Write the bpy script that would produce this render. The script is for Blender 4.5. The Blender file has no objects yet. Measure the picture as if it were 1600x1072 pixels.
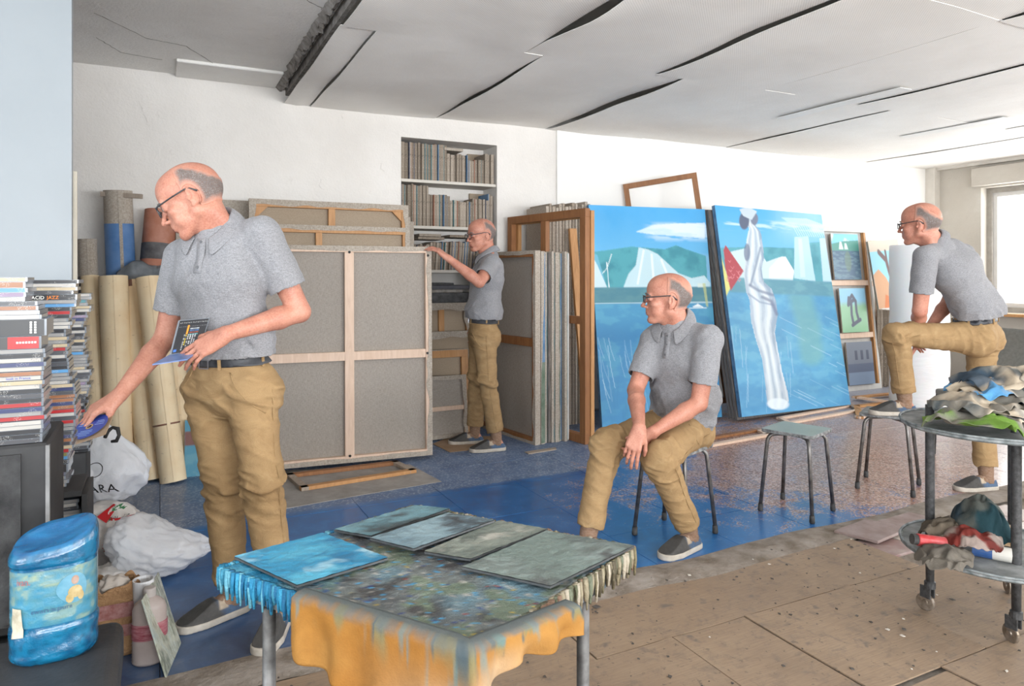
import bpy, bmesh, math, random
import numpy as np
from mathutils import Vector, Matrix, noise as mnoise

SC = bpy.context.scene
COL = SC.collection
RND = random.Random(7)
PI = math.pi

# ------------------------------------------------------------------ camera, world, lights, exposure
YAW = math.radians(26.57)
CAM_H = 1.30
FPX = 1100.0                      # focal length in pixels of a 1600 px wide frame
HORIZON = 430.0
cam_data = bpy.data.cameras.new('camera')
cam_data.sensor_width = 36.0
cam_data.lens = FPX / 1600.0 * 36.0
cam_data.shift_y = -(536.0 - HORIZON) / 1600.0
cam_data.clip_start = 0.05
cam = bpy.data.objects.new('camera', cam_data)
cam.location = (0, 0, CAM_H)
cam.rotation_euler = (PI / 2, 0, -YAW)
COL.objects.link(cam)
SC.camera = cam

world = bpy.data.worlds.new('world')
SC.world = world
world.use_nodes = True
wn = world.node_tree.nodes
wn['Background'].inputs[0].default_value = (0.86, 0.93, 1.0, 1)
wn['Background'].inputs[1].default_value = 1.6

def area_light(name, loc, direction, sx, sy, power, color):
    l = bpy.data.lights.new(name, 'AREA')
    l.shape = 'RECTANGLE'; l.size = sx; l.size_y = sy
    l.energy = power; l.color = color
    o = bpy.data.objects.new(name, l)
    o.location = loc
    o.rotation_euler = Vector(direction).to_track_quat('-Z', 'Y').to_euler()
    COL.objects.link(o)
    return o

# daylight entering by the windows of the right wall, of the near right and of the wall behind the camera
area_light('daylight_right_window', (9.35, 3.3, 1.50), (-1, 0, 0.55), 3.6, 1.9, 200, (1.0, 0.985, 0.97))
area_light('daylight_near_window', (9.35, -0.4, 1.50), (-1, 0.12, 0.55), 2.6, 1.9, 170, (1.0, 0.985, 0.97))
area_light('daylight_rear_window', (1.8, -3.75, 1.40), (-0.05, 1, 0.75), 8.4, 1.1, 760, (0.93, 0.965, 1.0))
area_light('daylight_left_window', (-3.45, 0.3, 1.40), (1, 0.45, 0.7), 2.4, 1.1, 130, (0.84, 0.92, 1.0))

SC.view_settings.view_transform = 'Standard'
SC.view_settings.look = 'None'
SC.view_settings.gamma = 1.0
SC.view_settings.use_curve_mapping = False
SC.view_settings.exposure = 0.12
SC.cycles.use_denoising = True
SC.cycles.max_bounces = 8
SC.cycles.diffuse_bounces = 5
SC.cycles.glossy_bounces = 3
SC.cycles.transparent_max_bounces = 8
SC.cycles.caustics_reflective = False
SC.cycles.caustics_refractive = False
SC.cycles.sample_clamp_indirect = 4.0

# ------------------------------------------------------------------ measuring helpers (pixels of the photograph -> metres)
VF = Vector((math.sin(YAW), math.cos(YAW), 0))
VR = Vector((math.cos(YAW), -math.sin(YAW), 0))
VU = Vector((0, 0, 1))
EYE = Vector((0, 0, CAM_H))

def ray(u, v):
    return VF + VR * ((u - 800.0) / FPX) + VU * ((HORIZON - v) / FPX)
def at(u, v, d):
    return EYE + ray(u, v) * d
def atY(u, v, Y):
    r = ray(u, v); return EYE + r * (Y / r.y)
def atX(u, v, X):
    r = ray(u, v); return EYE + r * (X / r.x)
def atZ(u, v, z):
    r = ray(u, v); return EYE + r * ((z - CAM_H) / r.z)
def cv(r, u, t):
    """direction given as image right, up, towards the viewer"""
    return (VR * r + VU * u - VF * t).normalized()

# ------------------------------------------------------------------ colours and materials
def S(r, g=None, b=None):
    if g is None: g = b = r
    f = lambda c: (c / 12.92 if c <= 0.04045 else ((c + 0.055) / 1.055) ** 2.4)
    return (f(r / 255.0), f(g / 255.0), f(b / 255.0), 1.0)

def mixc(a, b, t):
    return tuple(a[i] * (1 - t) + b[i] * t for i in range(3)) + (1.0,)

class NT:
    """small wrapper around a material's node tree"""
    def __init__(s, name):
        s.m = bpy.data.materials.new(name); s.m.use_nodes = True
        s.t = s.m.node_tree; s.n = s.t.nodes; s.b = s.n['Principled BSDF']; s.out = s.n['Material Output']
    def node(s, kind, **kw):
        n = s.n.new(kind)
        for k, v in kw.items():
            setattr(n, k, v)
        return n
    def link(s, a, b): s.t.links.new(a, b)
    def coords(s, kind='Object', scale=(1, 1, 1), rot=(0, 0, 0)):
        if kind == 'Position':
            o = s.node('ShaderNodeNewGeometry').outputs['Position']
        else:
            o = s.node('ShaderNodeTexCoord').outputs[kind]
        mp = s.node('ShaderNodeMapping')
        mp.inputs['Scale'].default_value = scale; mp.inputs['Rotation'].default_value = rot
        s.link(o, mp.inputs['Vector'])
        return mp.outputs['Vector']
    def noise(s, vec, scale, detail=4, rough=0.55, dist=0.0):
        n = s.node('ShaderNodeTexNoise'); n.inputs['Scale'].default_value = scale
        n.inputs['Detail'].default_value = detail; n.inputs['Roughness'].default_value = rough
        n.inputs['Distortion'].default_value = dist
        s.link(vec, n.inputs['Vector'])
        return n.outputs['Fac']
    def voronoi(s, vec, scale, feature='F1', out='Distance'):
        n = s.node('ShaderNodeTexVoronoi'); n.feature = feature; n.inputs['Scale'].default_value = scale
        s.link(vec, n.inputs['Vector'])
        return n.outputs[out]
    def ramp(s, fac, stops):
        n = s.node('ShaderNodeValToRGB'); e = n.color_ramp.elements
        while len(e) < len(stops): e.new(0.5)
        for i, (p, c) in enumerate(stops):
            e[i].position = p; e[i].color = c if not isinstance(c, (int, float)) else (c, c, c, 1)
        s.link(fac, n.inputs['Fac'])
        return n.outputs['Color']
    def mix(s, fac, a, b, blend='MIX'):
        n = s.node('ShaderNodeMix', data_type='RGBA', blend_type=blend)
        for sock, val in ((n.inputs['Factor'], fac), (n.inputs[6], a), (n.inputs[7], b)):
            if hasattr(val, 'is_linked') or isinstance(val, bpy.types.NodeSocket): s.link(val, sock)
            else: sock.default_value = val
        return n.outputs[2]
    def math(s, op, a, b=0.0, clamp=False):
        n = s.node('ShaderNodeMath', operation=op, use_clamp=clamp)
        for sock, val in ((n.inputs[0], a), (n.inputs[1], b)):
            if isinstance(val, bpy.types.NodeSocket): s.link(val, sock)
            else: sock.default_value = val
        return n.outputs[0]
    def sep(s, vec):
        n = s.node('ShaderNodeSeparateXYZ'); s.link(vec, n.inputs[0]); return n.outputs
    def bump(s, height, strength=0.3, dist=0.01):
        n = s.node('ShaderNodeBump'); n.inputs['Strength'].default_value = strength; n.inputs['Distance'].default_value = dist
        s.link(height, n.inputs['Height']); s.link(n.outputs['Normal'], s.b.inputs['Normal'])
    def base(s, c):
        if isinstance(c, bpy.types.NodeSocket): s.link(c, s.b.inputs['Base Color'])
        else: s.b.inputs['Base Color'].default_value = c
    def rough(s, c):
        if isinstance(c, bpy.types.NodeSocket): s.link(c, s.b.inputs['Roughness'])
        else: s.b.inputs['Roughness'].default_value = c

def simple(name, col, rough=0.6, metal=0.0, var=0.12, vscale=12, bscale=0, bstr=0.0, spec=0.4, coords='Object', stretch=(1, 1, 1)):
    n = NT(name)
    vec = n.coords(coords, stretch)
    f = n.noise(vec, vscale, 5, 0.6)
    n.base(n.ramp(f, [(0.25, mixc(col, (0, 0, 0, 1), var)), (0.75, mixc(col, (1, 1, 1, 1), var * 0.6))]))
    n.rough(rough); n.b.inputs['Metallic'].default_value = metal
    n.b.inputs['Specular IOR Level'].default_value = spec
    if bscale:
        n.bump(n.noise(vec, bscale, 6, 0.6), bstr, 0.01)
    return n.m

def wood(name, c1, c2, rough=0.55, stretch=(14, 14, 1.2)):
    n = NT(name)
    vec = n.coords('Object', stretch)
    f = n.noise(vec, 3.0, 5, 0.6, 1.2)
    g = n.noise(n.coords('Object', (1, 1, 1)), 2.0, 2)
    c = n.ramp(f, [(0.3, c1), (0.55, mixc(c1, c2, 0.6)), (0.72, c2)])
    n.base(n.mix(0.25, c, n.ramp(g, [(0.3, c1), (0.7, c2)])))
    n.rough(rough); n.bump(f, 0.15, 0.004)
    return n.m

def attr_mat(name, rough=0.55, bscale=0, bstr=0.0, var=0.0, vscale=30, spec=0.4, attr='Col', coat=0.0):
    n = NT(name)
    a = n.node('ShaderNodeAttribute'); a.attribute_name = attr
    c = a.outputs['Color']
    vec = n.coords('Object')
    if var:
        f = n.noise(vec, vscale, 5, 0.65)
        c = n.mix(1.0, c, n.ramp(f, [(0.25, 1 - var), (0.75, 1.0)]), 'MULTIPLY')
    n.base(c); n.rough(rough); n.b.inputs['Specular IOR Level'].default_value = spec
    n.b.inputs['Coat Weight'].default_value = coat
    if bscale: n.bump(n.noise(vec, bscale, 5, 0.6), bstr, 0.01)
    return n.m

# ------------------------------------------------------------------ object helpers
MW = {}                                   # world matrix of each thing (set before the depsgraph knows it)
def world_of(o):
    return MW.get(o.name, Matrix.Identity(4)) if o is not None else Matrix.Identity(4)

def tag(o, label=None, cat=None, group=None, kind=None):
    if label: o['label'] = label
    if cat: o['category'] = cat
    if group: o['group'] = group
    if kind: o['kind'] = kind
    return o

def thing(name, label, cat, loc, group=None, rz=0.0, rot=None):
    o = bpy.data.objects.new(name, None)
    o.empty_display_size = 0.05
    o.location = loc
    o.rotation_euler = rot if rot is not None else (0, 0, rz)
    COL.objects.link(o)
    from mathutils import Euler
    MW[o.name] = Matrix.Translation(Vector(loc)) @ Euler(o.rotation_euler).to_matrix().to_4x4()
    return tag(o, label, cat, group)

def setmats(me, mats):
    if not isinstance(mats, (list, tuple)): mats = [mats]
    for m in mats: me.materials.append(m)

def link_mesh(name, me, parent=None, loc=None):
    o = bpy.data.objects.new(name, me)
    if parent is not None:
        o.parent = parent; MW[o.name] = world_of(parent)
    COL.objects.link(o)
    if loc is not None:
        o.location = loc; MW[o.name] = Matrix.Translation(Vector(loc))
    return o

class MB:
    """collects polygons in world space; build() links them as one mesh object"""
    def __init__(s):
        s.v = []; s.f = []; s.mi = []; s.cur = 0
    def add(s, verts, faces):
        b = len(s.v)
        s.v.extend([Vector(p) for p in verts])
        for f in faces:
            s.f.append([b + i for i in f]); s.mi.append(s.cur)
        return s
    def box(s, lo, hi, M=None):
        x0, y0, z0 = lo; x1, y1, z1 = hi
        P = [Vector(p) for p in ((x0, y0, z0), (x1, y0, z0), (x1, y1, z0), (x0, y1, z0), (x0, y0, z1), (x1, y0, z1), (x1, y1, z1), (x0, y1, z1))]
        if M is not None: P = [M @ p for p in P]
        return s.add(P, [(3, 2, 1, 0), (4, 5, 6, 7), (0, 1, 5, 4), (1, 2, 6, 5), (2, 3, 7, 6), (3, 0, 4, 7)])
    def bar(s, a, b, w, h, up=(0, 0, 1)):
        """rectangular bar from a to b; w across, h along up"""
        a = Vector(a); b = Vector(b); z = (b - a).normalized()
        x = z.cross(Vector(up))
        if x.length < 1e-5: x = z.cross(Vector((0, 1, 0)))
        x.normalize(); y = x.cross(z).normalized()
        P = []
        for q in (a, b):
            for (i, j) in ((-1, -1), (1, -1), (1, 1), (-1, 1)):
                P.append(q + x * (i * w / 2) + y * (j * h / 2))
        return s.add(P, [(0, 1, 2, 3), (7, 6, 5, 4), (0, 4, 5, 1), (1, 5, 6, 2), (2, 6, 7, 3), (3, 7, 4, 0)])
    def tube(s, pts, r, n=10, cap=True, flat=None):
        pts = [Vector(p) for p in pts]
        rs = r if isinstance(r, (list, tuple)) else [r] * len(pts)
        rings = []; prev = None
        for i, p in enumerate(pts):
            if i == 0: t = pts[1] - p
            elif i == len(pts) - 1: t = p - pts[i - 1]
            else: t = (pts[i + 1] - p).normalized() + (p - pts[i - 1]).normalized()
            t.normalize()
            if prev is None:
                ref = Vector((0, 0, 1)) if abs(t.z) < 0.9 else Vector((1, 0, 0))
                x = t.cross(ref).normalized()
            else:
                x = (prev - t * prev.dot(t)).normalized()
            prev = x; y = t.cross(x)
            rings.append([p + (x * math.cos(2 * PI * k / n) + y * math.sin(2 * PI * k / n)) * rs[i] for k in range(n)])
        V = [q for ring in rings for q in ring]; F = []
        for i in range(len(pts) - 1):
            for k in range(n):
                k2 = (k + 1) % n
                F.append((i * n + k, i * n + k2, (i + 1) * n + k2, (i + 1) * n + k))
        if cap:
            F.append(tuple(range(n - 1, -1, -1))); F.append(tuple((len(pts) - 1) * n + k for k in range(n)))
        return s.add(V, F)
    def lathe(s, prof, c=(0, 0, 0), n=24, axis=None, sx=1.0, sy=1.0, closed=False, rot=0.0):
        """prof: list of (r, z)"""
        c = Vector(c); V = []; F = []
        M = Matrix.Identity(3)
        if axis is not None: M = Vector(axis).to_track_quat('Z', 'Y').to_matrix()
        for (r, z) in prof:
            for k in range(n):
                a = 2 * PI * k / n + rot
                V.append(c + M @ Vector((r * math.cos(a) * sx, r * math.sin(a) * sy, z)))
        for i in range(len(prof) - 1):
            for k in range(n):
                k2 = (k + 1) % n
                F.append((i * n + k, i * n + k2, (i + 1) * n + k2, (i + 1) * n + k))
        if prof[0][0] > 1e-6: F.append(tuple(range(n - 1, -1, -1)))
        if prof[-1][0] > 1e-6 and not closed: F.append(tuple((len(prof) - 1) * n + k for k in range(n)))
        return s.add(V, F)
    def prism(s, pts, vec):
        pts = [Vector(p) for p in pts]; n = len(pts); vec = Vector(vec)
        F = [tuple(range(n - 1, -1, -1)), tuple(range(n, 2 * n))]
        for k in range(n): F.append((k, (k + 1) % n, n + (k + 1) % n, n + k))
        return s.add(pts + [p + vec for p in pts], F)
    def sheet(s, fn, nu, nv):
        V = [fn(i / nu, j / nv) for j in range(nv + 1) for i in range(nu + 1)]
        F = [(j * (nu + 1) + i, j * (nu + 1) + i + 1, (j + 1) * (nu + 1) + i + 1, (j + 1) * (nu + 1) + i) for j in range(nv) for i in range(nu)]
        return s.add(V, F)
    def slot(s, k): s.cur = k; return s
    def build(s, name, mats, parent=None, bevel=0.0, smooth=False, solid=0.0, subsurf=0, origin=None, colors=None, auto=None, fixn=True, seg=1, split=False):
        me = bpy.data.meshes.new(name)
        loc = None
        if parent is None:
            if origin is None:
                xs = [p.x for p in s.v]; ys = [p.y for p in s.v]; zs = [p.z for p in s.v]
                origin = Vector(((min(xs) + max(xs)) / 2, (min(ys) + max(ys)) / 2, min(zs)))
            loc = Vector(origin); V = [p - loc for p in s.v]
        else:
            W = world_of(parent).inverted(); V = [W @ p for p in s.v]
        me.from_pydata([tuple(p) for p in V], [], s.f)
        setmats(me, mats)
        me.polygons.foreach_set('material_index', s.mi)
        if colors is not None:
            ca = me.color_attributes.new('Col', 'FLOAT_COLOR', 'POINT')
            ca.data.foreach_set('color', np.asarray(colors, dtype=np.float32).ravel())
        if fixn:
            bm = bmesh.new(); bm.from_mesh(me)
            bmesh.ops.recalc_face_normals(bm, faces=bm.faces)
            bm.to_mesh(me); bm.free()
        if smooth: me.polygons.foreach_set('use_smooth', [True] * len(me.polygons))
        o = link_mesh(name, me, parent, loc)
        if solid:
            m = o.modifiers.new('solid', 'SOLIDIFY'); m.thickness = solid; m.offset = 0
        if bevel:
            m = o.modifiers.new('bevel', 'BEVEL'); m.width = bevel; m.segments = seg; m.limit_method = 'ANGLE'; m.angle_limit = 0.7
        if split:
            m = o.modifiers.new('split', 'EDGE_SPLIT'); m.split_angle = 0.8
        if subsurf:
            m = o.modifiers.new('sub', 'SUBSURF'); m.levels = subsurf; m.render_levels = subsurf
        return o

def copy_tree(o, parent=None):
    c = o.copy(); COL.objects.link(c)
    if parent is not None: c.parent = parent
    for ch in list(o.children): copy_tree(ch, c)
    return c

def move_to(o, loc, rot=None):
    from mathutils import Euler
    o.location = loc
    if rot is not None: o.rotation_euler = rot
    MW[o.name] = Matrix.Translation(Vector(loc)) @ Euler(o.rotation_euler).to_matrix().to_4x4()
    return o

ORD = ['first', 'second', 'third', 'fourth', 'fifth', 'sixth', 'seventh', 'eighth', 'ninth', 'tenth', 'eleventh', 'twelfth', 'thirteenth',
       'fourteenth', 'fifteenth', 'sixteenth', 'seventeenth', 'eighteenth', 'nineteenth', 'twentieth']
def ordinal(i):
    """i counts from 0"""
    if i < 20: return ORD[i]
    n = i + 1
    suf = 'th' if 10 <= n % 100 <= 20 else {1: 'st', 2: 'nd', 3: 'rd'}.get(n % 10, 'th')
    return '%d%s' % (n, suf)

# ------------------------------------------------------------------ numpy noise and painting helpers
def vnoise(P, seed=0):
    P = np.asarray(P, dtype=np.float64)
    i = np.floor(P).astype(np.int64); f = P - i
    f = f * f * (3 - 2 * f)
    def h(a, b, c):
        n = (a * 374761393 + b * 668265263 + c * 2147483647 + seed * 1274126177) & 0xffffffff
        n = ((n ^ (n >> 13)) * 1274126177) & 0xffffffff
        n = ((n ^ (n >> 16)) * 2246822519) & 0xffffffff
        return ((n ^ (n >> 15)) & 0xffff) / 65535.0
    x, y, z = i[..., 0], i[..., 1], i[..., 2]
    fx, fy, fz = f[..., 0], f[..., 1], f[..., 2]
    def lx(yy, zz): return h(x, yy, zz) * (1 - fx) + h(x + 1, yy, zz) * fx
    a = lx(y, z) * (1 - fy) + lx(y + 1, z) * fy
    b = lx(y, z + 1) * (1 - fy) + lx(y + 1, z + 1) * fy
    return a * (1 - fz) + b * fz

def fbm(P, seed=0, oct=4):
    P = np.asarray(P, dtype=np.float64); r = 0; a = 0.5; s = 0
    for k in range(oct):
        r = r + a * vnoise(P * (2 ** k), seed + k * 17); s += a; a *= 0.5
    return r / s

def inpoly(x, y, poly):
    c = np.zeros(x.shape, bool); n = len(poly); j = n - 1
    for i in range(n):
        xi, yi = poly[i]; xj, yj = poly[j]
        cond = ((yi > y) != (yj > y)) & (x < (xj - xi) * (y - yi) / (yj - yi + 1e-12) + xi)
        c ^= cond; j = i
    return c

def segdist(x, y, pts):
    d = np.full(x.shape, 1e9)
    for (x0, y0), (x1, y1) in zip(pts[:-1], pts[1:]):
        dx, dy = x1 - x0, y1 - y0
        t = np.clip(((x - x0) * dx + (y - y0) * dy) / (dx * dx + dy * dy + 1e-12), 0, 1)
        d = np.minimum(d, np.hypot(x - x0 - t * dx, y - y0 - t * dy))
    return d

def sstep(a, b, x):
    t = np.clip((x - a) / (b - a), 0, 1); return t * t * (3 - 2 * t)

def homography(corners):
    """unit square (0,0)(1,0)(1,1)(0,1) -> four measured corners"""
    A = []; B = []
    for (X, Y), (x, y) in zip(((0, 0), (1, 0), (1, 1), (0, 1)), corners):
        A.append([X, Y, 1, 0, 0, 0, -X * x, -Y * x]); B.append(x)
        A.append([0, 0, 0, X, Y, 1, -X * y, -Y * y]); B.append(y)
    h = np.append(np.linalg.solve(np.array(A, float), np.array(B, float)), 1).reshape(3, 3)
    def f(u, v):
        w = h[2, 0] * u + h[2, 1] * v + h[2, 2]
        return (h[0, 0] * u + h[0, 1] * v + h[0, 2]) / w, (h[1, 0] * u + h[1, 1] * v + h[1, 2]) / w
    return f

class Art:
    """a flat picture painted on the vertices of a fine grid"""
    def __init__(s, nu, nv):
        s.nu, s.nv = nu, nv
        s.v, s.u = np.meshgrid(np.linspace(0, 1, nv + 1), np.linspace(0, 1, nu + 1), indexing='ij')
        s.x, s.y = s.u, s.v
        s.c = np.ones(s.u.shape + (3,))
    def measure(s, corners): s.x, s.y = homography(corners)(s.u, s.v); return s
    def n(s, fx, fy, seed=0, oct=4):
        return fbm(np.stack([s.u * fx, s.v * fy, np.full(s.u.shape, 0.37)], -1), seed, oct)
    def blend(s, m, col):
        col = np.array(col[:3]); m = np.clip(m, 0, 1)[..., None]; s.c = s.c * (1 - m) + col * m
    def cover(s, pts):
        gx, gy = np.gradient(s.x), np.gradient(s.y); m = 0
        for a in (-0.3, 0.3):
            for b in (-0.3, 0.3): m = m + inpoly(s.x + a * gx[0] + b * gx[1], s.y + a * gy[0] + b * gy[1], pts) * 0.25
        return m
    def poly(s, pts, col, a=1.0): s.blend(s.cover(pts) * a, col)
    def stroke(s, pts, w, col, a=1.0, soft=0.6): s.blend((1 - sstep(w * soft, w, segdist(s.x, s.y, pts))) * a, col)
    def ell(s, cx, cy, rx, ry, col, a=1.0, soft=0.15):
        s.blend((1 - sstep(1 - soft, 1 + soft, np.hypot((s.x - cx) / rx, (s.y - cy) / ry))) * a, col)
    def colors(s): return np.concatenate([s.c, np.ones(s.c.shape[:2] + (1,))], -1).reshape(-1, 4)

def text_mesh(txt, size=0.02, extrude=0.0003, font_shear=0.0):
    cu = bpy.data.curves.new('lettering', 'FONT'); cu.body = txt; cu.size = size; cu.extrude = extrude; cu.resolution_u = 2
    cu.align_x = 'LEFT'; cu.shear = font_shear
    o = bpy.data.objects.new('lettering', cu); COL.objects.link(o)
    dg = bpy.context.evaluated_depsgraph_get()
    me = bpy.data.meshes.new_from_object(o.evaluated_get(dg))
    bpy.data.objects.remove(o); bpy.data.curves.remove(cu)
    return me

def lettering(name, txt, size, origin, xdir, ydir, material, parent, extrude=0.0004, maxw=None, warp=None):
    me = text_mesh(txt, size, extrude)
    origin = Vector(origin); x = Vector(xdir).normalized(); y = Vector(ydir).normalized(); z = x.cross(y)
    W = world_of(parent).inverted()
    k = 1.0
    if maxw:
        w = max((v.co.x for v in me.vertices), default=1); k = min(1.0, maxw / max(w, 1e-6))
    for v in me.vertices:
        if warp: p = warp(v.co.x * k, v.co.y, v.co.z)
        else: p = origin + x * (v.co.x * k) + y * v.co.y + z * v.co.z
        v.co = W @ p
    me.materials.clear(); me.materials.append(material)
    me.name = name
    return link_mesh(name, me, parent)
# ================================================================== ROOM SHELL
YW = 5.70; XR = 8.85; XL = -3.3; YN = -3.6; ZC = 2.77

def wall_material(name, base, dirt=0.10):
    n = NT(name); v = n.coords('Object')
    a = n.noise(v, 1.3, 5, 0.6); b = n.noise(v, 9, 6, 0.65); c = n.noise(v, 60, 3, 0.6)
    col = n.ramp(a, [(0.3, mixc(base, S(150, 140, 128), dirt * 1.6)), (0.6, base), (0.8, mixc(base, S(255), 0.25))])
    col = n.mix(n.ramp(b, [(0.62, 0.0), (0.75, 0.35)]), col, mixc(base, S(165, 156, 146), 0.45))
    n.base(col); n.rough(0.85); n.b.inputs['Specular IOR Level'].default_value = 0.25
    n.bump(n.mix(0.3, b, c), 0.5, 0.02)
    return n.m
M_WALL = wall_material('white_wall_plaster', S(228, 224, 219))
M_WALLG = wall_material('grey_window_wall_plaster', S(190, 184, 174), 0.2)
M_PANELW = simple('white_painted_board', S(236, 234, 230), 0.7, var=0.03, vscale=1.5)
M_PART = simple('pale_blue_grey_gloss_paint', S(138, 145, 150), 0.36, var=0.05, vscale=1.2)
M_TRIMW = simple('off_white_trim', S(206, 200, 190), 0.6, var=0.12, vscale=6)
M_DARKV = simple('dark_void', S(30, 27, 25), 0.9)
M_PLAST = simple('raw_broken_plaster', S(126, 118, 110), 0.95, var=0.4, vscale=20, bscale=40, bstr=0.8)
M_CEIL = wall_material('bare_ceiling_plaster', S(242, 240, 236))

def panel_material():
    n = NT('perforated_ceiling_sheet')
    v = n.coords('Position'); x, y, z = n.sep(v)[:3]
    sx = n.math('SINE', n.math('MULTIPLY', x, 2 * PI / 0.016)); sy = n.math('SINE', n.math('MULTIPLY', y, 2 * PI / 0.016))
    dots = n.math('GREATER_THAN', n.math('MULTIPLY', sx, sy), 0.55)
    a = n.noise(v, 1.6, 4, 0.6)
    c = n.ramp(a, [(0.3, S(236, 233, 228)), (0.7, S(246, 244, 240))])
    n.base(n.mix(n.math('MULTIPLY', dots, 0.38), c, S(130, 126, 122)))
    n.rough(0.75); n.bump(n.noise(v, 2.5, 3), 0.25, 0.03)
    return n.m
M_CPANEL = panel_material()

def blue_floor_material():
    n = NT('worn_blue_floor_paint'); v = n.coords('Position'); s_ = n.sep(v); X, Y = s_[0], s_[1]
    big = n.noise(v, 1.1, 5, 0.6); mid = n.noise(v, 6, 6, 0.7, 0.6); fine = n.noise(v, 70, 4, 0.75); grit = n.voronoi(v, 110, 'F1', 'Color')
    blue = n.ramp(mid, [(0.3, S(20, 74, 130)), (0.55, S(30, 98, 160)), (0.75, S(62, 124, 178))])
    dust = n.ramp(mid, [(0.35, S(78, 98, 130)), (0.65, S(118, 134, 160))])
    terr = n.mix(n.ramp(n.sep(grit)[0], [(0.35, 0.0), (0.65, 1.0)]), S(150, 108, 88), S(186, 158, 146))
    terr = n.mix(n.ramp(n.sep(grit)[1], [(0.72, 0.0), (0.76, 0.85)]), terr, S(96, 70, 62))
    # dusty towards the back wall
    gb = n.math('ADD', n.math('MULTIPLY', n.math('SUBTRACT', Y, 3.965), 26.0), n.math('MULTIPLY', n.math('SUBTRACT', fine, 0.5), 3.0), True)
    dust = n.mix(n.ramp(n.sep(grit)[2], [(0.80, 0.0), (0.86, 0.7)]), dust, S(168, 178, 190))
    col = n.mix(n.math('MULTIPLY', gb, 0.80), blue, dust)
    # paint rubbed off: a band in the middle, more towards the windows
    rx = n.math('MULTIPLY', n.math('SUBTRACT', X, 2.1), 0.16)
    rx = n.math('MINIMUM', rx, 0.30)
    d1 = n.math('SUBTRACT', 1.0, n.math('MULTIPLY', n.math('ABSOLUTE', n.math('SUBTRACT', Y, 3.45)), 0.85))
    wear = n.math('ADD', n.math('ADD', n.math('MULTIPLY', rx, 0.8), n.math('MULTIPLY', d1, 0.16)), n.math('ADD', n.math('MULTIPLY', mid, 0.55), n.math('MULTIPLY', fine, 0.55)))
    wm = n.ramp(wear, [(0.74, 0.0), (0.80, 1.0)])
    xm = n.math('MULTIPLY', n.math('SUBTRACT', X, 1.35), 2.0, True)
    wm = n.math('MULTIPLY', wm, xm)
    col = n.mix(wm, col, terr)
    # grey scuffed ground at the left, by the bags
    gl = n.math('ADD', n.math('MULTIPLY', n.math('SUBTRACT', 0.8, X), 0.75), n.math('ADD', n.math('MULTIPLY', n.math('SUBTRACT', big, 0.5), 2.2), n.math('MULTIPLY', n.math('SUBTRACT', 3.05, Y), 0.55)), True)
    col = n.mix(n.math('MULTIPLY', gl, 0.8), col, n.ramp(mid, [(0.35, S(44, 52, 66)), (0.58, S(76, 80, 88)), (0.72, S(112, 98, 82))]))
    pale = n.math('MULTIPLY', n.math('SUBTRACT', X, 4.6), 0.55, True)
    col = n.mix(n.math('MULTIPLY', pale, 0.62), col, S(168, 166, 172))
    n.base(col)
    n.rough(n.ramp(n.math('ADD', n.math('MULTIPLY', mid, 0.6), n.math('MULTIPLY', gb, 0.3)), [(0.2, 0.30), (0.7, 0.58)]))
    n.bump(fine, 0.08, 0.004); n.b.inputs['Coat Weight'].default_value = 0.25; n.b.inputs['Coat Roughness'].default_value = 0.16
    return n.m
M_BLUE = blue_floor_material()

def board_material():
    n = NT('stained_hardboard'); v = n.coords('Position')
    a = n.noise(v, 2.2, 5, 0.6); b = n.noise(v, 16, 5, 0.7, 0.4); sp = n.noise(v, 38, 3, 0.6, 0.2); sp2 = n.noise(v, 11, 3, 0.55, 0.3)
    g = n.noise(n.coords('Position', (3, 40, 1)), 4, 3)
    oi = n.node('ShaderNodeObjectInfo').outputs['Random']
    c = n.ramp(a, [(0.28, S(122, 102, 84)), (0.55, S(148, 126, 104)), (0.78, S(164, 142, 118))])
    c = n.mix(0.3, c, n.ramp(g, [(0.35, S(122, 102, 82)), (0.65, S(162, 140, 114))]))
    c = n.mix(n.ramp(b, [(0.52, 0.0), (0.70, 0.7)]), c, S(108, 96, 86))
    c = n.mix(n.ramp(sp, [(0.63, 0.0), (0.72, 0.8)]), c, S(76, 68, 64))
    c = n.mix(n.ramp(sp2, [(0.63, 0.0), (0.72, 0.75)]), c, S(90, 84, 82))
    c = n.mix(n.math('MULTIPLY', oi, 0.22), c, S(128, 112, 98))
    n.base(c); n.rough(0.62); n.bump(b, 0.2, 0.006)
    return n.m
M_BOARD = board_material()
M_MORTAR = simple('grey_brown_mortar', S(122, 106, 88), 0.95, var=0.35, vscale=8, bscale=30, bstr=0.9)

def tile_material(name, cols, rough=0.35):
    n = NT(name); v = n.coords('Position'); oi = n.node('ShaderNodeObjectInfo').outputs['Random']
    a = n.noise(v, 9, 5, 0.65); sp = n.noise(v, 45, 4, 0.7)
    c = n.ramp(oi, [(i / max(len(cols) - 1, 1), q) for i, q in enumerate(cols)])
    c = n.mix(n.ramp(a, [(0.45, 0.0), (0.8, 0.5)]), c, S(206, 200, 194))
    c = n.mix(n.ramp(sp, [(0.62, 0.0), (0.72, 0.5)]), c, S(104, 94, 86))
    n.base(c); n.rough(n.ramp(a, [(0.3, rough), (0.8, rough + 0.3)])); n.bump(sp, 0.1, 0.004)
    return n.m
M_TILE = tile_material('mauve_and_grey_floor_tile', [S(150, 126, 120), S(168, 152, 142), S(182, 170, 160), S(134, 106, 102)], 0.28)

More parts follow.
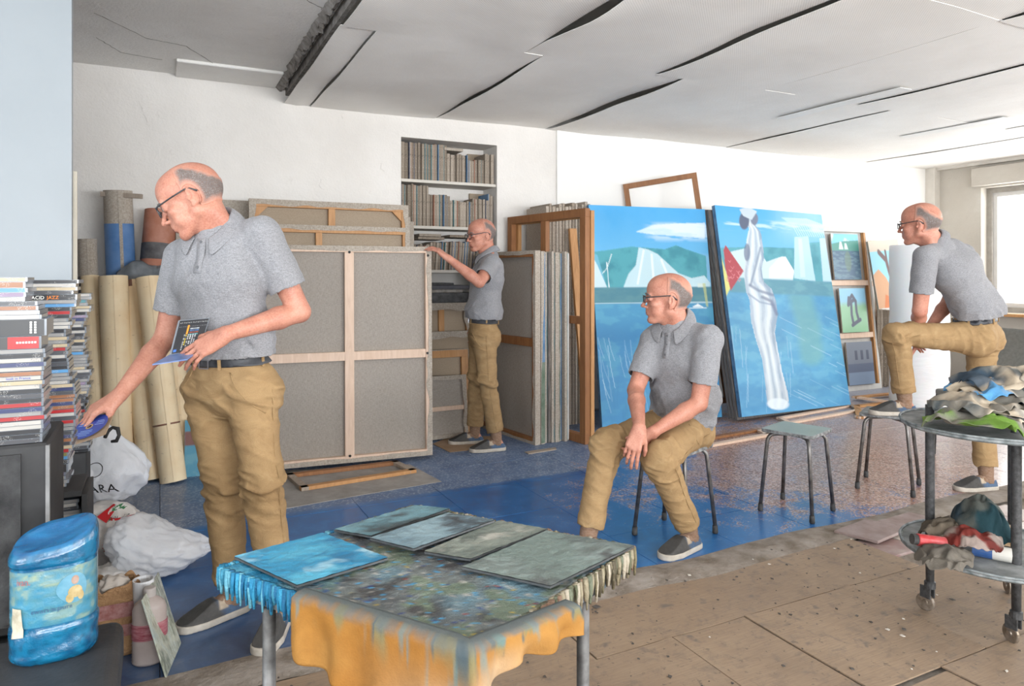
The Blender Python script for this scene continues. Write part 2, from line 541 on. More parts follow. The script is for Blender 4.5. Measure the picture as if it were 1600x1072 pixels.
# ---- floor: ground slab, then the painted tiles, mortar strip, boards and loose tiles laid on it as pieces
m = MB(); m.box((XL, YN, -0.15), (XR, YW, -0.016))
floor = tag(m.build('floor', M_MORTAR, origin=(0, 0, 0)), kind='structure')
m = MB(); m.box((XL, 2.50, -0.016), (-1.005, YW, 0)); m.build('painted_slab', M_BLUE, floor)
TS = 0.5
protos = []
for k in range(3):
    m = MB(); m.box((0.0012, 0.0012, -0.016), (TS - 0.0012, TS - 0.0012, -0.0004 * k)); o = m.build('floor_tile', M_BLUE, floor, bevel=0.0012); protos.append(o)
first = True
nx = int((XR + 1.0) / TS)
for i in range(20):
    for j in range(7):
        x = -1.0 + i * TS; y = 2.42 + j * TS
        if y > YW - 0.05: continue
        if x > XR - 0.05: continue
        idx = RND.randrange(3)
        o = protos[idx] if protos[idx] is not None and not protos[idx].get('used') else None
        if o is None:
            o = protos[idx].copy(); COL.objects.link(o); o.parent = floor
            if 'used' in o: del o['used']
        else: protos[idx]['used'] = 1
        o.location = (x, y, 0)
for p in protos:
    if 'used' in p: del p['used']
# mortar strip along the edge of the blue floor
def mort(u, v):
    x = -0.9 + u * 9.7; y = 2.34 + v * 0.20 + 0.012 * math.sin(x * 5) + 0.014 * (mnoise.noise(Vector((x * 3, 0, 1))))
    z = 0.001 + 0.006 * math.sin(PI * v) + 0.007 * max(0, mnoise.noise(Vector((x * 9, y * 22, 3)))) * math.sin(PI * v)
    return Vector((x, y, z))
m = MB(); m.sheet(mort, 320, 8); m.build('mortar_strip', M_MORTAR, floor, smooth=True)
# hardboard sheets
def board(x0, y0, x1, y1, dz=0.0, tilt=0.0):
    m = MB(); g = 0.003
    z0 = dz - 0.002; n = 6
    pts = []
    def fn(u, v):
        x = x0 + g + u * (x1 - x0 - 2 * g); y = y0 + g + v * (y1 - y0 - 2 * g)
        e = max(0, 0.12 - min(u, 1 - u) * (x1 - x0)) / 0.12
        return Vector((x, y, z0 + tilt * e * e * 0.004 * (0.5 + mnoise.noise(Vector((x * 2, y * 2, 5))))))
    m.sheet(fn, 14, 8)
    return m.build('floor_board', M_BOARD, floor, solid=0.005)
for (x0, y0, x1, y1, dz, t) in ((-1.6, 1.98, 1.32, 2.35, 0.0, 1), (1.32, 2.0, 3.04, 2.36, 0.001, 1),
        (-2.2, 1.42, 0.55, 1.98, 0.002, 1), (0.55, 1.42, 1.64, 2.0, 0.002, 1.4), (1.64, 1.42, 1.985, 2.0, 0.0, 1.2), (1.985, 1.45, 2.57, 2.0, 0.003, 1.5), (2.57, 1.45, 3.30, 2.0, 0.0, 1.5),
        (-2.2, 0.60, 0.6, 1.42, 0.0, 0), (0.6, 0.62, 1.45, 1.42, 0.003, 1), (1.45, 0.60, 2.31, 1.43, 0.001, 1), (2.31, 0.62, 3.32, 1.45, 0.004, 1.4),
        (-2.2, -1.2, 1.0, 0.6, 0.0, 0), (1.0, -1.2, 3.3, 0.6, 0.0, 0)):
    board(x0, y0, x1, y1, dz, t)
# small old tiles to the right of the boards
tp = []
for k in range(2):
    m = MB(); m.box((0.002, 0.002, -0.016), (0.206, 0.206, 0.0)); tp.append(m.build('old_tile', M_TILE, floor, bevel=0.002))
used = [False, False]
def put_tile(x, y, z=0.0, rz=0.0, rx=0.0):
    k = RND.randrange(2)
    if not used[k]: o = tp[k]; used[k] = True
    else: o = tp[k].copy(); COL.objects.link(o); o.parent = floor
    o.location = (x, y, z); o.rotation_euler = (rx, 0, rz)
for i in range(16):
    for j in range(6):
        x = 3.05 + i * 0.21; y = 2.34 - (j + 1) * 0.21 + 0.0
        if x < 3.31 and y < 1.99: continue
        if RND.random() < 0.06: continue
        put_tile(x, y, -0.004 - RND.random() * 0.004, RND.uniform(-0.02, 0.02), RND.uniform(-0.008, 0.008))
M_LOOSE = simple('mauve_loose_tile', S(136, 114, 108), 0.55, var=0.2, vscale=14)
for (q_, s_) in (([(1303, 833), (1352, 815), (1424, 828), (1372, 850)], 1), ([(1372, 818), (1420, 804), (1470, 815), (1430, 830)], 1)):
    P = [atZ(u, v, 0.004) for u, v in q_]; m = MB(); m.prism(P, (0, 0, 0.014)); m.build('loose_tile', M_LOOSE, floor, bevel=0.002)
m = MB(); m.box((3.3, -1.5, -0.016), (XR, 1.07, -0.005)); m.build('screed', M_MORTAR, floor)
# chips of dry paint and dirt scattered over the boards (nobody could count them)
m = MB()
for k in range(420):
    x = RND.uniform(0.3, 3.6); y = RND.uniform(0.7, 2.45); s_ = RND.uniform(0.002, 0.008) * (1 if RND.random() < 0.95 else 2.0); a_ = RND.uniform(0, 6.3)
    p = [Vector((x + s_ * RND.uniform(0.5, 1.3) * math.cos(a_ + q * 1.57), y + s_ * RND.uniform(0.5, 1.6) * math.sin(a_ + q * 1.57), 0.0055)) for q in range(4)]
    m.cur = 0 if RND.random() < 0.85 else 1
    m.prism(p, (0, 0, 0.002))
tag(m.build('dirt_crumbs', [simple('dark_crumb', S(62, 54, 48), 0.9), simple('pale_crumb', S(205, 198, 188), 0.9)], origin=(0, 0, 0)), 'dark crumbs and paint chips scattered over the floor boards', 'debris', kind='stuff')

# ---- back wall with its shelved niche
NX0, NX1, NZ0, NZ1, ND = 1.81, 2.70, 0.10, 2.462, 0.30
m = MB()
m.box((XL, YW, -0.1), (NX0, YW + 0.4, ZC + 0.1)); m.box((NX1, YW, -0.1), (XR + 0.3, YW + 0.4, ZC + 0.1))
m.box((NX0, YW, NZ1), (NX1, YW + 0.4, ZC + 0.1)); m.box((NX0, YW, -0.1), (NX1, YW + 0.4, NZ0)); m.box((NX0, YW + ND, NZ0), (NX1, YW + 0.4, NZ1))
wall_back = tag(m.build('wall_back', M_WALL, origin=(0, YW, 0)), kind='structure')
SHELF_Z = [2.115, 1.722, 1.345, 0.98]
for z in SHELF_Z:
    m = MB(); m.box((NX0 + 0.004, YW + 0.012, z - 0.026), (NX1 - 0.004, YW + ND, z)); m.build('niche_shelf', M_TRIMW, wall_back, bevel=0.003)
# white boarding fixed to the wall right of the niche, in sheets
for (x0, x1) in ((3.31, 8.84),):
    m = MB(); m.box((x0, YW - 0.022, 0.02), (x1, YW, 2.70)); m.build('wall_board', M_PANELW, wall_back, bevel=0.002)
# peeling plaster flakes on the wall
for k in range(14):
    c = Vector((RND.uniform(-0.2, 1.7), YW - 0.001, RND.uniform(1.75, 2.6)))
    m = MB(); n = 9; r0 = RND.uniform(0.012, 0.045)
    P = [c + Vector((r0 * RND.uniform(0.5, 1.2) * math.cos(q * 2 * PI / n), 0, r0 * RND.uniform(0.6, 1.6) * math.sin(q * 2 * PI / n))) for q in range(n)]
    m.prism(P, (0, -0.004, 0)); m.build('plaster_flake', M_WALL, wall_back)

# ---- other walls with their windows
def wall_holes(axis, c, t, a0, a1, z1, holes, name, material):
    """wall in the plane axis=c, thickness t (signed), along the other axis from a0 to a1, with rectangular holes (h0,h1,z0,z1)"""
    m = MB()
    def bx(p0, p1, q0, q1):
        if p1 - p0 < 1e-4 or q1 - q0 < 1e-4: return
        lo = [0, 0, q0]; hi = [0, 0, q1]; k = 0 if axis == 'X' else 1
        lo[k] = min(c, c + t); hi[k] = max(c, c + t); lo[1 - k] = p0; hi[1 - k] = p1
        m.box(lo, hi)
    cur = a0
    for (h0, h1, z0, z1_) in sorted(holes):
        bx(cur, h0, -0.1, z1); bx(h0, h1, -0.1, z0); bx(h0, h1, z1_, z1); cur = h1
    bx(cur, a1, -0.1, z1)
    return tag(m.build(name, material, origin=(c if axis == 'X' else 0, c if axis == 'Y' else 0, 0)), kind='structure')
W1 = (1.35, 5.06, 0.86, 2.35); W2 = (-2.2, 0.9, 0.86, 2.35)
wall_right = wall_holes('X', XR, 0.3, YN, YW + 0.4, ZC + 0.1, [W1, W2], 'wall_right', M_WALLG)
wall_near = wall_holes('Y', YN, -0.3, XL, XR + 0.3, ZC + 0.1, [(-2.4, 6.2, 0.85, 2.1)], 'wall_near', M_WALL)
wall_left = wall_holes('X', XL, -0.3, YN, YW + 0.4, ZC + 0.1, [(-1.0, 1.6, 0.85, 2.4)], 'wall_left', M_WALL)
M_WINF = simple('aged_grey_window_frame', S(150, 144, 134), 0.5, var=0.2, vscale=8)
M_SASH = simple('pale_window_sash', S(206, 204, 200), 0.4, var=0.08)
def glass_material():
    n = NT('window_glass')
    tr = n.node('ShaderNodeBsdfTransparent'); tr.inputs[0].default_value = (0.97, 0.98, 0.98, 1)
    gl = n.node('ShaderNodeBsdfGlossy'); gl.inputs['Roughness'].default_value = 0.03
    mx = n.node('ShaderNodeMixShader'); mx.inputs[0].default_value = 0.06
    n.link(tr.outputs[0], mx.inputs[1]); n.link(gl.outputs[0], mx.inputs[2]); n.link(mx.outputs[0], n.out.inputs['Surface'])
    return n.m
M_GLASS = glass_material()
M_OAK = wood('orange_pine_sill', S(168, 118, 72), S(196, 150, 100))
def window(idx, axis, c, inward, hole, nsash):
    h0, h1, z0, z1 = hole
    def P(a, z, dpt):
        return Vector((c - inward * dpt, a, z)) if axis == 'X' else Vector((a, c - inward * dpt, z))
    m = MB(); f = 0.06; d = 0.16
    upv = (1, 0, 0) if axis == 'X' else (0, 1, 0)
    for (a, b) in (((h0 + f / 2, z0), (h0 + f / 2, z1)), ((h1 - f / 2, z0), (h1 - f / 2, z1)), ((h0 + f, z0 + f / 2), (h1 - f, z0 + f / 2)), ((h0 + f, z1 - f / 2), (h1 - f, z1 - f / 2))):
        m.bar(P(a[0], a[1], d), P(b[0], b[1], d), f, 0.09, upv)
    w = tag(m.build('window_%d' % idx, M_WINF), kind='structure')
    L = (h1 - h0 - 2 * f) / nsash
    for k in range(nsash):
        a0 = h0 + f + k * L; a1 = a0 + L; g = 0.05
        m = MB()
        for (a, b) in (((a0 + g / 2, z0 + f), (a0 + g / 2, z1 - f)), ((a1 - g / 2, z0 + f), (a1 - g / 2, z1 - f)), ((a0 + g, z0 + f + g / 2), (a1 - g, z0 + f + g / 2)), ((a0 + g, z1 - f - g / 2), (a1 - g, z1 - f - g / 2))):
            m.bar(P(a[0], a[1], d + 0.01), P(b[0], b[1], d + 0.01), g, 0.06, upv)
        s_ = m.build('window_sash', M_SASH, w)
        m = MB(); q = [P(a0 + g, z0 + f + g, d + 0.01), P(a1 - g, z0 + f + g, d + 0.01), P(a1 - g, z1 - f - g, d + 0.01), P(a0 + g, z1 - f - g, d + 0.01)]
        m.add(q, [(0, 1, 2, 3)]); m.build('pane', M_GLASS, s_)
    m = MB(); m.bar(P(h0 - 0.03, z0 - 0.02, -0.05), P(h1 + 0.03, z0 - 0.02, -0.05), 0.25, 0.035, (0, 0, 1)); m.build('window_sill', M_OAK, w, bevel=0.004)
    return w
w1 = window(1, 'X', XR, -1, W1, 3)
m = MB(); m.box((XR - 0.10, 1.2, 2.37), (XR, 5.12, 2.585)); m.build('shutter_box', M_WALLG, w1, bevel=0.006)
window(2, 'X', XR, -1, W2, 3); window(3, 'Y', YN, 1, (-2.4, 6.2, 0.85, 2.1), 6); window(4, 'X', XL, 1, (-1.0, 1.6, 0.85, 2.4), 2)
# partition at the left edge of the picture
PX = atY(112, 300, 3.25).x
m = MB(); m.box((XL, 3.25, 0), (PX, 3.30, ZC)); tag(m.build('wall_partition', M_PART), kind='structure')
# corner post, pipe, cornice along the window wall, stub under the bare ceiling
m = MB(); a = atY(1449, 300, YW - 0.05); m.box((a.x - 0.0, YW - 0.14, 0), (a.x + 0.13, YW - 0.02, ZC)); tag(m.build('trim_1', M_TRIMW, bevel=0.004), kind='structure')
m = MB(); m.box((XR - 0.07, YN, 2.62), (XR, YW - 0.14, 2.70)); tag(m.build('trim_2', M_TRIMW, bevel=0.004), kind='structure')
m = MB(); m.box((0.10, 5.28, 2.748), (0.80, YW, ZC)); tag(m.build('trim_3', M_CEIL, bevel=0.006), kind='structure')

# ---- ceiling: bare slab, then the sagging perforated sheets
m = MB(); m.box((XL - 0.3, YN - 0.3, ZC), (XR + 0.3, YW + 0.4, ZC + 0.12))
ceiling = tag(m.build('ceiling', M_CEIL, origin=(0, 0, ZC)), kind='structure')
rows = [(3.78, 5.71, [0.86, 1.06, 2.11, 3.20, 4.28, 5.38, 6.5, 7.6, 8.85]), (2.17, 3.80, [0.87, 1.98, 2.97, 3.97, 4.97, 6.0, 7.0, 8.0, 8.85]),
        (0.6, 2.19, [0.87, 1.9, 2.95, 3.98, 5.0, 6.0, 7.0, 8.0, 8.85]), (-1.1, 0.62, [0.87, 2.0, 3.1, 4.2, 5.3, 6.4, 7.6, 8.85]), (-3.6, -1.08, [0.87, 2.9, 4.9, 6.9, 8.85])]
SEAMS = {(0, 2): 0.8, (0, 3): 0.9, (0, 1): 0.25, (1, 1): 1.0, (1, 2): 0.55, (1, 4): 0.2, (0, 5): 0.12, (1, 3): 0.15, (2, 2): 0.7, (2, 3): 0.6, (2, 4): 0.8}   # sheets whose near edge has curled
def ceil_z(x, y):
    f = float(sstep(1.0, 6.5, x))
    return 2.650 + 0.012 * f - (1 - 0.75 * f) * (0.032 * mnoise.noise(Vector((x * 0.8, y * 0.8, 4))) + 0.014 * mnoise.noise(Vector((x * 2.1, y * 1.3, 9))))
for r, (y0, y1, xs) in enumerate(rows):
    for i in range(len(xs) - 1):
        x0, x1 = xs[i] + 0.005, xs[i + 1] - 0.005
        amp = float(1 - 0.75 * sstep(1.0, 6.5, x0)); up_, dn_ = SEAMS.get((r, i), 0.06), SEAMS.get((r, i + 1), 0.06)
        def fn(u, v, x0=x0, x1=x1, y0=y0, y1=y1, amp=amp, r=r, i=i, up_=up_, dn_=dn_):
            x = x0 + u * (x1 - x0); y = y0 + 0.004 + v * (y1 - y0 - 0.014)
            w = math.sin(PI * v) ** 0.6 * (0.75 + 1.0 * mnoise.noise(Vector((i * 3.0, y * 1.5, r))))
            z = ceil_z(x, y) - 0.005 * amp * math.sin(PI * u) * math.sin(PI * v)
            z += -0.036 * up_ * (1 - u) ** 6 * w + 0.014 * dn_ * u ** 7 * w * (0.35 + 0.65 * w)
            if r == 0: z -= 0.016 * amp * max(0, v - 0.8) * 5 * (0.5 - abs(u - 0.5))
            return Vector((x, y, z - 0.006 * ((i + r) % 2)))
        m = MB(); m.sheet(fn, 18, 18); m.build('ceiling_panel', M_CPANEL, ceiling, smooth=True, solid=0.003, split=True)
M_STRIP = simple('smooth_white_cover_strip', S(232, 232, 230), 0.5, var=0.03)
for (pa, pb, w) in (((1222, 190), (1415, 142), 0.13), ((1412, 218), (1560, 186), 0.13)):
    a = atZ(pa[0], pa[1], 2.622); b = atZ(pb[0], pb[1], 2.622)
    m = MB(); m.sheet(lambda u, v: Vector((a.x + (u - 0.5) * w, a.y + (b.y - a.y) * v, ceil_z(a.x + (u - 0.5) * w, a.y + (b.y - a.y) * v) - 0.016)), 2, 12); m.build('cover_strip', M_STRIP, ceiling, solid=0.004)
# broken plaster lip along the open edge, and the dark batten above the sheets
def lip(u, v):
    y = YN + u * (YW - YN); k = mnoise.noise(Vector((0, y * 7, v * 2))); k2 = mnoise.noise(Vector((3, y * 23, v * 5)))
    return Vector((0.80 + 0.06 * v + 0.025 * k + 0.015 * k2, y, ZC - 0.002 - 0.055 * math.sin(PI * v * 0.9) * (0.6 + 0.5 * k + 0.5 * k2)))
m = MB(); m.sheet(lip, 300, 6); m.build('broken_plaster_edge', M_PLAST, ceiling, solid=0.006)
m = MB(); m.box((0.875, YN, 2.70), (0.90, YW, ZC)); m.build('hanging_batten', M_PLAST, ceiling)
# hairline cracks in the bare plaster
M_CRACK = simple('crack_shadow', S(120, 114, 108), 0.9)
def crack(pts):
    P = []
    for (a, b) in zip(pts[:-1], pts[1:]):
        for k in range(8):
            t = k / 8; q = Vector(a) * (1 - t) + Vector(b) * t
            P.append(Vector((q.x + RND.uniform(-0.006, 0.006), q.y + RND.uniform(-0.006, 0.006), ZC - 0.0005)))
    m = MB()
    for p, q in zip(P[:-1], P[1:]): m.bar(p, q, RND.uniform(0.002, 0.005), 0.002)
    m.build('plaster_crack', M_CRACK, ceiling)
crack([atZ(148, 20, ZC), atZ(230, 60, ZC), atZ(290, 72, ZC), atZ(350, 108, ZC)])
crack([atZ(150, 58, ZC), atZ(190, 82, ZC), atZ(262, 95, ZC)])
crack([atZ(480, 0, ZC), atZ(512, 18, ZC), atZ(545, 22, ZC)])
# ================================================================== PEOPLE
class SDF:
    def __init__(s, lo, hi, h):
        s.lo = np.array(lo, float); s.h = h
        s.shape = tuple(int(math.ceil((hi[i] - lo[i]) / h)) + 2 for i in range(3))
        s.d = np.full(s.shape, 0.5, np.float32)
    def region(s, lo, hi):
        a = np.maximum(np.floor((np.array(lo) - s.lo) / s.h).astype(int), 0)
        b = np.minimum(np.ceil((np.array(hi) - s.lo) / s.h).astype(int) + 1, s.shape)
        if np.any(b <= a): return None, None
        sl = tuple(slice(a[i], b[i]) for i in range(3))
        ax = [(np.arange(a[i], b[i]) * s.h + s.lo[i]).astype(np.float32) for i in range(3)]
        return sl, (ax[0][:, None, None], ax[1][None, :, None], ax[2][None, None, :])
    def put(s, sl, new, k, mode):
        d = s.d[sl]
        if mode == 'u':
            if k <= 0: s.d[sl] = np.minimum(d, new); return
            h = np.clip(0.5 + 0.5 * (d - new) / k, 0, 1)
            s.d[sl] = d * (1 - h) + new * h - k * h * (1 - h)
        elif mode == 's':
            n = -new
            h = np.clip(0.5 - 0.5 * (d - n) / max(k, 1e-6), 0, 1)
            s.d[sl] = d * (1 - h) + n * h + k * h * (1 - h)
        elif mode == 'i':
            s.d[sl] = np.maximum(d, new)
    def cone(s, a, b, ra, rb, k=0.01, w=None, kw=1.0, mode='u', flat0=False, flat1=False):
        a = np.array(a, float); b = np.array(b, float)
        R = max(ra, rb) * max(kw, 1) + k + 3 * s.h
        sl, X = s.region(np.minimum(a, b) - R, np.maximum(a, b) + R)
        if sl is None: return
        ab = b - a; L2 = float(ab @ ab); L = math.sqrt(L2)
        x, y, z = (X[i] - np.float32(a[i]) for i in range(3))
        t0 = (x * ab[0] + y * ab[1] + z * ab[2]) / max(L2, 1e-12)
        t = np.clip(t0, 0, 1)
        x, y, z = x - t * ab[0], y - t * ab[1], z - t * ab[2]
        if w is not None:
            c = (x * w[0] + y * w[1] + z * w[2]) * (1.0 / kw - 1.0)
            x, y, z = x + w[0] * c, y + w[1] * c, z + w[2] * c
        d = np.sqrt(x * x + y * y + z * z) - (ra + (rb - ra) * t)
        if flat0: d = np.maximum(d, -t0 * L)
        if flat1: d = np.maximum(d, (t0 - 1) * L)
        s.put(sl, d.astype(np.float32), k, mode)
    def ell(s, c, R, rad, k=0.01, mode='u'):
        c = np.array(c, float); M = max(rad) + k + 3 * s.h
        sl, X = s.region(c - M, c + M)
        if sl is None: return
        x, y, z = (X[i] - np.float32(c[i]) for i in range(3))
        q = [(x * r[0] + y * r[1] + z * r[2]) for r in R]
        k0 = np.sqrt(sum((q[i] / rad[i]) ** 2 for i in range(3)))
        k1 = np.sqrt(sum((q[i] / rad[i] ** 2) ** 2 for i in range(3)))
        s.put(sl, (k0 * (k0 - 1) / np.maximum(k1, 1e-6)).astype(np.float32), k, mode)
    def wrinkle(s, fn, band=2.5):
        idx = np.nonzero(np.abs(s.d) < band * s.h + 0.012)
        P = np.stack([idx[i] * s.h + s.lo[i] for i in range(3)], -1)
        s.d[idx] += fn(P).astype(np.float32)
    def sample(s, P):
        q = (np.asarray(P, float) - s.lo) / s.h
        i = np.clip(np.floor(q).astype(int), 0, np.array(s.shape) - 2); f = q - i
        r = 0
        for a in (0, 1):
            for b in (0, 1):
                for c in (0, 1):
                    w = (f[..., 0] if a else 1 - f[..., 0]) * (f[..., 1] if b else 1 - f[..., 1]) * (f[..., 2] if c else 1 - f[..., 2])
                    r = r + w * s.d[i[..., 0] + a, i[..., 1] + b, i[..., 2] + c]
        return r
    def cast(s, p, d, tmax=0.4):
        """walk from an inside point outwards to the surface"""
        p = np.array(p, float); d = np.array(d, float); d /= np.linalg.norm(d)
        ts = np.arange(0, tmax, s.h * 0.5); v = s.sample(p + ts[:, None] * d)
        inside = np.nonzero(v < 0)[0]
        t = ts[inside[-1]] if len(inside) else 0
        return Vector(p + d * (t + s.h * 0.3))
    def nets(s, keep=None):
        d = s.d; neg = d < 0
        c = [neg[i:neg.shape[0] - 1 + i, j:neg.shape[1] - 1 + j, k:neg.shape[2] - 1 + k] for i in (0, 1) for j in (0, 1) for k in (0, 1)]
        al = c[0].copy(); an = c[0].copy()
        for q in c[1:]: al &= q; an |= q
        act = an & ~al
        I = np.argwhere(act)
        vid = np.full(act.shape, -1, np.int64); vid[tuple(I.T)] = np.arange(len(I))
        off = [(i, j, k) for i in (0, 1) for j in (0, 1) for k in (0, 1)]
        val = np.stack([d[I[:, 0] + o[0], I[:, 1] + o[1], I[:, 2] + o[2]] for o in off], 1).astype(np.float64)
        acc = np.zeros((len(I), 3)); cnt = np.zeros(len(I))
        for ia in range(8):
            for ib in range(ia + 1, 8):
                oa, ob = np.array(off[ia]), np.array(off[ib])
                if np.abs(oa - ob).sum() != 1: continue
                va, vb = val[:, ia], val[:, ib]
                m = (va < 0) != (vb < 0)
                t = np.where(m, va / np.where(m, va - vb, 1), 0)
                acc += np.where(m[:, None], oa + t[:, None] * (ob - oa), 0); cnt += m
        V = (I + acc / np.maximum(cnt, 1)[:, None]) * s.h + s.lo
        Q = []
        for ax in range(3):
            o1, o2 = [(1, 2), (2, 0), (0, 1)][ax]
            sl0 = [slice(None)] * 3; sl1 = [slice(None)] * 3
            sl0[ax] = slice(0, -1); sl1[ax] = slice(1, None)
            n0, n1 = neg[tuple(sl0)], neg[tuple(sl1)]
            E = np.argwhere(n0 != n1)
            E = E[(E[:, o1] > 0) & (E[:, o2] > 0) & (E[:, o1] < d.shape[o1] - 1) & (E[:, o2] < d.shape[o2] - 1)]
            fl = n0[tuple(E.T)]
            def cell(a, b):
                e = E.copy(); e[:, o1] -= a; e[:, o2] -= b
                return vid[tuple(e.T)]
            q = np.stack([cell(1, 1), cell(0, 1), cell(0, 0), cell(1, 0)], 1)
            q = np.where(fl[:, None], q, q[:, ::-1]); Q.append(q)
        return V, np.concatenate(Q)

def quad_mesh(name, V, Q, mats, parent, colors=None, smooth_steps=0, fade=None):
    if smooth_steps:
        e = np.concatenate([Q[:, [0, 1]], Q[:, [1, 2]], Q[:, [2, 3]], Q[:, [3, 0]]])
        e = np.concatenate([e, e[:, ::-1]])
        for _ in range(smooth_steps):
            acc = np.zeros_like(V); n = np.zeros(len(V))
            np.add.at(acc, e[:, 0], V[e[:, 1]]); np.add.at(n, e[:, 0], 1)
            V = V * 0.5 + 0.5 * acc / np.maximum(n, 1)[:, None]
    W = np.array(world_of(parent).inverted())
    V = V @ W[:3, :3].T + W[:3, 3]
    me = bpy.data.meshes.new(name)
    me.vertices.add(len(V)); me.vertices.foreach_set('co', V.astype(np.float32).ravel())
    me.loops.add(len(Q) * 4); me.loops.foreach_set('vertex_index', Q.astype(np.int32).ravel())
    me.polygons.add(len(Q)); me.polygons.foreach_set('loop_start', np.arange(0, len(Q) * 4, 4, dtype=np.int32))
    me.polygons.foreach_set('loop_total', np.full(len(Q), 4, np.int32))
    me.update(calc_edges=True); me.validate()
    me.polygons.foreach_set('use_smooth', [True] * len(me.polygons))
    setmats(me, mats)
    if colors is not None:
        ca = me.color_attributes.new('Col', 'FLOAT_COLOR', 'POINT')
        ca.data.foreach_set('color', np.asarray(colors, np.float32).ravel())
    if fade is not None:
        at_ = me.attributes.new('fade', 'FLOAT', 'POINT'); at_.data.foreach_set('value', np.asarray(fade, np.float32))
    return link_mesh(name, me, parent)

def drop_caps(V, Q, caps):
    """remove the flat lids at sleeve and cuff ends: caps = [(centre, outward axis, radius)]"""
    keep = np.ones(len(Q), bool)
    C = V[Q].mean(1)
    n = np.cross(V[Q[:, 2]] - V[Q[:, 0]], V[Q[:, 3]] - V[Q[:, 1]])
    n /= np.maximum(np.linalg.norm(n, axis=1), 1e-9)[:, None]
    for c, ax, r in caps:
        c = np.array(c); ax = np.array(ax)
        rel = C - c; h = rel @ ax; rad = np.linalg.norm(rel - h[:, None] * ax, axis=1)
        keep &= ~((rad < r) & (h > -0.006) & (n @ ax > 0.6))
    return Q[keep]

# ---------------- materials
def skin_material():
    n = NT('skin'); v = n.coords('Object')
    a = n.noise(v, 14, 4, 0.6); b = n.noise(v, 160, 3, 0.6)
    c = n.ramp(a, [(0.3, S(164, 104, 86)), (0.55, S(186, 128, 108)), (0.75, S(198, 144, 124))])
    c = n.mix(0.25, c, n.ramp(b, [(0.3, S(165, 98, 78)), (0.7, S(224, 176, 154))]))
    n.base(c); n.rough(0.5)
    n.b.inputs['Subsurface Weight'].default_value = 0.12
    n.b.inputs['Subsurface Radius'].default_value = (0.02, 0.008, 0.004)
    n.b.inputs['Subsurface Scale'].default_value = 0.3
    n.b.inputs['Specular IOR Level'].default_value = 0.4
    n.bump(b, 0.12, 0.002)
    return n.m
def shirt_material():
    n = NT('grey_heather_jersey'); v = n.coords('Object')
    a = n.noise(v, 260, 3, 0.7); b = n.noise(n.coords('Object', (1, 1, 2.5)), 90, 3, 0.6); f = n.noise(v, 9, 4, 0.6, 0.6)
    c = n.ramp(a, [(0.28, S(94, 94, 97)), (0.5, S(128, 128, 131)), (0.72, S(162, 162, 165))])
    c = n.mix(0.4, c, n.ramp(b, [(0.3, S(126, 126, 130)), (0.7, S(168, 168, 172))]))
    n.base(c); n.rough(0.9); n.b.inputs['Specular IOR Level'].default_value = 0.15
    n.b.inputs['Sheen Weight'].default_value = 0.15
    h = n.mix(0.12, f, a); n.bump(h, 0.35, 0.02)
    return n.m
def chino_material():
    n = NT('khaki_chino_cotton'); v = n.coords('Object')
    a = n.noise(n.coords('Object', (1, 1, 1)), 420, 2, 0.6); f = n.noise(n.coords('Object', (1, 1, 1.6)), 12, 4, 0.6, 1.0)
    c = n.ramp(f, [(0.25, S(140, 112, 78)), (0.6, S(158, 130, 93)), (0.8, S(172, 145, 108))])
    c = n.mix(0.15, c, n.ramp(a, [(0.3, S(126, 102, 70)), (0.7, S(186, 160, 124))]))
    n.base(c); n.rough(0.85); n.b.inputs['Specular IOR Level'].default_value = 0.2
    n.bump(f, 0.3, 0.02)
    return n.m
def hair_material():
    n = NT('cropped_grey_hair'); v = n.coords('Object')
    a = n.noise(v, 300, 3, 0.7); b = n.noise(v, 45, 4, 0.7)
    hair = n.ramp(a, [(0.3, S(62, 56, 54)), (0.5, S(106, 98, 94)), (0.72, S(168, 160, 156))])
    hair = n.mix(n.ramp(b, [(0.4, 0.0), (0.7, 0.6)]), hair, S(84, 76, 74))
    at_ = n.node('ShaderNodeAttribute'); at_.attribute_name = 'fade'
    m = n.math('ADD', at_.outputs['Fac'], n.math('MULTIPLY', n.math('SUBTRACT', a, 0.5), 1.2), True)
    n.base(n.mix(m, S(202, 142, 120), hair)); n.rough(0.7); n.bump(a, 0.4, 0.004)
    return n.m
M_SKIN = skin_material(); M_SHIRT = shirt_material(); M_CHINO = chino_material(); M_HAIR = hair_material()
M_BELT = simple('dark_navy_belt_leather', S(30, 32, 40), 0.45)
M_BUCKLE = simple('dull_steel', S(150, 150, 155), 0.3, 1.0)
M_SOCK = simple('tan_ribbed_sock', S(132, 96, 66), 0.9, var=0.2, vscale=60, stretch=(1, 1, 3), bscale=120, bstr=0.3)
M_SHOE = attr_mat('slip_on_canvas', 0.85, 300, 0.3, 0.25, 90)
M_SOLE = simple('worn_white_rubber', S(176, 166, 152), 0.7, var=0.25, vscale=25)
M_RIM = simple('dark_spectacle_frame', S(28, 30, 36), 0.35)
M_BUTTON = simple('grey_shirt_button', S(92, 92, 96), 0.4)
M_EYE = simple('eye_white', S(200, 190, 184), 0.25, var=0.02)
M_IRIS = simple('dark_iris', S(44, 34, 28), 0.2)
M_BROW = simple('grey_brown_brow', S(84, 66, 58), 0.8, var=0.3, vscale=200)
M_LIP = simple('lip_skin', S(168, 94, 84), 0.5, var=0.08)
M_SHIRT_IN = M_SHIRT
def lens_material():
    n = NT('spectacle_lens')
    tr = n.node('ShaderNodeBsdfTransparent'); gl = n.node('ShaderNodeBsdfGlossy'); gl.inputs['Roughness'].default_value = 0.05
    mx = n.node('ShaderNodeMixShader'); mx.inputs[0].default_value = 0.16
    n.link(tr.outputs[0], mx.inputs[1]); n.link(gl.outputs[0], mx.inputs[2]); n.link(mx.outputs[0], n.out.inputs['Surface'])
    return n.m
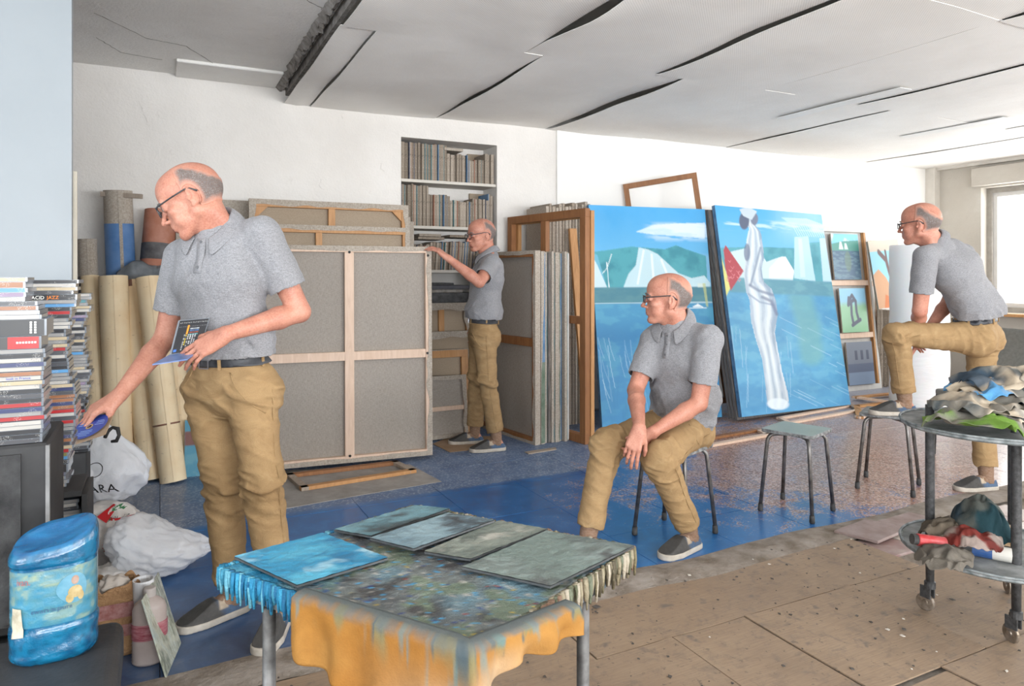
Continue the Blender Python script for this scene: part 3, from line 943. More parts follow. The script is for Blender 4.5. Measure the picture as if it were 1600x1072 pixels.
M_LENS = lens_material()

def nv(v): v = np.array(v, float); return v / np.linalg.norm(v)
def ortho(f, u):
    f = nv(f); u = np.array(u, float); u = nv(u - f * (u @ f)); return f, u

def add_hand(g, wrist, f, t, side, curl=0.5, spread=1.0, thumb=0.5, curls=None, scale=1.0):
    """wrist position, finger direction f, thumb-side direction t; side +1 = left hand, -1 = right hand"""
    f, t = ortho(f, t)
    n = np.cross(f, t) if side > 0 else np.cross(t, f)          # palm normal
    w = np.array(wrist, float)
    P = lambda a, b, c: w + (f * a + t * b + n * c) * scale
    R = lambda r: r * scale
    # palm: metacarpals
    kn = [(0.096, 0.028), (0.101, 0.009), (0.097, -0.010), (0.089, -0.027)]
    for (a, b) in kn:
        g.cone(P(0.008, b * 0.45, 0), P(a, b, -0.002), R(0.0165), R(0.0108), 0.010)
    g.cone(P(0.02, -0.018, 0.006), P(0.07, -0.024, 0.005), R(0.013), R(0.010), 0.012)
    g.cone(P(0.018, 0.016, 0.008), P(0.055, 0.030, 0.006), R(0.015), R(0.011), 0.012)
    lens = [(0.044, 0.026, 0.021), (0.049, 0.030, 0.022), (0.045, 0.027, 0.021), (0.035, 0.021, 0.019)]
    rad = [0.0088, 0.0090, 0.0085, 0.0076]
    for i, (a, b) in enumerate(kn):
        c = curls[i] if curls else curl * (0.9 + 0.12 * i)
        p = P(a, b, -0.001); ang = 0.0; sp = (b / 0.028) * 0.10 * spread
        for j in range(3):
            ang += c * (0.75, 0.95, 0.6)[j]
            d = f * math.cos(ang) * math.cos(sp) + t * math.sin(sp) * math.cos(ang) + n * math.sin(ang)
            q = p + d * lens[i][j] * scale
            r0 = R(rad[i] * (1.0, 0.93, 0.86)[j]); r1 = R(rad[i] * (0.93, 0.86, 0.74)[j])
            g.cone(p, q, r0, r1, 0.0022)
            g.ell(p, np.eye(3), (r0 * 1.06,) * 3, 0.003)
            p = q
    # thumb leaves the side of the palm near its base
    p = P(0.022, 0.024, 0.006); ang = 0.75 - 0.35 * thumb; cl = thumb * 0.5
    for j, (L, r0, r1) in enumerate(((0.042, 0.0135, 0.0105), (0.033, 0.0104, 0.0096), (0.026, 0.0097, 0.0078))):
        d = f * math.cos(ang) * math.cos(cl) + t * math.sin(ang) * math.cos(cl) + n * math.sin(cl)
        q = p + d * L * scale
        g.cone(p, q, R(r0), R(r1), 0.005 if j else 0.012)
        p = q; ang -= 0.30 * thumb; cl += 0.22 * thumb
    return P

def add_shoe(parent, heel, toe_dir, up=(0, 0, 1), L=0.285, h=0.004, tint=0.0):
    """slip-on shoe: canvas upper, rubber sole; heel = point on the ground under the heel's end"""
    f, u = ortho(toe_dir, up); l = np.cross(u, f); H = np.array(heel, float)
    P = lambda a, b, c: H + f * a + l * b + u * c
    lo = np.min([P(a, b, c) for a in (-0.02, L + 0.02) for b in (-0.07, 0.07) for c in (-0.02, 0.13)], 0)
    hi = np.max([P(a, b, c) for a in (-0.02, L + 0.02) for b in (-0.07, 0.07) for c in (-0.02, 0.13)], 0)
    g = SDF(lo, hi, h)
    X, Y, Z = np.meshgrid(*[np.arange(g.shape[i]) * h + g.lo[i] for i in range(3)], indexing='ij')
    Q = np.stack([X, Y, Z], -1) - H
    a, b, c = Q @ f, Q @ l, Q @ u
    def outline(grow):
        d = np.hypot(a - 0.040, b) - (0.034 + grow)
        t = np.clip((a - 0.04) / (L * 0.66 - 0.04), 0, 1)
        d = np.minimum(d, np.hypot(a - 0.04 - t * (L * 0.66 - 0.04), b - 0.004 * t) - (0.034 + 0.012 * t + grow))
        t = np.clip((a - L * 0.66) / (L * 0.17), 0, 1)
        return np.minimum(d, np.hypot(a - L * 0.66 - t * L * 0.17, b - 0.004 + 0.004 * t) - (0.046 - 0.002 * t + grow))
    o = outline(0.003)
    sole = np.maximum(o, np.maximum(-c - 0.0, c - 0.026 - 0.004 * sstep(0.75, 1.0, a / L)))
    g.d = sole.astype(np.float32); V, F = g.nets()
    quad_mesh('sole', V, F, M_SOLE, parent, smooth_steps=1)
    o = outline(-0.001)
    s_ = a / L
    top = np.where(s_ < 0.42, 0.078 - 0.012 * sstep(0.0, 0.25, s_), 0)
    top = np.where(s_ >= 0.42, 0.066 + 0.018 * sstep(0.38, 0.5, s_) - 0.052 * sstep(0.48, 0.98, s_), top + 0.018 * sstep(0.34, 0.42, s_))
    inset = 0.010 * np.clip((c - 0.02) / 0.06, 0, 1) ** 1.5 * 1.6
    d = np.maximum(o + inset, np.maximum(0.016 - c, (c - top) * 0.8))
    hole = np.maximum(np.hypot((a - 0.075) / 0.066, b / 0.027) * 0.03 - 0.03, 0.045 - c)
    d = np.maximum(d, -hole)
    g.d = d.astype(np.float32); V, F = g.nets()
    q = V - H; va = (q @ f) / L; vc = q @ u; vb = np.abs(q @ l)
    n_ = fbm(V * 40, 3, 3)
    grey = np.array(S(76, 74, 72)[:3]); blue = np.array(S(78, 98, 124)[:3]); dark = np.array(S(42, 42, 46)[:3])
    m = sstep(0.55, 0.42, va + (0.075 - vc) * 1.5)[:, None]
    c_ = grey * (1 - m) + blue * m
    e = (sstep(0.34, 0.38, va) * sstep(0.50, 0.46, va) * sstep(0.045, 0.052, vc))[:, None]
    c_ = c_ * (1 - e) + np.array(S(176, 160, 140)[:3]) * e
    c_ = c_ * (0.75 + 0.5 * n_[:, None])
    c_ = np.where(((vc < 0.064) & (np.hypot((q @ f - 0.075) / 0.066, vb / 0.027) < 0.98))[:, None], dark, c_)
    quad_mesh('shoe', V, F, M_SHOE, parent, colors=np.concatenate([c_, np.ones((len(c_), 1))], 1), smooth_steps=1)

def build_person(name, label, J, head, hands, feet, vox=0.004, group=None, cloth_h=0.0055, seed=1, blouse=0.0, pelvis_up=None, hem_drop=0.0, arch=0.0):
    """J: joints in world space; builds body, shirt, trousers, shoes, hair, glasses as children of one Empty"""
    J = {k: np.array(v, float) for k, v in J.items()}
    pel = (J['hipL'] + J['hipR']) / 2; N = J['neck']
    allp = np.array(list(J.values()) + [h[0] for h in feet.values()])
    root = thing(name, label, 'person', (float(pel[0]), float(pel[1]), float(min(allp[:, 2].min(), min(f[0][2] for f in feet.values())))), group)
    up = nv(N - pel)
    up_p = nv(pelvis_up) if pelvis_up is not None else nv(up + np.array((0, 0, 0.6)))
    left_p = nv(J['hipL'] - J['hipR'] - up_p * ((J['hipL'] - J['hipR']) @ up_p))
    left_s = nv(J['shL'] - J['shR'] - up * ((J['shL'] - J['shR']) @ up))
    left = nv(left_p + left_s)
    fwd_s = np.cross(left_s, up); fwd_p = np.cross(left_p, up_p)
    HC, hf, hu, hs = head
    hf, hu = ortho(hf, hu); hl = np.cross(hu, hf); HC = np.array(HC, float)
    Hd = lambda x, y, z: HC + hs * (x * hf + y * hl + z * hu)
    HR = np.array([hf, hl, hu])
    T = np.linalg.norm(N - pel)
    waist = pel + up_p * 0.15 - np.cross(left_p, up_p) * arch * 0.6; chest = N - up * 0.20 - fwd_s * arch
    # ---------------------------------------------------------------- body
    pts = np.concatenate([allp, [HC]])
    g = SDF(pts.min(0) - 0.26, pts.max(0) + 0.26, vox)
    # torso (under the clothes)
    g.cone(pel, waist, 0.082, 0.078, 0.02, left_p, 1.35)
    g.cone(waist, chest, 0.078, 0.085, 0.03, left, 1.35)
    g.cone(chest, N - up * 0.06, 0.085, 0.05, 0.03, left_s, 1.4)
    for s_ in 'LR':
        g.cone(J['sh' + s_], N - up * 0.035, 0.042, 0.04, 0.03)
        g.cone(J['hip' + s_], J['kn' + s_], 0.066, 0.046, 0.03)
        g.cone(J['kn' + s_], J['an' + s_], 0.046, 0.034, 0.01)
        an = J['an' + s_]; hp, td = feet[s_][0], nv(feet[s_][1]); fu = np.array(feet[s_][2]) if len(feet[s_]) > 2 else np.array((0, 0, 1.0))
        g.cone(an - fu * 0.04, np.array(hp) + td * 0.19 + fu * 0.030, 0.026, 0.014, 0.01)
        g.cone(an, np.array(hp) + td * 0.045 + fu * 0.038, 0.030, 0.026, 0.01)
        sh, el, wr = J['sh' + s_], J['el' + s_], J['wr' + s_]
        g.ell(sh, np.eye(3), (0.052,) * 3, 0.02)
        g.cone(sh, el, 0.050, 0.040, 0.012)
        mid = sh * 0.45 + el * 0.55
        g.cone(sh * 0.7 + el * 0.3, mid, 0.049, 0.046, 0.02)
        fm = el * 0.70 + wr * 0.30
        g.cone(el, fm, 0.038, 0.0405, 0.012)
        g.cone(fm, wr, 0.0405, 0.0255, 0.012)
        hd = hands[s_]
        ff, tt = ortho(hd['f'], hd['t'])
        g.cone(wr, wr + ff * 0.02, 0.023, 0.02, 0.01, tt, 1.25)
        add_hand(g, wr, hd['f'], hd['t'], 1 if s_ == 'L' else -1, hd.get('curl', 0.5), hd.get('spread', 1.0), hd.get('thumb', 0.5), hd.get('curls'), hd.get('scale', 1.0))
    # neck and head
    nb = N - up * 0.03
    g.cone(nb, Hd(-0.028, 0, -0.045), 0.062, 0.056, 0.02)
    g.cone(N + fwd_s * 0.012, Hd(0.01, 0, -0.07), 0.05, 0.045, 0.02)
    for s_ in (1, -1):
        g.cone(N + fwd_s * 0.045 + left_s * s_ * 0.018 - up * 0.02, Hd(-0.02, s_ * 0.055, -0.05), 0.014, 0.016, 0.02)
        g.cone(N + left_s * s_ * 0.075 - up * 0.045 - fwd_s * 0.02, Hd(-0.040, s_ * 0.025, -0.065), 0.024, 0.028, 0.025)
    def E(c, r, k, mode='u', R=HR): g.ell(Hd(*c), R, tuple(q * hs for q in r), k, mode)
    def Cn(a, b, ra, rb, k, mode='u'): g.cone(Hd(*a), Hd(*b), ra * hs, rb * hs, k, mode=mode)
    E((-0.010, 0, 0.046), (0.100, 0.0765, 0.084), 0.006)
    E((-0.030, 0, 0.030), (0.076, 0.073, 0.075), 0.02)
    E((0.040, 0, 0.050), (0.054, 0.060, 0.062), 0.02)
    E((0.034, 0, -0.028), (0.060, 0.058, 0.070), 0.02)
    for s_ in (1, -1):
        Cn((0.0, s_ * 0.056, -0.048), (0.060, s_ * 0.024, -0.090), 0.016, 0.017, 0.018)
        Cn((-0.004, s_ * 0.060, -0.01), (0.0, s_ * 0.056, -0.048), 0.014, 0.016, 0.015)
        E((0.058, s_ * 0.045, -0.016), (0.026, 0.021, 0.020), 0.012)
        E((0.052, s_ * 0.036, -0.048), (0.028, 0.022, 0.026), 0.014)
    Cn((0.074, -0.012, -0.092), (0.074, 0.012, -0.092), 0.0175, 0.0175, 0.014)
    Cn((0.078, -0.016, -0.058), (0.078, 0.016, -0.058), 0.017, 0.017, 0.014)
    Cn((0.084, -0.034, 0.027), (0.088, -0.010, 0.024), 0.011, 0.011, 0.010)
    Cn((0.084, 0.034, 0.027), (0.088, 0.010, 0.024), 0.011, 0.011, 0.010)
    for s_ in (1, -1):
        E((0.099, s_ * 0.032, 0.008), (0.014, 0.017, 0.012), 0.010, 's')
        E((0.0815, s_ * 0.031, 0.009), (0.0135, 0.0145, 0.0135), 0.003)
        Cn((0.088, s_ * 0.020, 0.0015), (0.085, s_ * 0.042, 0.002), 0.0045, 0.004, 0.004)
    Cn((0.092, 0, 0.016), (0.1125, 0, -0.022), 0.0066, 0.0082, 0.008)
    E((0.1135, 0, -0.0265), (0.0105, 0.0095, 0.0090), 0.005)
    for s_ in (1, -1):
        E((0.1015, s_ * 0.0118, -0.030), (0.0110, 0.0062, 0.0070), 0.004)
    Cn((0.092, 0, -0.034), (0.094, 0, -0.048), 0.008, 0.007, 0.006)
    Cn((0.0925, -0.016, -0.0535), (0.0925, 0.016, -0.0535), 0.0060, 0.0060, 0.004)
    Cn((0.0905, -0.015, -0.0655), (0.0905, 0.015, -0.0655), 0.0066, 0.0066, 0.004)
    Cn((0.100, -0.022, -0.0595), (0.100, 0.022, -0.0595), 0.0030, 0.0030, 0.002, 's')
    E((0.096, 0, -0.0775), (0.010, 0.022, 0.006), 0.006, 's')
    for s_ in (1, -1):                                             # ears
        ax = nv(np.array((-0.45, s_ * 0.9, 0.0))); ex = nv(np.array((0.9, s_ * 0.45, -0.12))); ez = np.cross(ex, ax) * s_
        Re = np.array([ex[0] * hf + ex[1] * hl + ex[2] * hu, ax[0] * hf + ax[1] * hl + ax[2] * hu, ez[0] * hf + ez[1] * hl + ez[2] * hu])
        E((-0.012, s_ * 0.078, -0.002), (0.0185, 0.0085, 0.0325), 0.004, 'u', Re)
        E((-0.004, s_ * 0.0875, 0.006), (0.0105, 0.0085, 0.0180), 0.003, 's', Re); E((-0.002, s_ * 0.084, -0.008), (0.005, 0.008, 0.007), 0.002, 's', Re)
        E((0.002, s_ * 0.080, -0.006), (0.006, 0.005, 0.007), 0.003, 'u', Re)
        E((-0.004, s_ * 0.076, -0.029), (0.009, 0.007, 0.010), 0.004, 'u', Re)
    V, Q = g.nets()
    quad_mesh('body', V, Q, M_SKIN, root, smooth_steps=1)
    # ---------------------------------------------------------------- hair (cropped fringe round the back and sides)
    hr = 0.14 * hs
    gh = SDF(HC - hr - 0.02, HC + hr + 0.02, 0.0035)
    idx = np.indices(gh.shape).reshape(3, -1).T * gh.h + gh.lo
    dh = g.sample(idx)
    rel = (idx - HC) / hs; x, y, z = rel @ hf, rel @ hl, rel @ hu
    ay = np.abs(y)
    wob = (fbm(idx * 60, 5, 3) - 0.5) * 0.02
    topline = 0.112 + np.minimum(x + 0.02, 0) * 0.86 + wob
    topm = z - topline
    topm = np.maximum(topm, np.where(z > 0.06, 0.034 - ay, -1))
    front = x - (0.012 - 0.10 * np.maximum(z - 0.06, 0) + wob * 0.6)
    front = np.maximum(front, np.where(z < 0.020, x + 0.022, -1))
    nape = (-0.036 - 0.12 * (x + 0.09)) - z + wob * 0.5
    ear = (1 - np.hypot((x + 0.010) / 0.025, (z - 0.001) / 0.037)) * 0.03
    ear = np.where(ay > 0.045, ear, -1)
    mask = np.maximum(np.maximum(topm, front), np.maximum(nape, ear))
    gh.d = np.maximum(dh - 0.0032, mask).reshape(gh.shape).astype(np.float32)
    V, Q = gh.nets()
    # keep only the outer skin of the shell
    keepv = g.sample(V) > -0.004
    Q = Q[keepv[Q].all(1)]
    gm = SDF(gh.lo, gh.lo + 0.01, gh.h); gm.shape = gh.shape; gm.d = mask.reshape(gh.shape).astype(np.float32)
    fade = np.clip(-gm.sample(V) / 0.020, 0, 1)
    used = np.unique(Q); rm = np.full(len(V), -1); rm[used] = np.arange(len(used))
    quad_mesh('hair', V[used], rm[Q], M_HAIR, root, fade=fade[used])
    # brows, eyes, lips
    for s_ in (1, -1):
        m = MB(); m.tube([Hd(0.0965, s_ * 0.014, 0.027), Hd(0.0985, s_ * 0.026, 0.0315), Hd(0.0925, s_ * 0.041, 0.029), Hd(0.083, s_ * 0.050, 0.022)], [0.003 * hs, 0.0042 * hs, 0.0036 * hs, 0.0015 * hs], 8)
        m.build('eyebrow', M_BROW, root, smooth=True)
    for s_ in (1, -1):
        m = MB(); m.lathe([(0.0001, -0.0105 * hs)] + [(0.0105 * hs * math.cos(a), 0.0105 * hs * math.sin(a)) for a in np.linspace(-1.2, 0.9, 7)], Hd(0.0855, s_ * 0.031, 0.0085), 14, hf)
        m.slot(1); m.lathe([(0.0062 * hs, 0.0085 * hs), (0.005 * hs, 0.0099 * hs), (0.0001, 0.0106 * hs)], Hd(0.0855, s_ * 0.031, 0.0085), 14, hf)
        m.build('eye', [M_EYE, M_IRIS], root, smooth=True)
    m = MB()
    m.tube([Hd(0.088, -0.021, -0.0600), Hd(0.0955, -0.010, -0.0565), Hd(0.0975, 0, -0.0575), Hd(0.0955, 0.010, -0.0565), Hd(0.088, 0.021, -0.0600)], [0.0012 * hs, 0.0030 * hs, 0.0034 * hs, 0.0030 * hs, 0.0012 * hs], 8)
    m.tube([Hd(0.087, -0.019, -0.0620), Hd(0.0935, -0.009, -0.0650), Hd(0.0950, 0, -0.0655), Hd(0.0935, 0.009, -0.0650), Hd(0.087, 0.019, -0.0620)], [0.0012 * hs, 0.0030 * hs, 0.0036 * hs, 0.0030 * hs, 0.0012 * hs], 8)
    m.build('lips', M_LIP, root, smooth=True)
    # spectacles
    m = MB()
    for s_ in (1, -1):
        loop = []
        for k in range(20):
            a = 2 * PI * k / 20; ca, sa = math.cos(a), math.sin(a)
            ex = 0.0235 * math.copysign(abs(ca) ** 0.75, ca); ez = 0.0165 * math.copysign(abs(sa) ** 0.75, sa)
            loop.append(Hd(0.1105 - 0.004 * abs(ex + 0.0235 * 0) / 0.0235 * (1 if ex > 0 else 0.2), s_ * (0.0325 + ex), 0.006 + ez))
        m.slot(0); m.tube([Vector(p) for p in loop + loop[:2]], 0.0021 * hs, 6)
        c = Vector(Hd(0.1105, s_ * 0.0325, 0.006)); m.slot(1)
        b = [c] + [Vector(p) for p in loop]
        m.add(b, [(0, 1 + k, 1 + (k + 1) % 20) for k in range(20)])
        m.slot(0)
        m.tube([Hd(0.106, s_ * 0.055, 0.013), Hd(0.100, s_ * 0.0665, 0.0155), Hd(0.05, s_ * 0.0765, 0.021), Hd(0.0, s_ * 0.0820, 0.026), Hd(-0.016, s_ * 0.0805, 0.022), Hd(-0.034, s_ * 0.0775, 0.006)],
               [0.0026 * hs, 0.0028 * hs, 0.0025 * hs, 0.0026 * hs, 0.0030 * hs, 0.0034 * hs], 8)
    m.tube([Hd(0.110, -0.0095, 0.011), Hd(0.1145, 0, 0.0135), Hd(0.110, 0.0095, 0.011)], 0.002 * hs, 6)
    m.build('glasses', [M_RIM, M_LENS], root, smooth=True, fixn=False)
    # ---------------------------------------------------------------- shirt
    h = cloth_h
    tp = np.array([pel, N, J['shL'], J['shR'], J['shL'] * 0.2 + J['elL'] * 0.8, J['shR'] * 0.2 + J['elR'] * 0.8])
    gs = SDF(tp.min(0) - 0.24, tp.max(0) + 0.24, h)
    hem = pel + up_p * (0.116 - hem_drop)
    gs.cone(hem, waist + up_p * 0.02, 0.109 + blouse * 0.7, 0.113 + blouse, 0.02, left_p, 1.36, flat0=True)
    gs.cone(waist + up * 0.03, chest, 0.112 + blouse, 0.116, 0.04, left, 1.38)
    gs.cone(chest - fwd_s * 0.01, N - up * 0.10 - fwd_s * 0.008, 0.118, 0.088, 0.04, left_s, 1.42)
    for s_ in 'LR':
        sh, el = J['sh' + s_], J['el' + s_]
        sg = 1 if s_ == 'L' else -1
        gs.cone(sh + up * 0.004, N - up * 0.050 - fwd_s * 0.012, 0.058, 0.056, 0.035)
        gs.cone(chest + left_s * sg * 0.085 + fwd_s * 0.02, N - up * 0.11 + left_s * sg * 0.08 + fwd_s * 0.015, 0.078, 0.070, 0.04)
        gs.cone(chest + left_s * sg * 0.085 - fwd_s * 0.025, N - up * 0.11 + left_s * sg * 0.08 - fwd_s * 0.035, 0.076, 0.070, 0.04)
        a = nv(el - sh); Ls = min(0.215, np.linalg.norm(el - sh) * 0.72)
        gs.cone(sh, sh + a * Ls, 0.0665, 0.0640, 0.022, flat1=True)
    gs.cone(N - up * 0.06, N - up * 0.012, 0.074, 0.067, 0.03)
    rs = np.random.RandomState(seed)
    A1 = nv(left + up * 0.8 + np.array((0.1, 0, 0))); A2 = nv(left - up * 0.8)
    def folds(P):
        r = P - pel
        q = np.stack([r @ A1 * 4.0, r @ A2 * 14.0, r @ fwd_s * 5.0], -1) + seed * 3.1
        q2 = np.stack([r @ A2 * 4.0, r @ A1 * 13.0, r @ fwd_s * 5.0], -1) + seed * 7.7
        a = np.abs(2 * fbm(q, seed, 3) - 1); b = np.abs(2 * fbm(q2, seed + 9, 3) - 1)
        low = sstep(0.55 * T, 0.05, r @ up)
        ra = (1 - np.clip(a / 0.42, 0, 1)) ** 1.6; rb = (1 - np.clip(b / 0.42, 0, 1)) ** 1.6
        return 0.003 - ra * 0.012 * (0.35 + 0.8 * low) - rb * 0.011 * (0.3 + 0.8 * low)
    gs.wrinkle(folds)
    X_ = [(np.arange(gs.shape[i]) * gs.h + gs.lo[i]).astype(np.float32) for i in range(3)]
    hz = (X_[0][:, None, None] - hem[0]) * up_p[0] + (X_[1][None, :, None] - hem[1]) * up_p[1] + (X_[2][None, None, :] - hem[2]) * up_p[2]
    gs.d = np.maximum(gs.d, -hz)
    V, Q = gs.nets()
    caps = [(hem, -up_p, 0.30)]
    for s_ in 'LR':
        sh, el = J['sh' + s_], J['el' + s_]; a = nv(el - sh); Ls = min(0.215, np.linalg.norm(el - sh) * 0.72)
        caps.append((sh + a * Ls, a, 0.085))
    Q = drop_caps(V, Q, caps)
    used = np.unique(Q); rm = np.full(len(V), -1); rm[used] = np.arange(len(used))
    so = quad_mesh('polo_shirt', V[used], rm[Q], M_SHIRT, root, smooth_steps=1)
    md = so.modifiers.new('solid', 'SOLIDIFY'); md.thickness = 0.003; md.offset = -1; md.use_rim_only = True
    # sleeve hems
    # collar
    un = nv(nv(np.array(Hd(-0.03, 0, -0.06)) - N) * 0.6 + up * 0.4)
    fn = nv(fwd_s - un * (fwd_s @ un)); ln = np.cross(un, fn)
    m = MB(); K = 28; rows = []
    for i in range(K + 1):
        ph = -2.70 + 5.40 * i / K                                   # 0 = back of the neck
        d = -fn * math.cos(ph) + ln * math.sin(ph)
        fr = sstep(0.9, 2.8, abs(ph)); tip = sstep(2.0, 2.70, abs(ph))
        base = N - up * 0.012 + d * 0.068 + fn * 0.012 - un * (0.040 * fr) + fn * 0.030 * fr
        topp = N + d * (0.067 - 0.002 * fr) + fn * (0.006 + 0.026 * fr) + un * (0.046 - 0.058 * fr)
        drop = 0.050 + 0.016 * tip
        mid = topp + d * 0.010 - un * 0.010
        flap = topp + d * (0.030 + 0.006 * fr) - un * drop + fn * (0.006 * fr)
        # keep the flap on the outside of the shirt
        dist = float(gs.sample(np.array([flap]))[0])
        if dist < 0.012: flap = flap + (d * 0.65 + un * 0.45) * (0.013 - dist)
        mid2 = (mid + flap) / 2 + d * 0.006
        rows.append([base, (base + topp) / 2, topp, mid, mid2, flap])
    m.add([p for r in rows for p in r], [(i * 6 + j, i * 6 + j + 1, (i + 1) * 6 + j + 1, (i + 1) * 6 + j) for i in range(K) for j in range(5)])
    m.build('collar', M_SHIRT, root, smooth=True, solid=0.0035, subsurf=1)
    # placket and buttons
    m = MB(); st = []
    for i in range(7):
        p = N - up * (0.05 + 0.020 * i) - fwd_s * 0.0
        ps = []
        for o_ in (-0.016, 0.016):
            ps.append(gs.cast(p + left_s * o_, fwd_s) + Vector(fwd_s) * 0.0015)
        st.append(ps)
    m.add([q for r in st for q in r], [(2 * i, 2 * i + 1, 2 * i + 3, 2 * i + 2) for i in range(6)])
    pk = m.build('placket', M_SHIRT, root, smooth=True, solid=0.004)
    for t in (0.062, 0.105, 0.15):
        c = gs.cast(N - up * t, fwd_s) + Vector(fwd_s) * 0.0045
        m = MB(); m.lathe([(0.0055, -0.0015), (0.0055, 0.001), (0.004, 0.0016)], c, 12, fwd_s); m.build('button', M_BUTTON, pk, smooth=False)
    # ---------------------------------------------------------------- trousers
    tp = np.array([J[k] for k in ('hipL', 'hipR', 'knL', 'knR', 'anL', 'anR')])
    gt = SDF(tp.min(0) - 0.22, tp.max(0) + 0.22, h)
    wtop = pel + up_p * 0.128
    gt.cone(pel - up_p * 0.01, wtop, 0.106, 0.105, 0.02, left_p, 1.38, flat1=True)
    gw = SDF(gt.lo, gt.lo + 0.01, h); gw.shape = gt.shape; gw.d = gt.d.copy()
    cuffs = []
    for s_ in 'LR':
        hp, kn, an = J['hip' + s_], J['kn' + s_], J['an' + s_]
        sg = 1 if s_ == 'L' else -1
        gt.ell(hp - fwd_p * 0.035 - up_p * 0.02, np.eye(3), (0.085, 0.085, 0.095), 0.04)
        gt.cone(hp, kn, 0.089, 0.066, 0.025)
        a = nv(an - kn); Lc = np.linalg.norm(an - kn) - 0.055
        ce = kn + a * Lc
        gt.cone(kn, ce, 0.065, 0.060, 0.012, flat1=True)
        cuffs.append((ce, a, 0.085))
    P_ = dict(J)
    def tfolds(P):
        out = np.zeros(len(P))
        for s_ in 'LR':
            hp, kn, an = J['hip' + s_], J['kn' + s_], J['an' + s_]
            for (A, B, f0) in ((hp, kn, 0), (kn, an, 1)):
                ab = B - A; L = np.linalg.norm(ab); a = ab / L
                r = P - A; t = (r @ a) / L
                rad = np.linalg.norm(r - (r @ a)[:, None] * a, axis=1)
                w = sstep(0.17, 0.10, rad) * sstep(-0.25, 0.0, t) * sstep(1.25, 1.0, t)
                sd = nv(np.cross(a, fwd_p + 0.3 * left_p))
                q = np.stack([(r @ a) * 15 + (r @ sd) * 6, (r @ sd) * 5, (r @ np.cross(a, sd)) * 4], -1) + seed * 5.3 + f0 * 11
                n_ = np.abs(2 * fbm(q, seed + 3, 3) - 1)
                near = np.exp(-((t - (1.0 if f0 == 0 else 0.0)) / 0.22) ** 2) + 0.8 * (np.exp(-((t - 0.05) / 0.25) ** 2) if f0 == 0 else 0.3 * np.exp(-((t - 0.85) / 0.2) ** 2))
                out -= w * ((1 - np.clip(n_ / 0.42, 0, 1)) ** 1.6 - 0.2) * (0.005 + 0.014 * near)
        return np.clip(out, -0.02, 0.02)
    gt.wrinkle(tfolds)
    V, Q = gt.nets()
    Q = drop_caps(V, Q, cuffs)
    used = np.unique(Q); rm = np.full(len(V), -1); rm[used] = np.arange(len(used))
    to = quad_mesh('trousers', V[used], rm[Q], M_CHINO, root, smooth_steps=1)
    md = to.modifiers.new('solid', 'SOLIDIFY'); md.thickness = 0.003; md.offset = -1; md.use_rim_only = True
    # side seams and pocket edges laid on the cloth
    for s_ in 'LR':
        hp, kn, an = J['hip' + s_], J['kn' + s_], J['an' + s_]; sg = 1 if s_ == 'L' else -1
        pts = []
        for (A, B, t0, t1) in ((hp, kn, 0.05, 0.95), (kn, an, 0.08, 0.82)):
            for t in np.linspace(t0, t1, 7):
                c = A + (B - A) * t; a = nv(B - A); o_ = nv(left_p * sg - a * ((left_p * sg) @ a))
                pts.append(gt.cast(c, o_, 0.2))
        m = MB(); m.tube(pts, 0.0022, 5); m.build('side_seam', M_CHINO, to, smooth=True)
        pts = []
        for t in np.linspace(0, 1, 6):
            c = pel + up_p * (0.07 - 0.15 * t) + left_p * sg * 0.03
            d = nv(left_p * sg * (0.55 + 0.45 * t) + fwd_p * (0.75 - 0.55 * t * t))
            pts.append(gt.cast(c, d, 0.3))
        m = MB(); m.tube(pts, 0.0028, 5); m.build('pocket_edge', M_CHINO, to, smooth=True)
    # belt
    bl = SDF(pel + up_p * 0.11 - 0.27, pel + up_p * 0.11 + 0.27, 0.005)
    idx = np.indices(bl.shape).reshape(3, -1).T * bl.h + bl.lo
    dt = gt.sample(np.clip(idx - up_p * 0.012, gt.lo, gt.lo + (np.array(gt.shape) - 2) * gt.h))
    dw = gw.sample(np.clip(idx, gt.lo, gt.lo + (np.array(gt.shape) - 2) * gt.h))
    rel = (idx - (pel + up_p * 0.104)) @ up_p
    bl.d = np.maximum(np.maximum(dt - 0.006, np.abs(rel) - 0.0165), dw - 0.020).reshape(bl.shape).astype(np.float32)
    V, Q = bl.nets(); b_o = quad_mesh('belt', V, Q, M_BELT, root, smooth_steps=1)
    c = bl.cast(pel + up_p * 0.104, fwd_p, 0.3)
    m = MB(); x = Vector(left_p); y = Vector(up_p); z = Vector(fwd_p)
    for (a, b) in (((-0.022, -0.018), (-0.022, 0.018)), ((-0.022, 0.018), (0.022, 0.018)), ((0.022, 0.018), (0.022, -0.018)), ((0.022, -0.018), (-0.022, -0.018))):
        m.bar(c + x * a[0] + y * a[1] + z * 0.003, c + x * b[0] + y * b[1] + z * 0.003, 0.005, 0.004, z)
    m.build('buckle', M_BUCKLE, b_o)
    for k in range(6):                                             # belt loops
        an_ = 0.55 + k * (2 * PI - 1.1) / 5
        d = fwd_p * math.cos(an_) + left_p * math.sin(an_)
        p0 = bl.cast(pel + up_p * 0.104, d, 0.3); m = MB()
        m.bar(p0 - y * 0.024 + Vector(d) * 0.003, p0 + y * 0.022 + Vector(d) * 0.003, 0.011, 0.004, Vector(d)); m.build('belt_loop', M_CHINO, to)
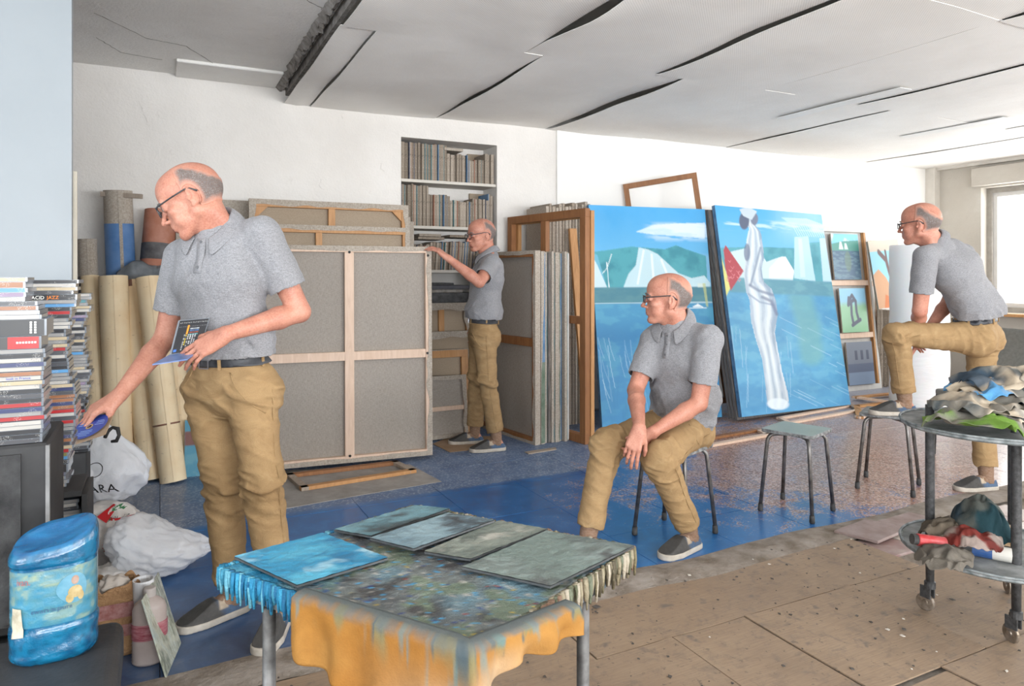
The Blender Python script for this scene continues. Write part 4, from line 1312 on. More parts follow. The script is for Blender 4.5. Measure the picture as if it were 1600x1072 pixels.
    # ---------------------------------------------------------------- socks, shoes
    for s_ in 'LR':
        an, kn = J['an' + s_], J['kn' + s_]; hp, td = np.array(feet[s_][0], float), nv(feet[s_][1])
        fu = np.array(feet[s_][2]) if len(feet[s_]) > 2 else np.array((0, 0, 1.0))
        a = nv(kn - an)
        m = MB()
        p0 = Vector(hp + td * 0.078 + fu * 0.030); p1 = Vector(hp + td * 0.074 + fu * 0.065)
        m.tube([p0, p1, Vector(an + a * 0.015), Vector(an + a * 0.06), Vector(an + a * 0.14)], [0.031, 0.037, 0.041, 0.043, 0.046], 20)
        m.tube([Vector(hp + td * 0.05 + fu * 0.055), Vector(hp + td * 0.10 + fu * 0.062), Vector(hp + td * 0.15 + fu * 0.050)], [0.034, 0.034, 0.024], 16)
        m.build('sock', M_SOCK, root, smooth=True)
        add_shoe(root, hp, td, fu)
    return root, g, gs
# ------------------------------------------------------------------ the four figures, posed
def foot(ankle_uvd, direction, z=0.0):
    """heel point on the ground from the ankle joint"""
    p = at(*ankle_uvd); d = Vector(direction); d.z = 0; d.normalize()
    q = p - d * 0.075; q.z = z
    return q, d

# man standing at the left, reaching for the stacks
fL = foot((436, 948, 2.60), cv(0.02, 0, 1)); fR = foot((362, 915, 2.70), cv(-0.72, 0, 0.75))
J1 = dict(hipL=at(394, 605, 2.57), hipR=at(326, 602, 2.66), knL=at(410, 760, 2.53), knR=at(350, 762, 2.62),
          anL=fL[0] + fL[1] * 0.075 + Vector((0, 0, 0.088)), anR=fR[0] + fR[1] * 0.075 + Vector((0, 0, 0.088)),
          neck=at(338, 350, 2.575), shL=at(410, 366, 2.555), shR=at(287, 402, 2.66), elL=at(468, 487, 2.60), elR=at(259, 528, 2.65),
          wrL=at(353, 522, 2.40), wrR=at(187, 617, 2.46))
P1, G1, GS1 = build_person('person', 'bald man in grey polo standing by the stacks, holding an open disc case', J1,
    (at(302, 315, 2.535), cv(-0.88, -0.50, 0.26), cv(-0.42, 0.9, 0.0), 1.07),
    dict(L=dict(f=cv(-0.82, -0.50, 0.15), t=cv(-0.25, 0.75, -0.45), curl=0.30, thumb=0.45),
         R=dict(f=cv(-0.70, -0.52, 0.45), t=cv(0.25, -0.45, 0.85), curls=[0.62, 0.60, 0.58, 0.56], thumb=0.8)),
    dict(L=fL, R=fR), vox=0.0039, cloth_h=0.005, seed=3, blouse=0.008)

# man at the back, steadying the big canvas
fL = foot((776, 684, 5.22), cv(-0.95, 0, 0.25)); fR = foot((742, 676, 5.45), cv(-0.98, 0, 0.15))
J2 = dict(hipL=at(757, 523, 5.25), hipR=at(752, 521, 5.43), knL=at(762, 598, 5.20), knR=at(745, 596, 5.42),
          anL=fL[0] + fL[1] * 0.075 + Vector((0, 0, 0.088)), anR=fR[0] + fR[1] * 0.075 + Vector((0, 0, 0.088)),
          neck=at(763, 394, 5.33), shL=at(768, 413, 5.19), shR=at(757, 413, 5.50), elL=at(749, 441, 5.00), elR=at(766, 470, 5.58),
          wrL=at(701, 404, 4.98), wrR=at(752, 505, 5.52))
P2, G2, GS2 = build_person('person', 'bald man in grey polo at the back, hand on a big canvas corner', J2,
    (at(752, 369, 5.31), cv(-0.86, -0.10, 0.48), cv(-0.05, 0.99, 0.05), 1.02),
    dict(L=dict(f=cv(-0.78, 0.60, 0.05), t=cv(0.15, 0.25, -0.95), curls=[0.55, 0.5, 0.45, 0.4], thumb=0.5, spread=1.8),
         R=dict(f=cv(-0.3, -0.9, 0), t=cv(-0.7, 0.3, -0.3), curl=0.4)),
    dict(L=fL, R=fR), vox=0.005, cloth_h=0.0065, seed=8, blouse=0.014)

# man sitting on a stool
fL = foot((1078, 824, 3.335), cv(-0.80, 0, 0.62)); fR = foot((918, 838, 3.24), cv(-0.45, 0, 0.9))
J3 = dict(hipL=at(1084, 668, 3.50), hipR=at(1040, 662, 3.62), knL=at(1030, 716, 3.17), knR=at(947, 694, 3.33),
          anL=fL[0] + fL[1] * 0.075 + Vector((0, 0, 0.088)), anR=fR[0] + fR[1] * 0.075 + Vector((0, 0, 0.088)),
          neck=at(1056, 499, 3.47), shL=at(1108, 530, 3.33), shR=at(1020, 535, 3.54), elL=at(1092, 630, 3.31), elR=at(993, 610, 3.46),
          wrL=at(1022, 674, 3.24), wrR=at(999, 668, 3.14))
P3, G3, GS3 = build_person('person', 'bald man in grey polo seated on a stool, hands between his knees', J3,
    (at(1043, 470, 3.46), cv(-0.985, 0.02, -0.10), cv(0.02, 1, 0), 1.05),
    dict(L=dict(f=cv(-0.62, -0.78, -0.05), t=cv(-0.5, 0.4, 0.3), curl=0.6, thumb=0.6),
         R=dict(f=cv(-0.34, -0.90, 0.25), t=cv(0.85, -0.35, 0.35), curl=0.45, thumb=0.75)),
    dict(L=fL, R=fR), vox=0.0042, cloth_h=0.0055, seed=5, blouse=0.010, pelvis_up=cv(0.15, 1, 0.1), hem_drop=0.09)

# man with one foot up on a stool
fR = foot((1541, 738, 4.27), cv(-0.97, 0, 0.10))
seat_z = 0.462
aL = at(1414, 621, 4.22); d4 = cv(-0.96, 0, -0.1); q4 = aL - Vector(d4) * 0.075; q4.z = seat_z
fL = (q4, Vector((d4.x, d4.y, 0)).normalized())
J4 = dict(hipL=at(1520, 528, 4.20), hipR=at(1534, 524, 4.36), knL=at(1400, 522, 4.17), knR=at(1532, 632, 4.32),
          anL=fL[0] + fL[1] * 0.075 + Vector((0, 0, 0.088)), anR=fR[0] + fR[1] * 0.075 + Vector((0, 0, 0.088)),
          neck=at(1460, 378, 4.23), shL=at(1446, 402, 4.10), shR=at(1504, 398, 4.36), elL=at(1437, 486, 4.15), elR=at(1482, 472, 4.46),
          wrL=at(1433, 520, 4.35), wrR=at(1452, 512, 4.42))
P4, G4, GS4 = build_person('person', 'bald man in grey polo seen from behind, one foot up on a stool', J4,
    (at(1438, 352, 4.22), cv(-0.74, -0.06, -0.66), cv(-0.10, 0.99, 0.0), 1.03),
    dict(L=dict(f=cv(-0.15, -0.97, 0.05), t=cv(-0.6, -0.2, 0.7), curl=0.45, thumb=0.5),
         R=dict(f=cv(-0.6, -0.7, 0.1), t=cv(-0.5, 0.5, 0.5), curl=0.45)),
    dict(L=fL, R=fR), vox=0.0048, cloth_h=0.006, seed=11, blouse=0.012, pelvis_up=cv(-0.12, 1, 0), arch=0.04)
# ================================================================== CANVASES, STRETCHERS, PAINTINGS, ROLLS
def linen_material(name, c1, c2, sc=220, vstretch=0.25):
    n = NT(name)
    a = n.noise(n.coords('Object', (1, 1, vstretch)), sc, 3, 0.65); b = n.noise(n.coords('Object', (vstretch, vstretch, 1)), sc, 3, 0.65); big = n.noise(n.coords('Object'), 2.0, 4, 0.6)
    f = n.mix(0.5, a, b)
    c = n.ramp(f, [(0.34, c1), (0.62, c2)])
    c = n.mix(n.math('MULTIPLY', big, 0.22), c, mixc(c1, (0, 0, 0, 1), 0.25))
    n.base(c); n.rough(0.9); n.b.inputs['Specular IOR Level'].default_value = 0.15; n.bump(f, 0.15, 0.003)
    return n.m
M_LINEN = linen_material('grey_brown_linen', S(138, 130, 122), S(176, 168, 159), 420, 0.12)
M_LINEN2 = linen_material('warm_linen', S(146, 130, 112), S(178, 162, 142), 420, 0.3)
M_RAW = linen_material('raw_canvas_edge', S(146, 136, 124), S(190, 180, 168), 160, 0.4)
M_PINE = wood('pale_pine', S(202, 172, 148), S(226, 200, 180), 0.6, (12, 12, 1.5))
M_PINE2 = wood('orange_pine', S(164, 116, 70), S(196, 148, 98), 0.55, (12, 12, 1.5))
M_BROWNW = wood('brown_stretcher_wood', S(124, 80, 46), S(158, 108, 66), 0.55, (12, 12, 1.5))
M_GREYW = wood('weathered_grey_wood', S(138, 124, 110), S(174, 160, 146), 0.7, (12, 12, 1.5))
M_DARKW = simple('dark_stack_edge', S(66, 54, 46), 0.8, var=0.3, vscale=10, stretch=(20, 20, 1))

def edge_material():
    """canvas wrapped over an edge: staples and dabs of paint"""
    n = NT('stapled_canvas_edge'); v = n.coords('Object'); oi = n.node('ShaderNodeObjectInfo').outputs['Random']
    a = n.noise(v, 42, 4, 0.75); b = n.noise(n.coords('Object', (1, 1, 0.6)), 7, 4, 0.6); o = n.noise(v, 120, 2, 0.6)
    c = n.ramp(oi, [(0.0, S(124, 112, 98)), (0.5, S(150, 138, 124)), (1.0, S(172, 160, 146))])
    c = n.mix(n.ramp(a, [(0.56, 0.0), (0.68, 0.8)]), c, S(78, 70, 64))
    c = n.mix(n.ramp(o, [(0.60, 0.0), (0.70, 0.5)]), c, S(222, 214, 202))
    n.base(c); n.rough(0.9); n.bump(a, 0.5, 0.01)
    return n.m
M_EDGE = edge_material()
M_TEALP = simple('teal_paint', S(42, 112, 120), 0.6, var=0.25, vscale=30)
M_NAVYP = simple('navy_paint', S(34, 44, 78), 0.6, var=0.25, vscale=30)
M_BLUEP = simple('blue_paint', S(50, 112, 156), 0.6, var=0.25, vscale=12)
M_GREENP = simple('moss_green_paint', S(84, 108, 84), 0.6, var=0.25, vscale=12)
M_WHITEP = simple('white_primer', S(206, 204, 200), 0.7, var=0.12, vscale=20)
M_ORANGEP = simple('rust_paint', S(158, 96, 66), 0.7, var=0.2, vscale=30)

def frameM(p, xdir, lean=0.0, updir=(0, 0, 1)):
    """local x = width, local y = away from the viewer's side (depth), local z = height; leaning back by `lean` radians"""
    x = Vector(xdir).normalized(); z = Vector(updir).normalized(); y = z.cross(x).normalized(); z = x.cross(y)
    R = Matrix((x, y, z)).transposed()
    R = R @ Matrix.Rotation(-lean, 3, 'X')
    return Matrix.Translation(Vector(p)) @ R.to_4x4()

def place(o, M):
    o.matrix_basis = M; MW[o.name] = M.copy(); return o

def lbox(parent, name, lo, hi, mat, bevel=0.0015):
    """box given in the parent's own axes"""
    W = world_of(parent); m = MB(); m.box(lo, hi, W); return m.build(name, mat, parent, bevel=bevel)

def stretched(name, label, cat, p, xdir, w, h, t=0.035, lean=0.0, bars=(), bw=0.06, wood_m=None, linen=None, wrap=0.02, group=None, mitre=True, corner=False):
    """a stretched canvas seen from the back: linen sheet, canvas wrapped round the edges, stretcher bars"""
    o = thing(name, label, cat, (0, 0, 0), group); place(o, frameM(p, xdir, lean))
    wood_m = wood_m or M_PINE; linen = linen or M_LINEN
    W = world_of(o)
    if linen is not False:
        lbox(o, 'canvas', (0.002, t - 0.004, 0.002), (w - 0.002, t - 0.001, h - 0.002), linen, 0)
        for (lo, hi) in (((-0.003, -0.003, h - wrap), (w + 0.003, t, h + 0.003)), ((-0.003, -0.003, -0.003), (w + 0.003, t, wrap * 0.8)),):
            m = MB(); n = 60
            # ragged turned-over margin: outer strip plus a flap on the back with an uneven edge
            top = lo[2] > h * 0.5
            zo = hi[2] if top else lo[2]; s_ = -1 if top else 1
            V = []
            for i in range(n + 1):
                x = -0.003 + (w + 0.006) * i / n
                k = wrap * (1 + 0.30 * mnoise.noise(Vector((x * 9, h, zo * 3))))
                V += [(x, t, zo), (x, -0.003, zo), (x, -0.0035, zo + s_ * k)]
            m.add([W @ Vector(q) for q in V], [(3 * i + j, 3 * i + 3 + j, 3 * i + 4 + j, 3 * i + 1 + j) for i in range(n) for j in (0, 1)])
            m.build('canvas_margin', M_RAW, o, solid=0.002)
        for xo, s_ in ((-0.003, 1), (w + 0.003, -1)):
            m = MB(); n = 60; V = []
            for i in range(n + 1):
                z = h * i / n
                k = wrap * (1 + 0.6 * mnoise.noise(Vector((z * 9, w, xo * 3))))
                V += [(xo, t, z), (xo, -0.003, z), (xo + s_ * k, -0.0035, z)]
            m.add([W @ Vector(q) for q in V], [(3 * i + j, 3 * i + 3 + j, 3 * i + 4 + j, 3 * i + 1 + j) for i in range(n) for j in (0, 1)])
            m.build('canvas_margin', M_RAW, o, solid=0.002)
    t1 = t - 0.006
    for lo, hi in (((0, 0, h - bw), (w, t1, h)), ((0, 0, 0), (w, t1, bw)), ((0, 0, bw), (bw, t1, h - bw)), ((w - bw, 0, bw), (w, t1, h - bw))):
        lbox(o, 'stretcher_bar', lo, hi, wood_m)
    for b in bars:
        kind, pos = b[0], b[1]; cw = b[2] if len(b) > 2 else bw * 1.05
        if kind == 'v': lbox(o, 'cross_bar', (pos - cw / 2, 0.002, bw), (pos + cw / 2, t1 - 0.002, h - bw), wood_m)
        else: lbox(o, 'cross_bar', (bw, 0.004, pos - cw / 2), (w - bw, t1 - 0.004, pos + cw / 2), wood_m)
    if corner:
        for x, s_ in ((bw, 1), (w - bw, -1)):
            m = MB(); m.prism([W @ Vector(q) for q in ((x, 0.004, h - bw), (x + s_ * 0.075, 0.004, h - bw), (x, 0.004, h - bw - 0.075))], (W.to_3x3() @ Vector((0, t1 * 0.7, 0))))
            m.build('corner_block', wood_m, o)
    return o

def edge_canvas(name, label, cat, p, xdir, w, h, t, lean=0.0, roll=0.0, group=None, mats=None, face=None, split=None):
    """canvas standing edge-on: one solid with a painted face (+y) and canvas edges; split=[(z, material)] colours the near edge"""
    o = thing(name, label, cat, (0, 0, 0), group)
    M = frameM(p, xdir, lean) @ Matrix.Rotation(roll, 4, 'Y'); place(o, M)
    m = MB()
    m.slot(0); m.box((0, 0.001, 0), (w, t - 0.001, h), M)
    m.build('canvas', mats or M_EDGE, o, bevel=0.002)
    if face is not None:
        m = MB(); m.box((0.001, t - 0.001, 0.001), (w - 0.001, t + 0.0005, h - 0.001), M); m.build('painted_face', face, o)
    return o

# ---- big canvas held by the man at the back, seen from behind
a = atZ(675, 710, 0.035); b = Vector((0.56, a.y + 0.11, 0.035))
w_ = (a - b).length
big = stretched('stretched_canvas', 'big new linen canvas seen from behind, pale pine cross bars, held at its corner', 'canvas', (b.x, b.y, 0.035), (a.x - b.x, a.y - b.y, 0), w_, 1.462, 0.045, 0.022,
          [('v', w_ * 0.51, 0.062), ('h', 0.715, 0.060)], 0.040, M_PINE, M_LINEN, 0.032)
# loose wedges at the bar ends
for (x, z) in ((w_ * 0.51, 1.462 - 0.04), (w_ * 0.51, 0.042), (w_ - 0.03, 0.715), (w_ - 0.022, 1.405)):
    W = world_of(big); m = MB(); m.lathe([(0.009, -0.002), (0.009, 0.001), (0.006, 0.002)], W @ Vector((x, -0.006, z)), 10, W.to_3x3() @ Vector((0, -1, 0))); m.build('key_hole', M_DARKV, big)

# ---- two canvases behind it, orange stretcher bars
stretched('stretched_canvas', 'linen canvas with orange pine bars standing just behind the big pale one', 'canvas', (0.42, 5.10, 0.0), (1, -0.02, 0), 1.27, 1.655, 0.04, 0.03,
          [('v', 0.60, 0.045), ('h', 0.8, 0.05)], 0.050, M_PINE2, M_LINEN2, 0.032)
stretched('stretched_canvas', 'tallest linen canvas by the plaster wall, orange bars with corner blocks', 'canvas', (0.57, 5.27, 0.0), (1, -0.015, 0), 1.17, 1.845, 0.04, 0.03,
          [('v', 0.58, 0.05), ('h', 0.9, 0.05)], 0.050, M_PINE2, M_LINEN2, 0.040, corner=True)
edge_canvas('rolled_edge_canvas', 'narrow raw canvas left of the tallest linen canvas, behind the standing man', 'canvas', (0.10, 5.46, 0), (1, 0, 0), 0.50, 1.85, 0.04, 0.03, mats=M_RAW)
for k in range(3):
    edge_canvas('stretched_canvas', 'grey canvas edge %s the tallest linen canvas, right side' % ['directly behind', 'second behind', 'third behind'][k], 'canvas',
                (1.30 + 0.05 * k, 5.36 + 0.05 * k, 0), (1, 0, 0), 0.47 - 0.005 * k, 1.80 - 0.03 * k, 0.035, 0.03, mats=M_RAW, group='canvases behind the tallest one')

# ---- canvases leaning in front of the lower niche, behind the big canvas' edge
stretched('stretched_canvas', 'linen canvas with one orange upright, under the niche shelf of folders', 'canvas', (1.80, 5.56, 0.0), (1, 0, 0), 0.60, 1.06, 0.035, 0.03, [('v', 0.33, 0.05)], 0.045, M_PINE2, M_LINEN2, 0.06)
stretched('stretched_canvas', 'brown linen canvas with a low orange top bar, behind the orange frame', 'canvas', (1.78, 5.44, 0.0), (1, 0, 0), 0.62, 0.83, 0.035, 0.04, [], 0.035, M_PINE2, M_LINEN2, 0.05)
stretched('stretched_canvas', 'linen canvas with a bright orange frame beside the legs of the man at the back', 'canvas', (1.72, 5.33, 0.0), (1, 0, 0), 0.56, 0.69, 0.035, 0.06, [], 0.060, M_PINE2, M_LINEN2, 0.004)
stretched('stretched_canvas', 'smallest canvas, grey frame, one pale bar, by the legs of the man at the back', 'canvas', (1.68, 5.21, 0.012), (1, 0, 0), 0.53, 0.485, 0.03, 0.10, [('h', 0.23, 0.035)], 0.022, M_PINE, M_LINEN, 0.03)

# ---- rack of big canvases standing at right angles to the wall
RX = 2.565; RY = 4.72
stretched('stretched_canvas', 'front canvas of the upright rack, grey linen back with brown cross bar', 'canvas', (RX - 0.12, RY + 0.86, 0.0), (0.14, -1, 0), 0.86, 1.487, 0.045, 0.0,
          [('h', 0.78, 0.065)], 0.045, M_BROWNW, M_LINEN, 0.028)
edge_splits = [(M_BLUEP, 'blue-green painted'), (M_RAW, 'plain raw'), (M_DARKW, 'dark'), (M_RAW, 'pale grey'), (M_LINEN, 'wide grey'), (M_BLUEP, 'blue streaked'), (M_RAW, 'raw beige'), (M_WHITEP, 'white primed')]
xr = RX + 0.050
for k, (mm, nm) in enumerate(edge_splits):
    tk = [0.038, 0.030, 0.022, 0.028, 0.045, 0.024, 0.028, 0.026][k]
    L = 0.86 - 0.01 * (k % 3)
    o = edge_canvas('stretched_canvas', '%s canvas edge, %s behind the front canvas of the upright rack' % (nm, ordinal(k)), 'canvas',
                    (xr - 0.12, RY + 0.86 + 0.015 * (k % 2), 0.0), (0.14, -1, 0), L, 1.485 - 0.006 * (k % 3), tk, 0.0, 0.0, 'canvases in the upright rack', M_RAW if k != 2 else M_DARKW)
    # paint spilled over the near edge: a strip with a wavy border
    W = world_of(o); m = MB(); n = 40; V = []
    for i in range(n + 1):
        z = 0.01 + (1.46) * i / n
        if k == 0: f = 0.95 - 0.75 * sstep(0.3, 1.3, z) + 0.1 * mnoise.noise(Vector((z * 5, 1, 2)))
        elif k in (5,): f = 0.45 + 0.35 * mnoise.noise(Vector((z * 4, k, 2)))
        elif k == 7: f = 0.7 + 0.2 * mnoise.noise(Vector((z * 6, k, 2)))
        elif k == 1: f = 0.12 + 0.3 * mnoise.noise(Vector((z * 3, k, 8)))
        else: f = 0.15 + 0.2 * mnoise.noise(Vector((z * 7, k, 5)))
        f = min(max(f, 0.03), 0.97)
        V += [W @ Vector((L + 0.0008, tk * (1 - f), z)), W @ Vector((L + 0.0008, tk - 0.0005, z))]
    pm = [M_BLUEP, M_TEALP, M_RAW, M_TEALP, M_GREENP, M_BLUEP, M_TEALP, M_WHITEP][k]
    mm2 = [pm, M_GREENP]
    m.add(V, [(2 * i, 2 * i + 1, 2 * i + 3, 2 * i + 2) for i in range(n)])
    if k == 0: m.mi = [1 if i < 17 else 0 for i in range(n)]
    m.build('painted_edge', mm2, o)
    xr += tk + 0.004
RACK_END = xr
# bare stretcher frame standing at the end of the rack, and a darker one behind it
def bare_frame(name, label, p, xdir, w, h, bw, t, wood_m, lean=0.0, roll=0.0, bars=(), tilt=None, group=None):
    o = thing(name, label, 'frame', (0, 0, 0), group); M = frameM(p, xdir, lean) @ Matrix.Rotation(roll, 4, 'Y'); place(o, M)
    for lo, hi in (((0, 0, h - bw), (w, t, h)), ((0, 0, 0), (w, t, bw)), ((0, 0, bw), (bw, t, h - bw)), ((w - bw, 0, bw), (w, t, h - bw))):
        lbox(o, 'frame_bar', lo, hi, wood_m)
    for k, pos, cw in bars:
        if k == 'v': lbox(o, 'cross_bar', (pos - cw / 2, 0.004, bw), (pos + cw / 2, t - 0.004, h - bw), wood_m)
        else: lbox(o, 'cross_bar', (bw, 0.004, pos - cw / 2), (w - bw, t - 0.004, pos + cw / 2), wood_m)
    return o
a = atZ(905, 697, 0)
bare_frame('bare_stretcher_frame', 'tall brown bare stretcher frame standing between the rack and the seascape', (RACK_END + 0.026 - 0.148, a.y + 1.06, 0.0), (0.14, -1, 0), 1.06, 1.815, 0.065, 0.05, M_BROWNW, 0.0, 0.0, [('v', 0.52, 0.07), ('h', 0.95, 0.06)])
bare_frame('bare_stretcher_frame', 'second bare frame of lighter wood against the tall brown one', (RACK_END + 0.080 - 0.144, a.y + 1.03, 0.0), (0.14, -1, 0), 1.03, 1.80, 0.055, 0.035, M_PINE2, 0.0, 0.0, [])
# tall canvases edge-on behind it
xb = 2.945
for k in range(15):
    tk = [0.030, 0.024, 0.034, 0.026][k % 4]
    edge_canvas('tall_canvas', 'tall dusty canvas edge seen through the brown frame, %s from the left' % ordinal(k), 'canvas', (xb, 5.60, 0.0), (0, -1, 0), 0.36, 1.89 + 0.02 * math.sin(k * 1.7) + 0.003 * k, tk, 0, 0, 'tall canvases behind the brown frame', M_EDGE if k % 3 else M_RAW)
    xb += tk + 0.004
# leaning plank in front of the seascape's left edge
a = at(922, 690, 5.75)
m = MB(); m.bar((3.20, 4.98, 0.0), (3.17, 5.18, 1.70), 0.07, 0.03, (0, 1, 0)); tag(m.build('wooden_plank', M_PINE2, bevel=0.002), 'orange plank leaning between the bare frame and the seascape', 'plank')

# ---- the paintings
def painting_mat(name, rough=0.42):
    return attr_mat(name, rough, 260, 0.12, 0.06, 120, 0.35)
M_PAINT = painting_mat('oil_paint_on_canvas')
def sea_sky(A, xs, ys, seed):
    """colours common to both halves of the seascape; x, y are the measured coordinates of the picture"""
    n1 = A.n(5, 6, seed); n2 = A.n(5, 45, seed + 1); n3 = A.n(9, 30, seed + 2)
    A.c[:] = np.array(S(96, 178, 226)[:3])
    t = sstep(320, 410, A.y)
    A.blend(1 - t, S(58, 160, 222)); A.blend(0.25 * n1, S(150, 205, 236))
    return n1, n2, n3
class Paint2(Art):
    pass
def hills(A, pts, col, col2):
    A.poly(pts, col); m = inpoly(A.x, A.y, pts); n = A.n(8, 14, 41)
    A.blend(m * sstep(0.45, 0.7, n) * 0.7, col2)
def build_painting(name, label, BL, BR, lean, h, thick, art, nshow=3, stackmat=None):
    BL = Vector(BL); BR = Vector(BR); w = (BR - BL).length
    o = thing(name, label, 'painting', (0, 0, 0)); M = frameM(BL, BR - BL, lean); place(o, M)
    nu, nv = art.nu, art.nv
    me = MB(); V = [M @ Vector((w * i / nu, -0.0005, h * (1 - j / nv))) for j in range(nv + 1) for i in range(nu + 1)]
    me.add(V, [(j * (nu + 1) + i, (j + 1) * (nu + 1) + i, (j + 1) * (nu + 1) + i + 1, j * (nu + 1) + i + 1) for j in range(nv) for i in range(nu)])
    me.build('painted_canvas', M_PAINT, o, colors=art.colors(), fixn=False)
    lbox(o, 'stretcher', (0, 0.0005, 0), (w, thick, h), [M_BLUEP], 0.001)
    return o, M, w

A = Art(190, 240); A.measure([(918, 323), (1105, 328), (1142, 660), (932, 670)])
n1, n2, n3 = sea_sky(A, 0, 0, 3)
A.blend(sstep(392, 400, A.y) * 0.25, S(190, 220, 235))
A.poly([(992, 362), (1020, 352), (1060, 349), (1106, 348), (1106, 372), (1060, 368), (1020, 366)], S(214, 232, 242), 0.8)
A.blend(sstep(0.45, 0.6, n2) * sstep(345, 352, A.y) * sstep(380, 368, A.y) * sstep(1000, 1030, A.x) * 0.5, S(236, 244, 248))
hills(A, [(918, 392), (940, 390), (985, 384), (1040, 388), (1058, 382), (1075, 388), (1108, 398), (1112, 446), (918, 446)], S(82, 164, 178), S(52, 130, 148))
A.poly([(918, 392), (930, 396), (944, 444), (918, 446)], S(120, 190, 220), 0.7)
A.poly([(920, 395), (930, 412), (945, 446), (920, 446)], S(206, 230, 240))
A.poly([(972, 444), (980, 425), (992, 412), (997, 385), (1012, 388), (1028, 395), (1048, 412), (1062, 424), (1085, 432), (1106, 428), (1116, 440), (1116, 446), (972, 446)], S(196, 226, 236))
for q in ((1005, 390, 995, 440), (1018, 396, 1022, 442), (1034, 404, 1050, 440)):
    A.stroke([(q[0], q[1]), (q[2], q[3])], 2.2, S(236, 246, 250), 0.8)
A.stroke([(945, 408), (948, 446)], 0.9, S(220, 236, 240)); A.stroke([(946, 415), (953, 395)], 0.7, S(220, 236, 240)); A.stroke([(946, 415), (938, 424)], 0.7, S(220, 236, 240))
A.blend(sstep(444, 447, A.y), S(76, 132, 150)); A.blend(sstep(444, 447, A.y) * sstep(0.4, 0.65, n3) * 0.5, S(96, 148, 156))
water = sstep(468, 473, A.y)
A.blend(water, S(74, 148, 190)); A.blend(water * sstep(480, 530, A.y) * 0.75, S(66, 138, 190)); A.blend(water * sstep(0.45, 0.62, n3) * 0.45, S(96, 172, 200))
A.blend(water * sstep(490, 530, A.y) * sstep(555, 520, A.y) * 0.35, S(40, 108, 160))
A.blend(water * sstep(560, 640, A.y) * 0.5, S(74, 146, 196)); A.blend(sstep(0.55, 0.75, A.n(14, 3, 77)) * sstep(540, 600, A.y) * 0.35, S(40, 96, 140))
A.stroke([(918, 470), (1120, 470)], 1.2, S(200, 226, 236), 0.6)
A.poly([(1086, 477), (1096, 472), (1106, 478)], S(230, 240, 244)); A.stroke([(1082, 479), (1110, 479)], 1.2, S(220, 236, 244), 0.8)
A.poly([(1095, 440), (1106, 440), (1106, 446), (1095, 446)], S(214, 230, 226))
rp = random.Random(4)
for k in range(34):
    x = rp.uniform(926, 1120); y0 = rp.uniform(520, 600); y1 = y0 + rp.uniform(25, 75); dx = rp.uniform(2, 12)
    A.stroke([(x, y0), (x + dx * 0.4, (y0 + y1) / 2), (x + dx, y1)], 0.7, S(176, 212, 232), rp.uniform(0.25, 0.75))
A.poly([(1103, 440), (1108, 440), (1114, 478), (1110, 476)], S(190, 200, 140), 0.7)
build_painting('seascape_painting', 'blue seascape with white peaks behind the seated man', (3.31, 4.93, 0.03), (4.505, 4.80, 0.03), 0.135, 1.90, 0.04, A)

A = Art(200, 240); A.measure([(1113, 331), (1283, 338), (1330, 637), (1160, 662)])
n1, n2, n3 = sea_sky(A, 0, 0, 8)
A.blend(sstep(1190, 1240, A.x) * sstep(400, 350, A.y) * 0.55 * (0.4 + n1), S(176, 212, 234))
A.blend(sstep(0.45, 0.62, n2) * sstep(350, 356, A.y) * sstep(372, 364, A.y) * 0.6, S(222, 236, 244))
hills(A, [(1100, 402), (1130, 398), (1160, 396), (1200, 394), (1240, 394), (1262, 384), (1300, 380), (1310, 446), (1100, 446)], S(86, 164, 180), S(58, 138, 156))
A.poly([(1130, 446), (1140, 404), (1162, 398), (1186, 402), (1196, 418), (1210, 412), (1222, 408), (1240, 432), (1238, 446)], S(200, 224, 234))
A.poly([(1200, 428), (1216, 410), (1226, 408), (1240, 430), (1238, 442), (1200, 444)], S(222, 236, 242))
A.poly([(1240, 376), (1262, 374), (1274, 446), (1240, 442)], S(178, 216, 232)); A.poly([(1246, 378), (1252, 378), (1258, 440), (1250, 440)], S(206, 230, 240), 0.7)
A.poly([(1280, 376), (1292, 376), (1302, 446), (1286, 446)], S(184, 218, 234))
for k in range(16):
    x = 1236 + k * 3.6; A.stroke([(x - 16 - k, 346), (x, 356), (x + 10, 374)], 0.9, S(206, 228, 240), 0.45)
A.blend(sstep(443, 447, A.y), S(86, 146, 166)); A.blend(sstep(443, 447, A.y) * sstep(0.4, 0.65, n3) * 0.5, S(116, 172, 184))
water = sstep(466, 471, A.y)
A.blend(water, S(78, 156, 198)); A.blend(water * sstep(0.42, 0.62, n3) * 0.5, S(112, 182, 208)); A.blend(water * sstep(560, 640, A.y) * 0.5, S(84, 154, 204))
A.blend(water * sstep(0.5, 0.7, A.n(5, 9, 91)) * 0.35, S(58, 126, 176))
A.blend(water * (1 - sstep(10, 26, segdist(A.x, A.y, [(1250, 470), (1264, 520), (1268, 560)]))) * 0.55, S(110, 168, 160))
for k in range(26):
    x = rp.uniform(1215, 1320); y = rp.uniform(500, 640); L = rp.uniform(12, 50)
    A.stroke([(x, y), (x + L, y + L * 0.45)], 0.7, S(178, 212, 232), rp.uniform(0.2, 0.55))
for k in range(22):
    x = rp.uniform(1140, 1235); y = rp.uniform(520, 600); A.stroke([(x, y), (x + rp.uniform(-3, 6), y + rp.uniform(20, 60))], 0.6, S(180, 214, 232), rp.uniform(0.2, 0.5))
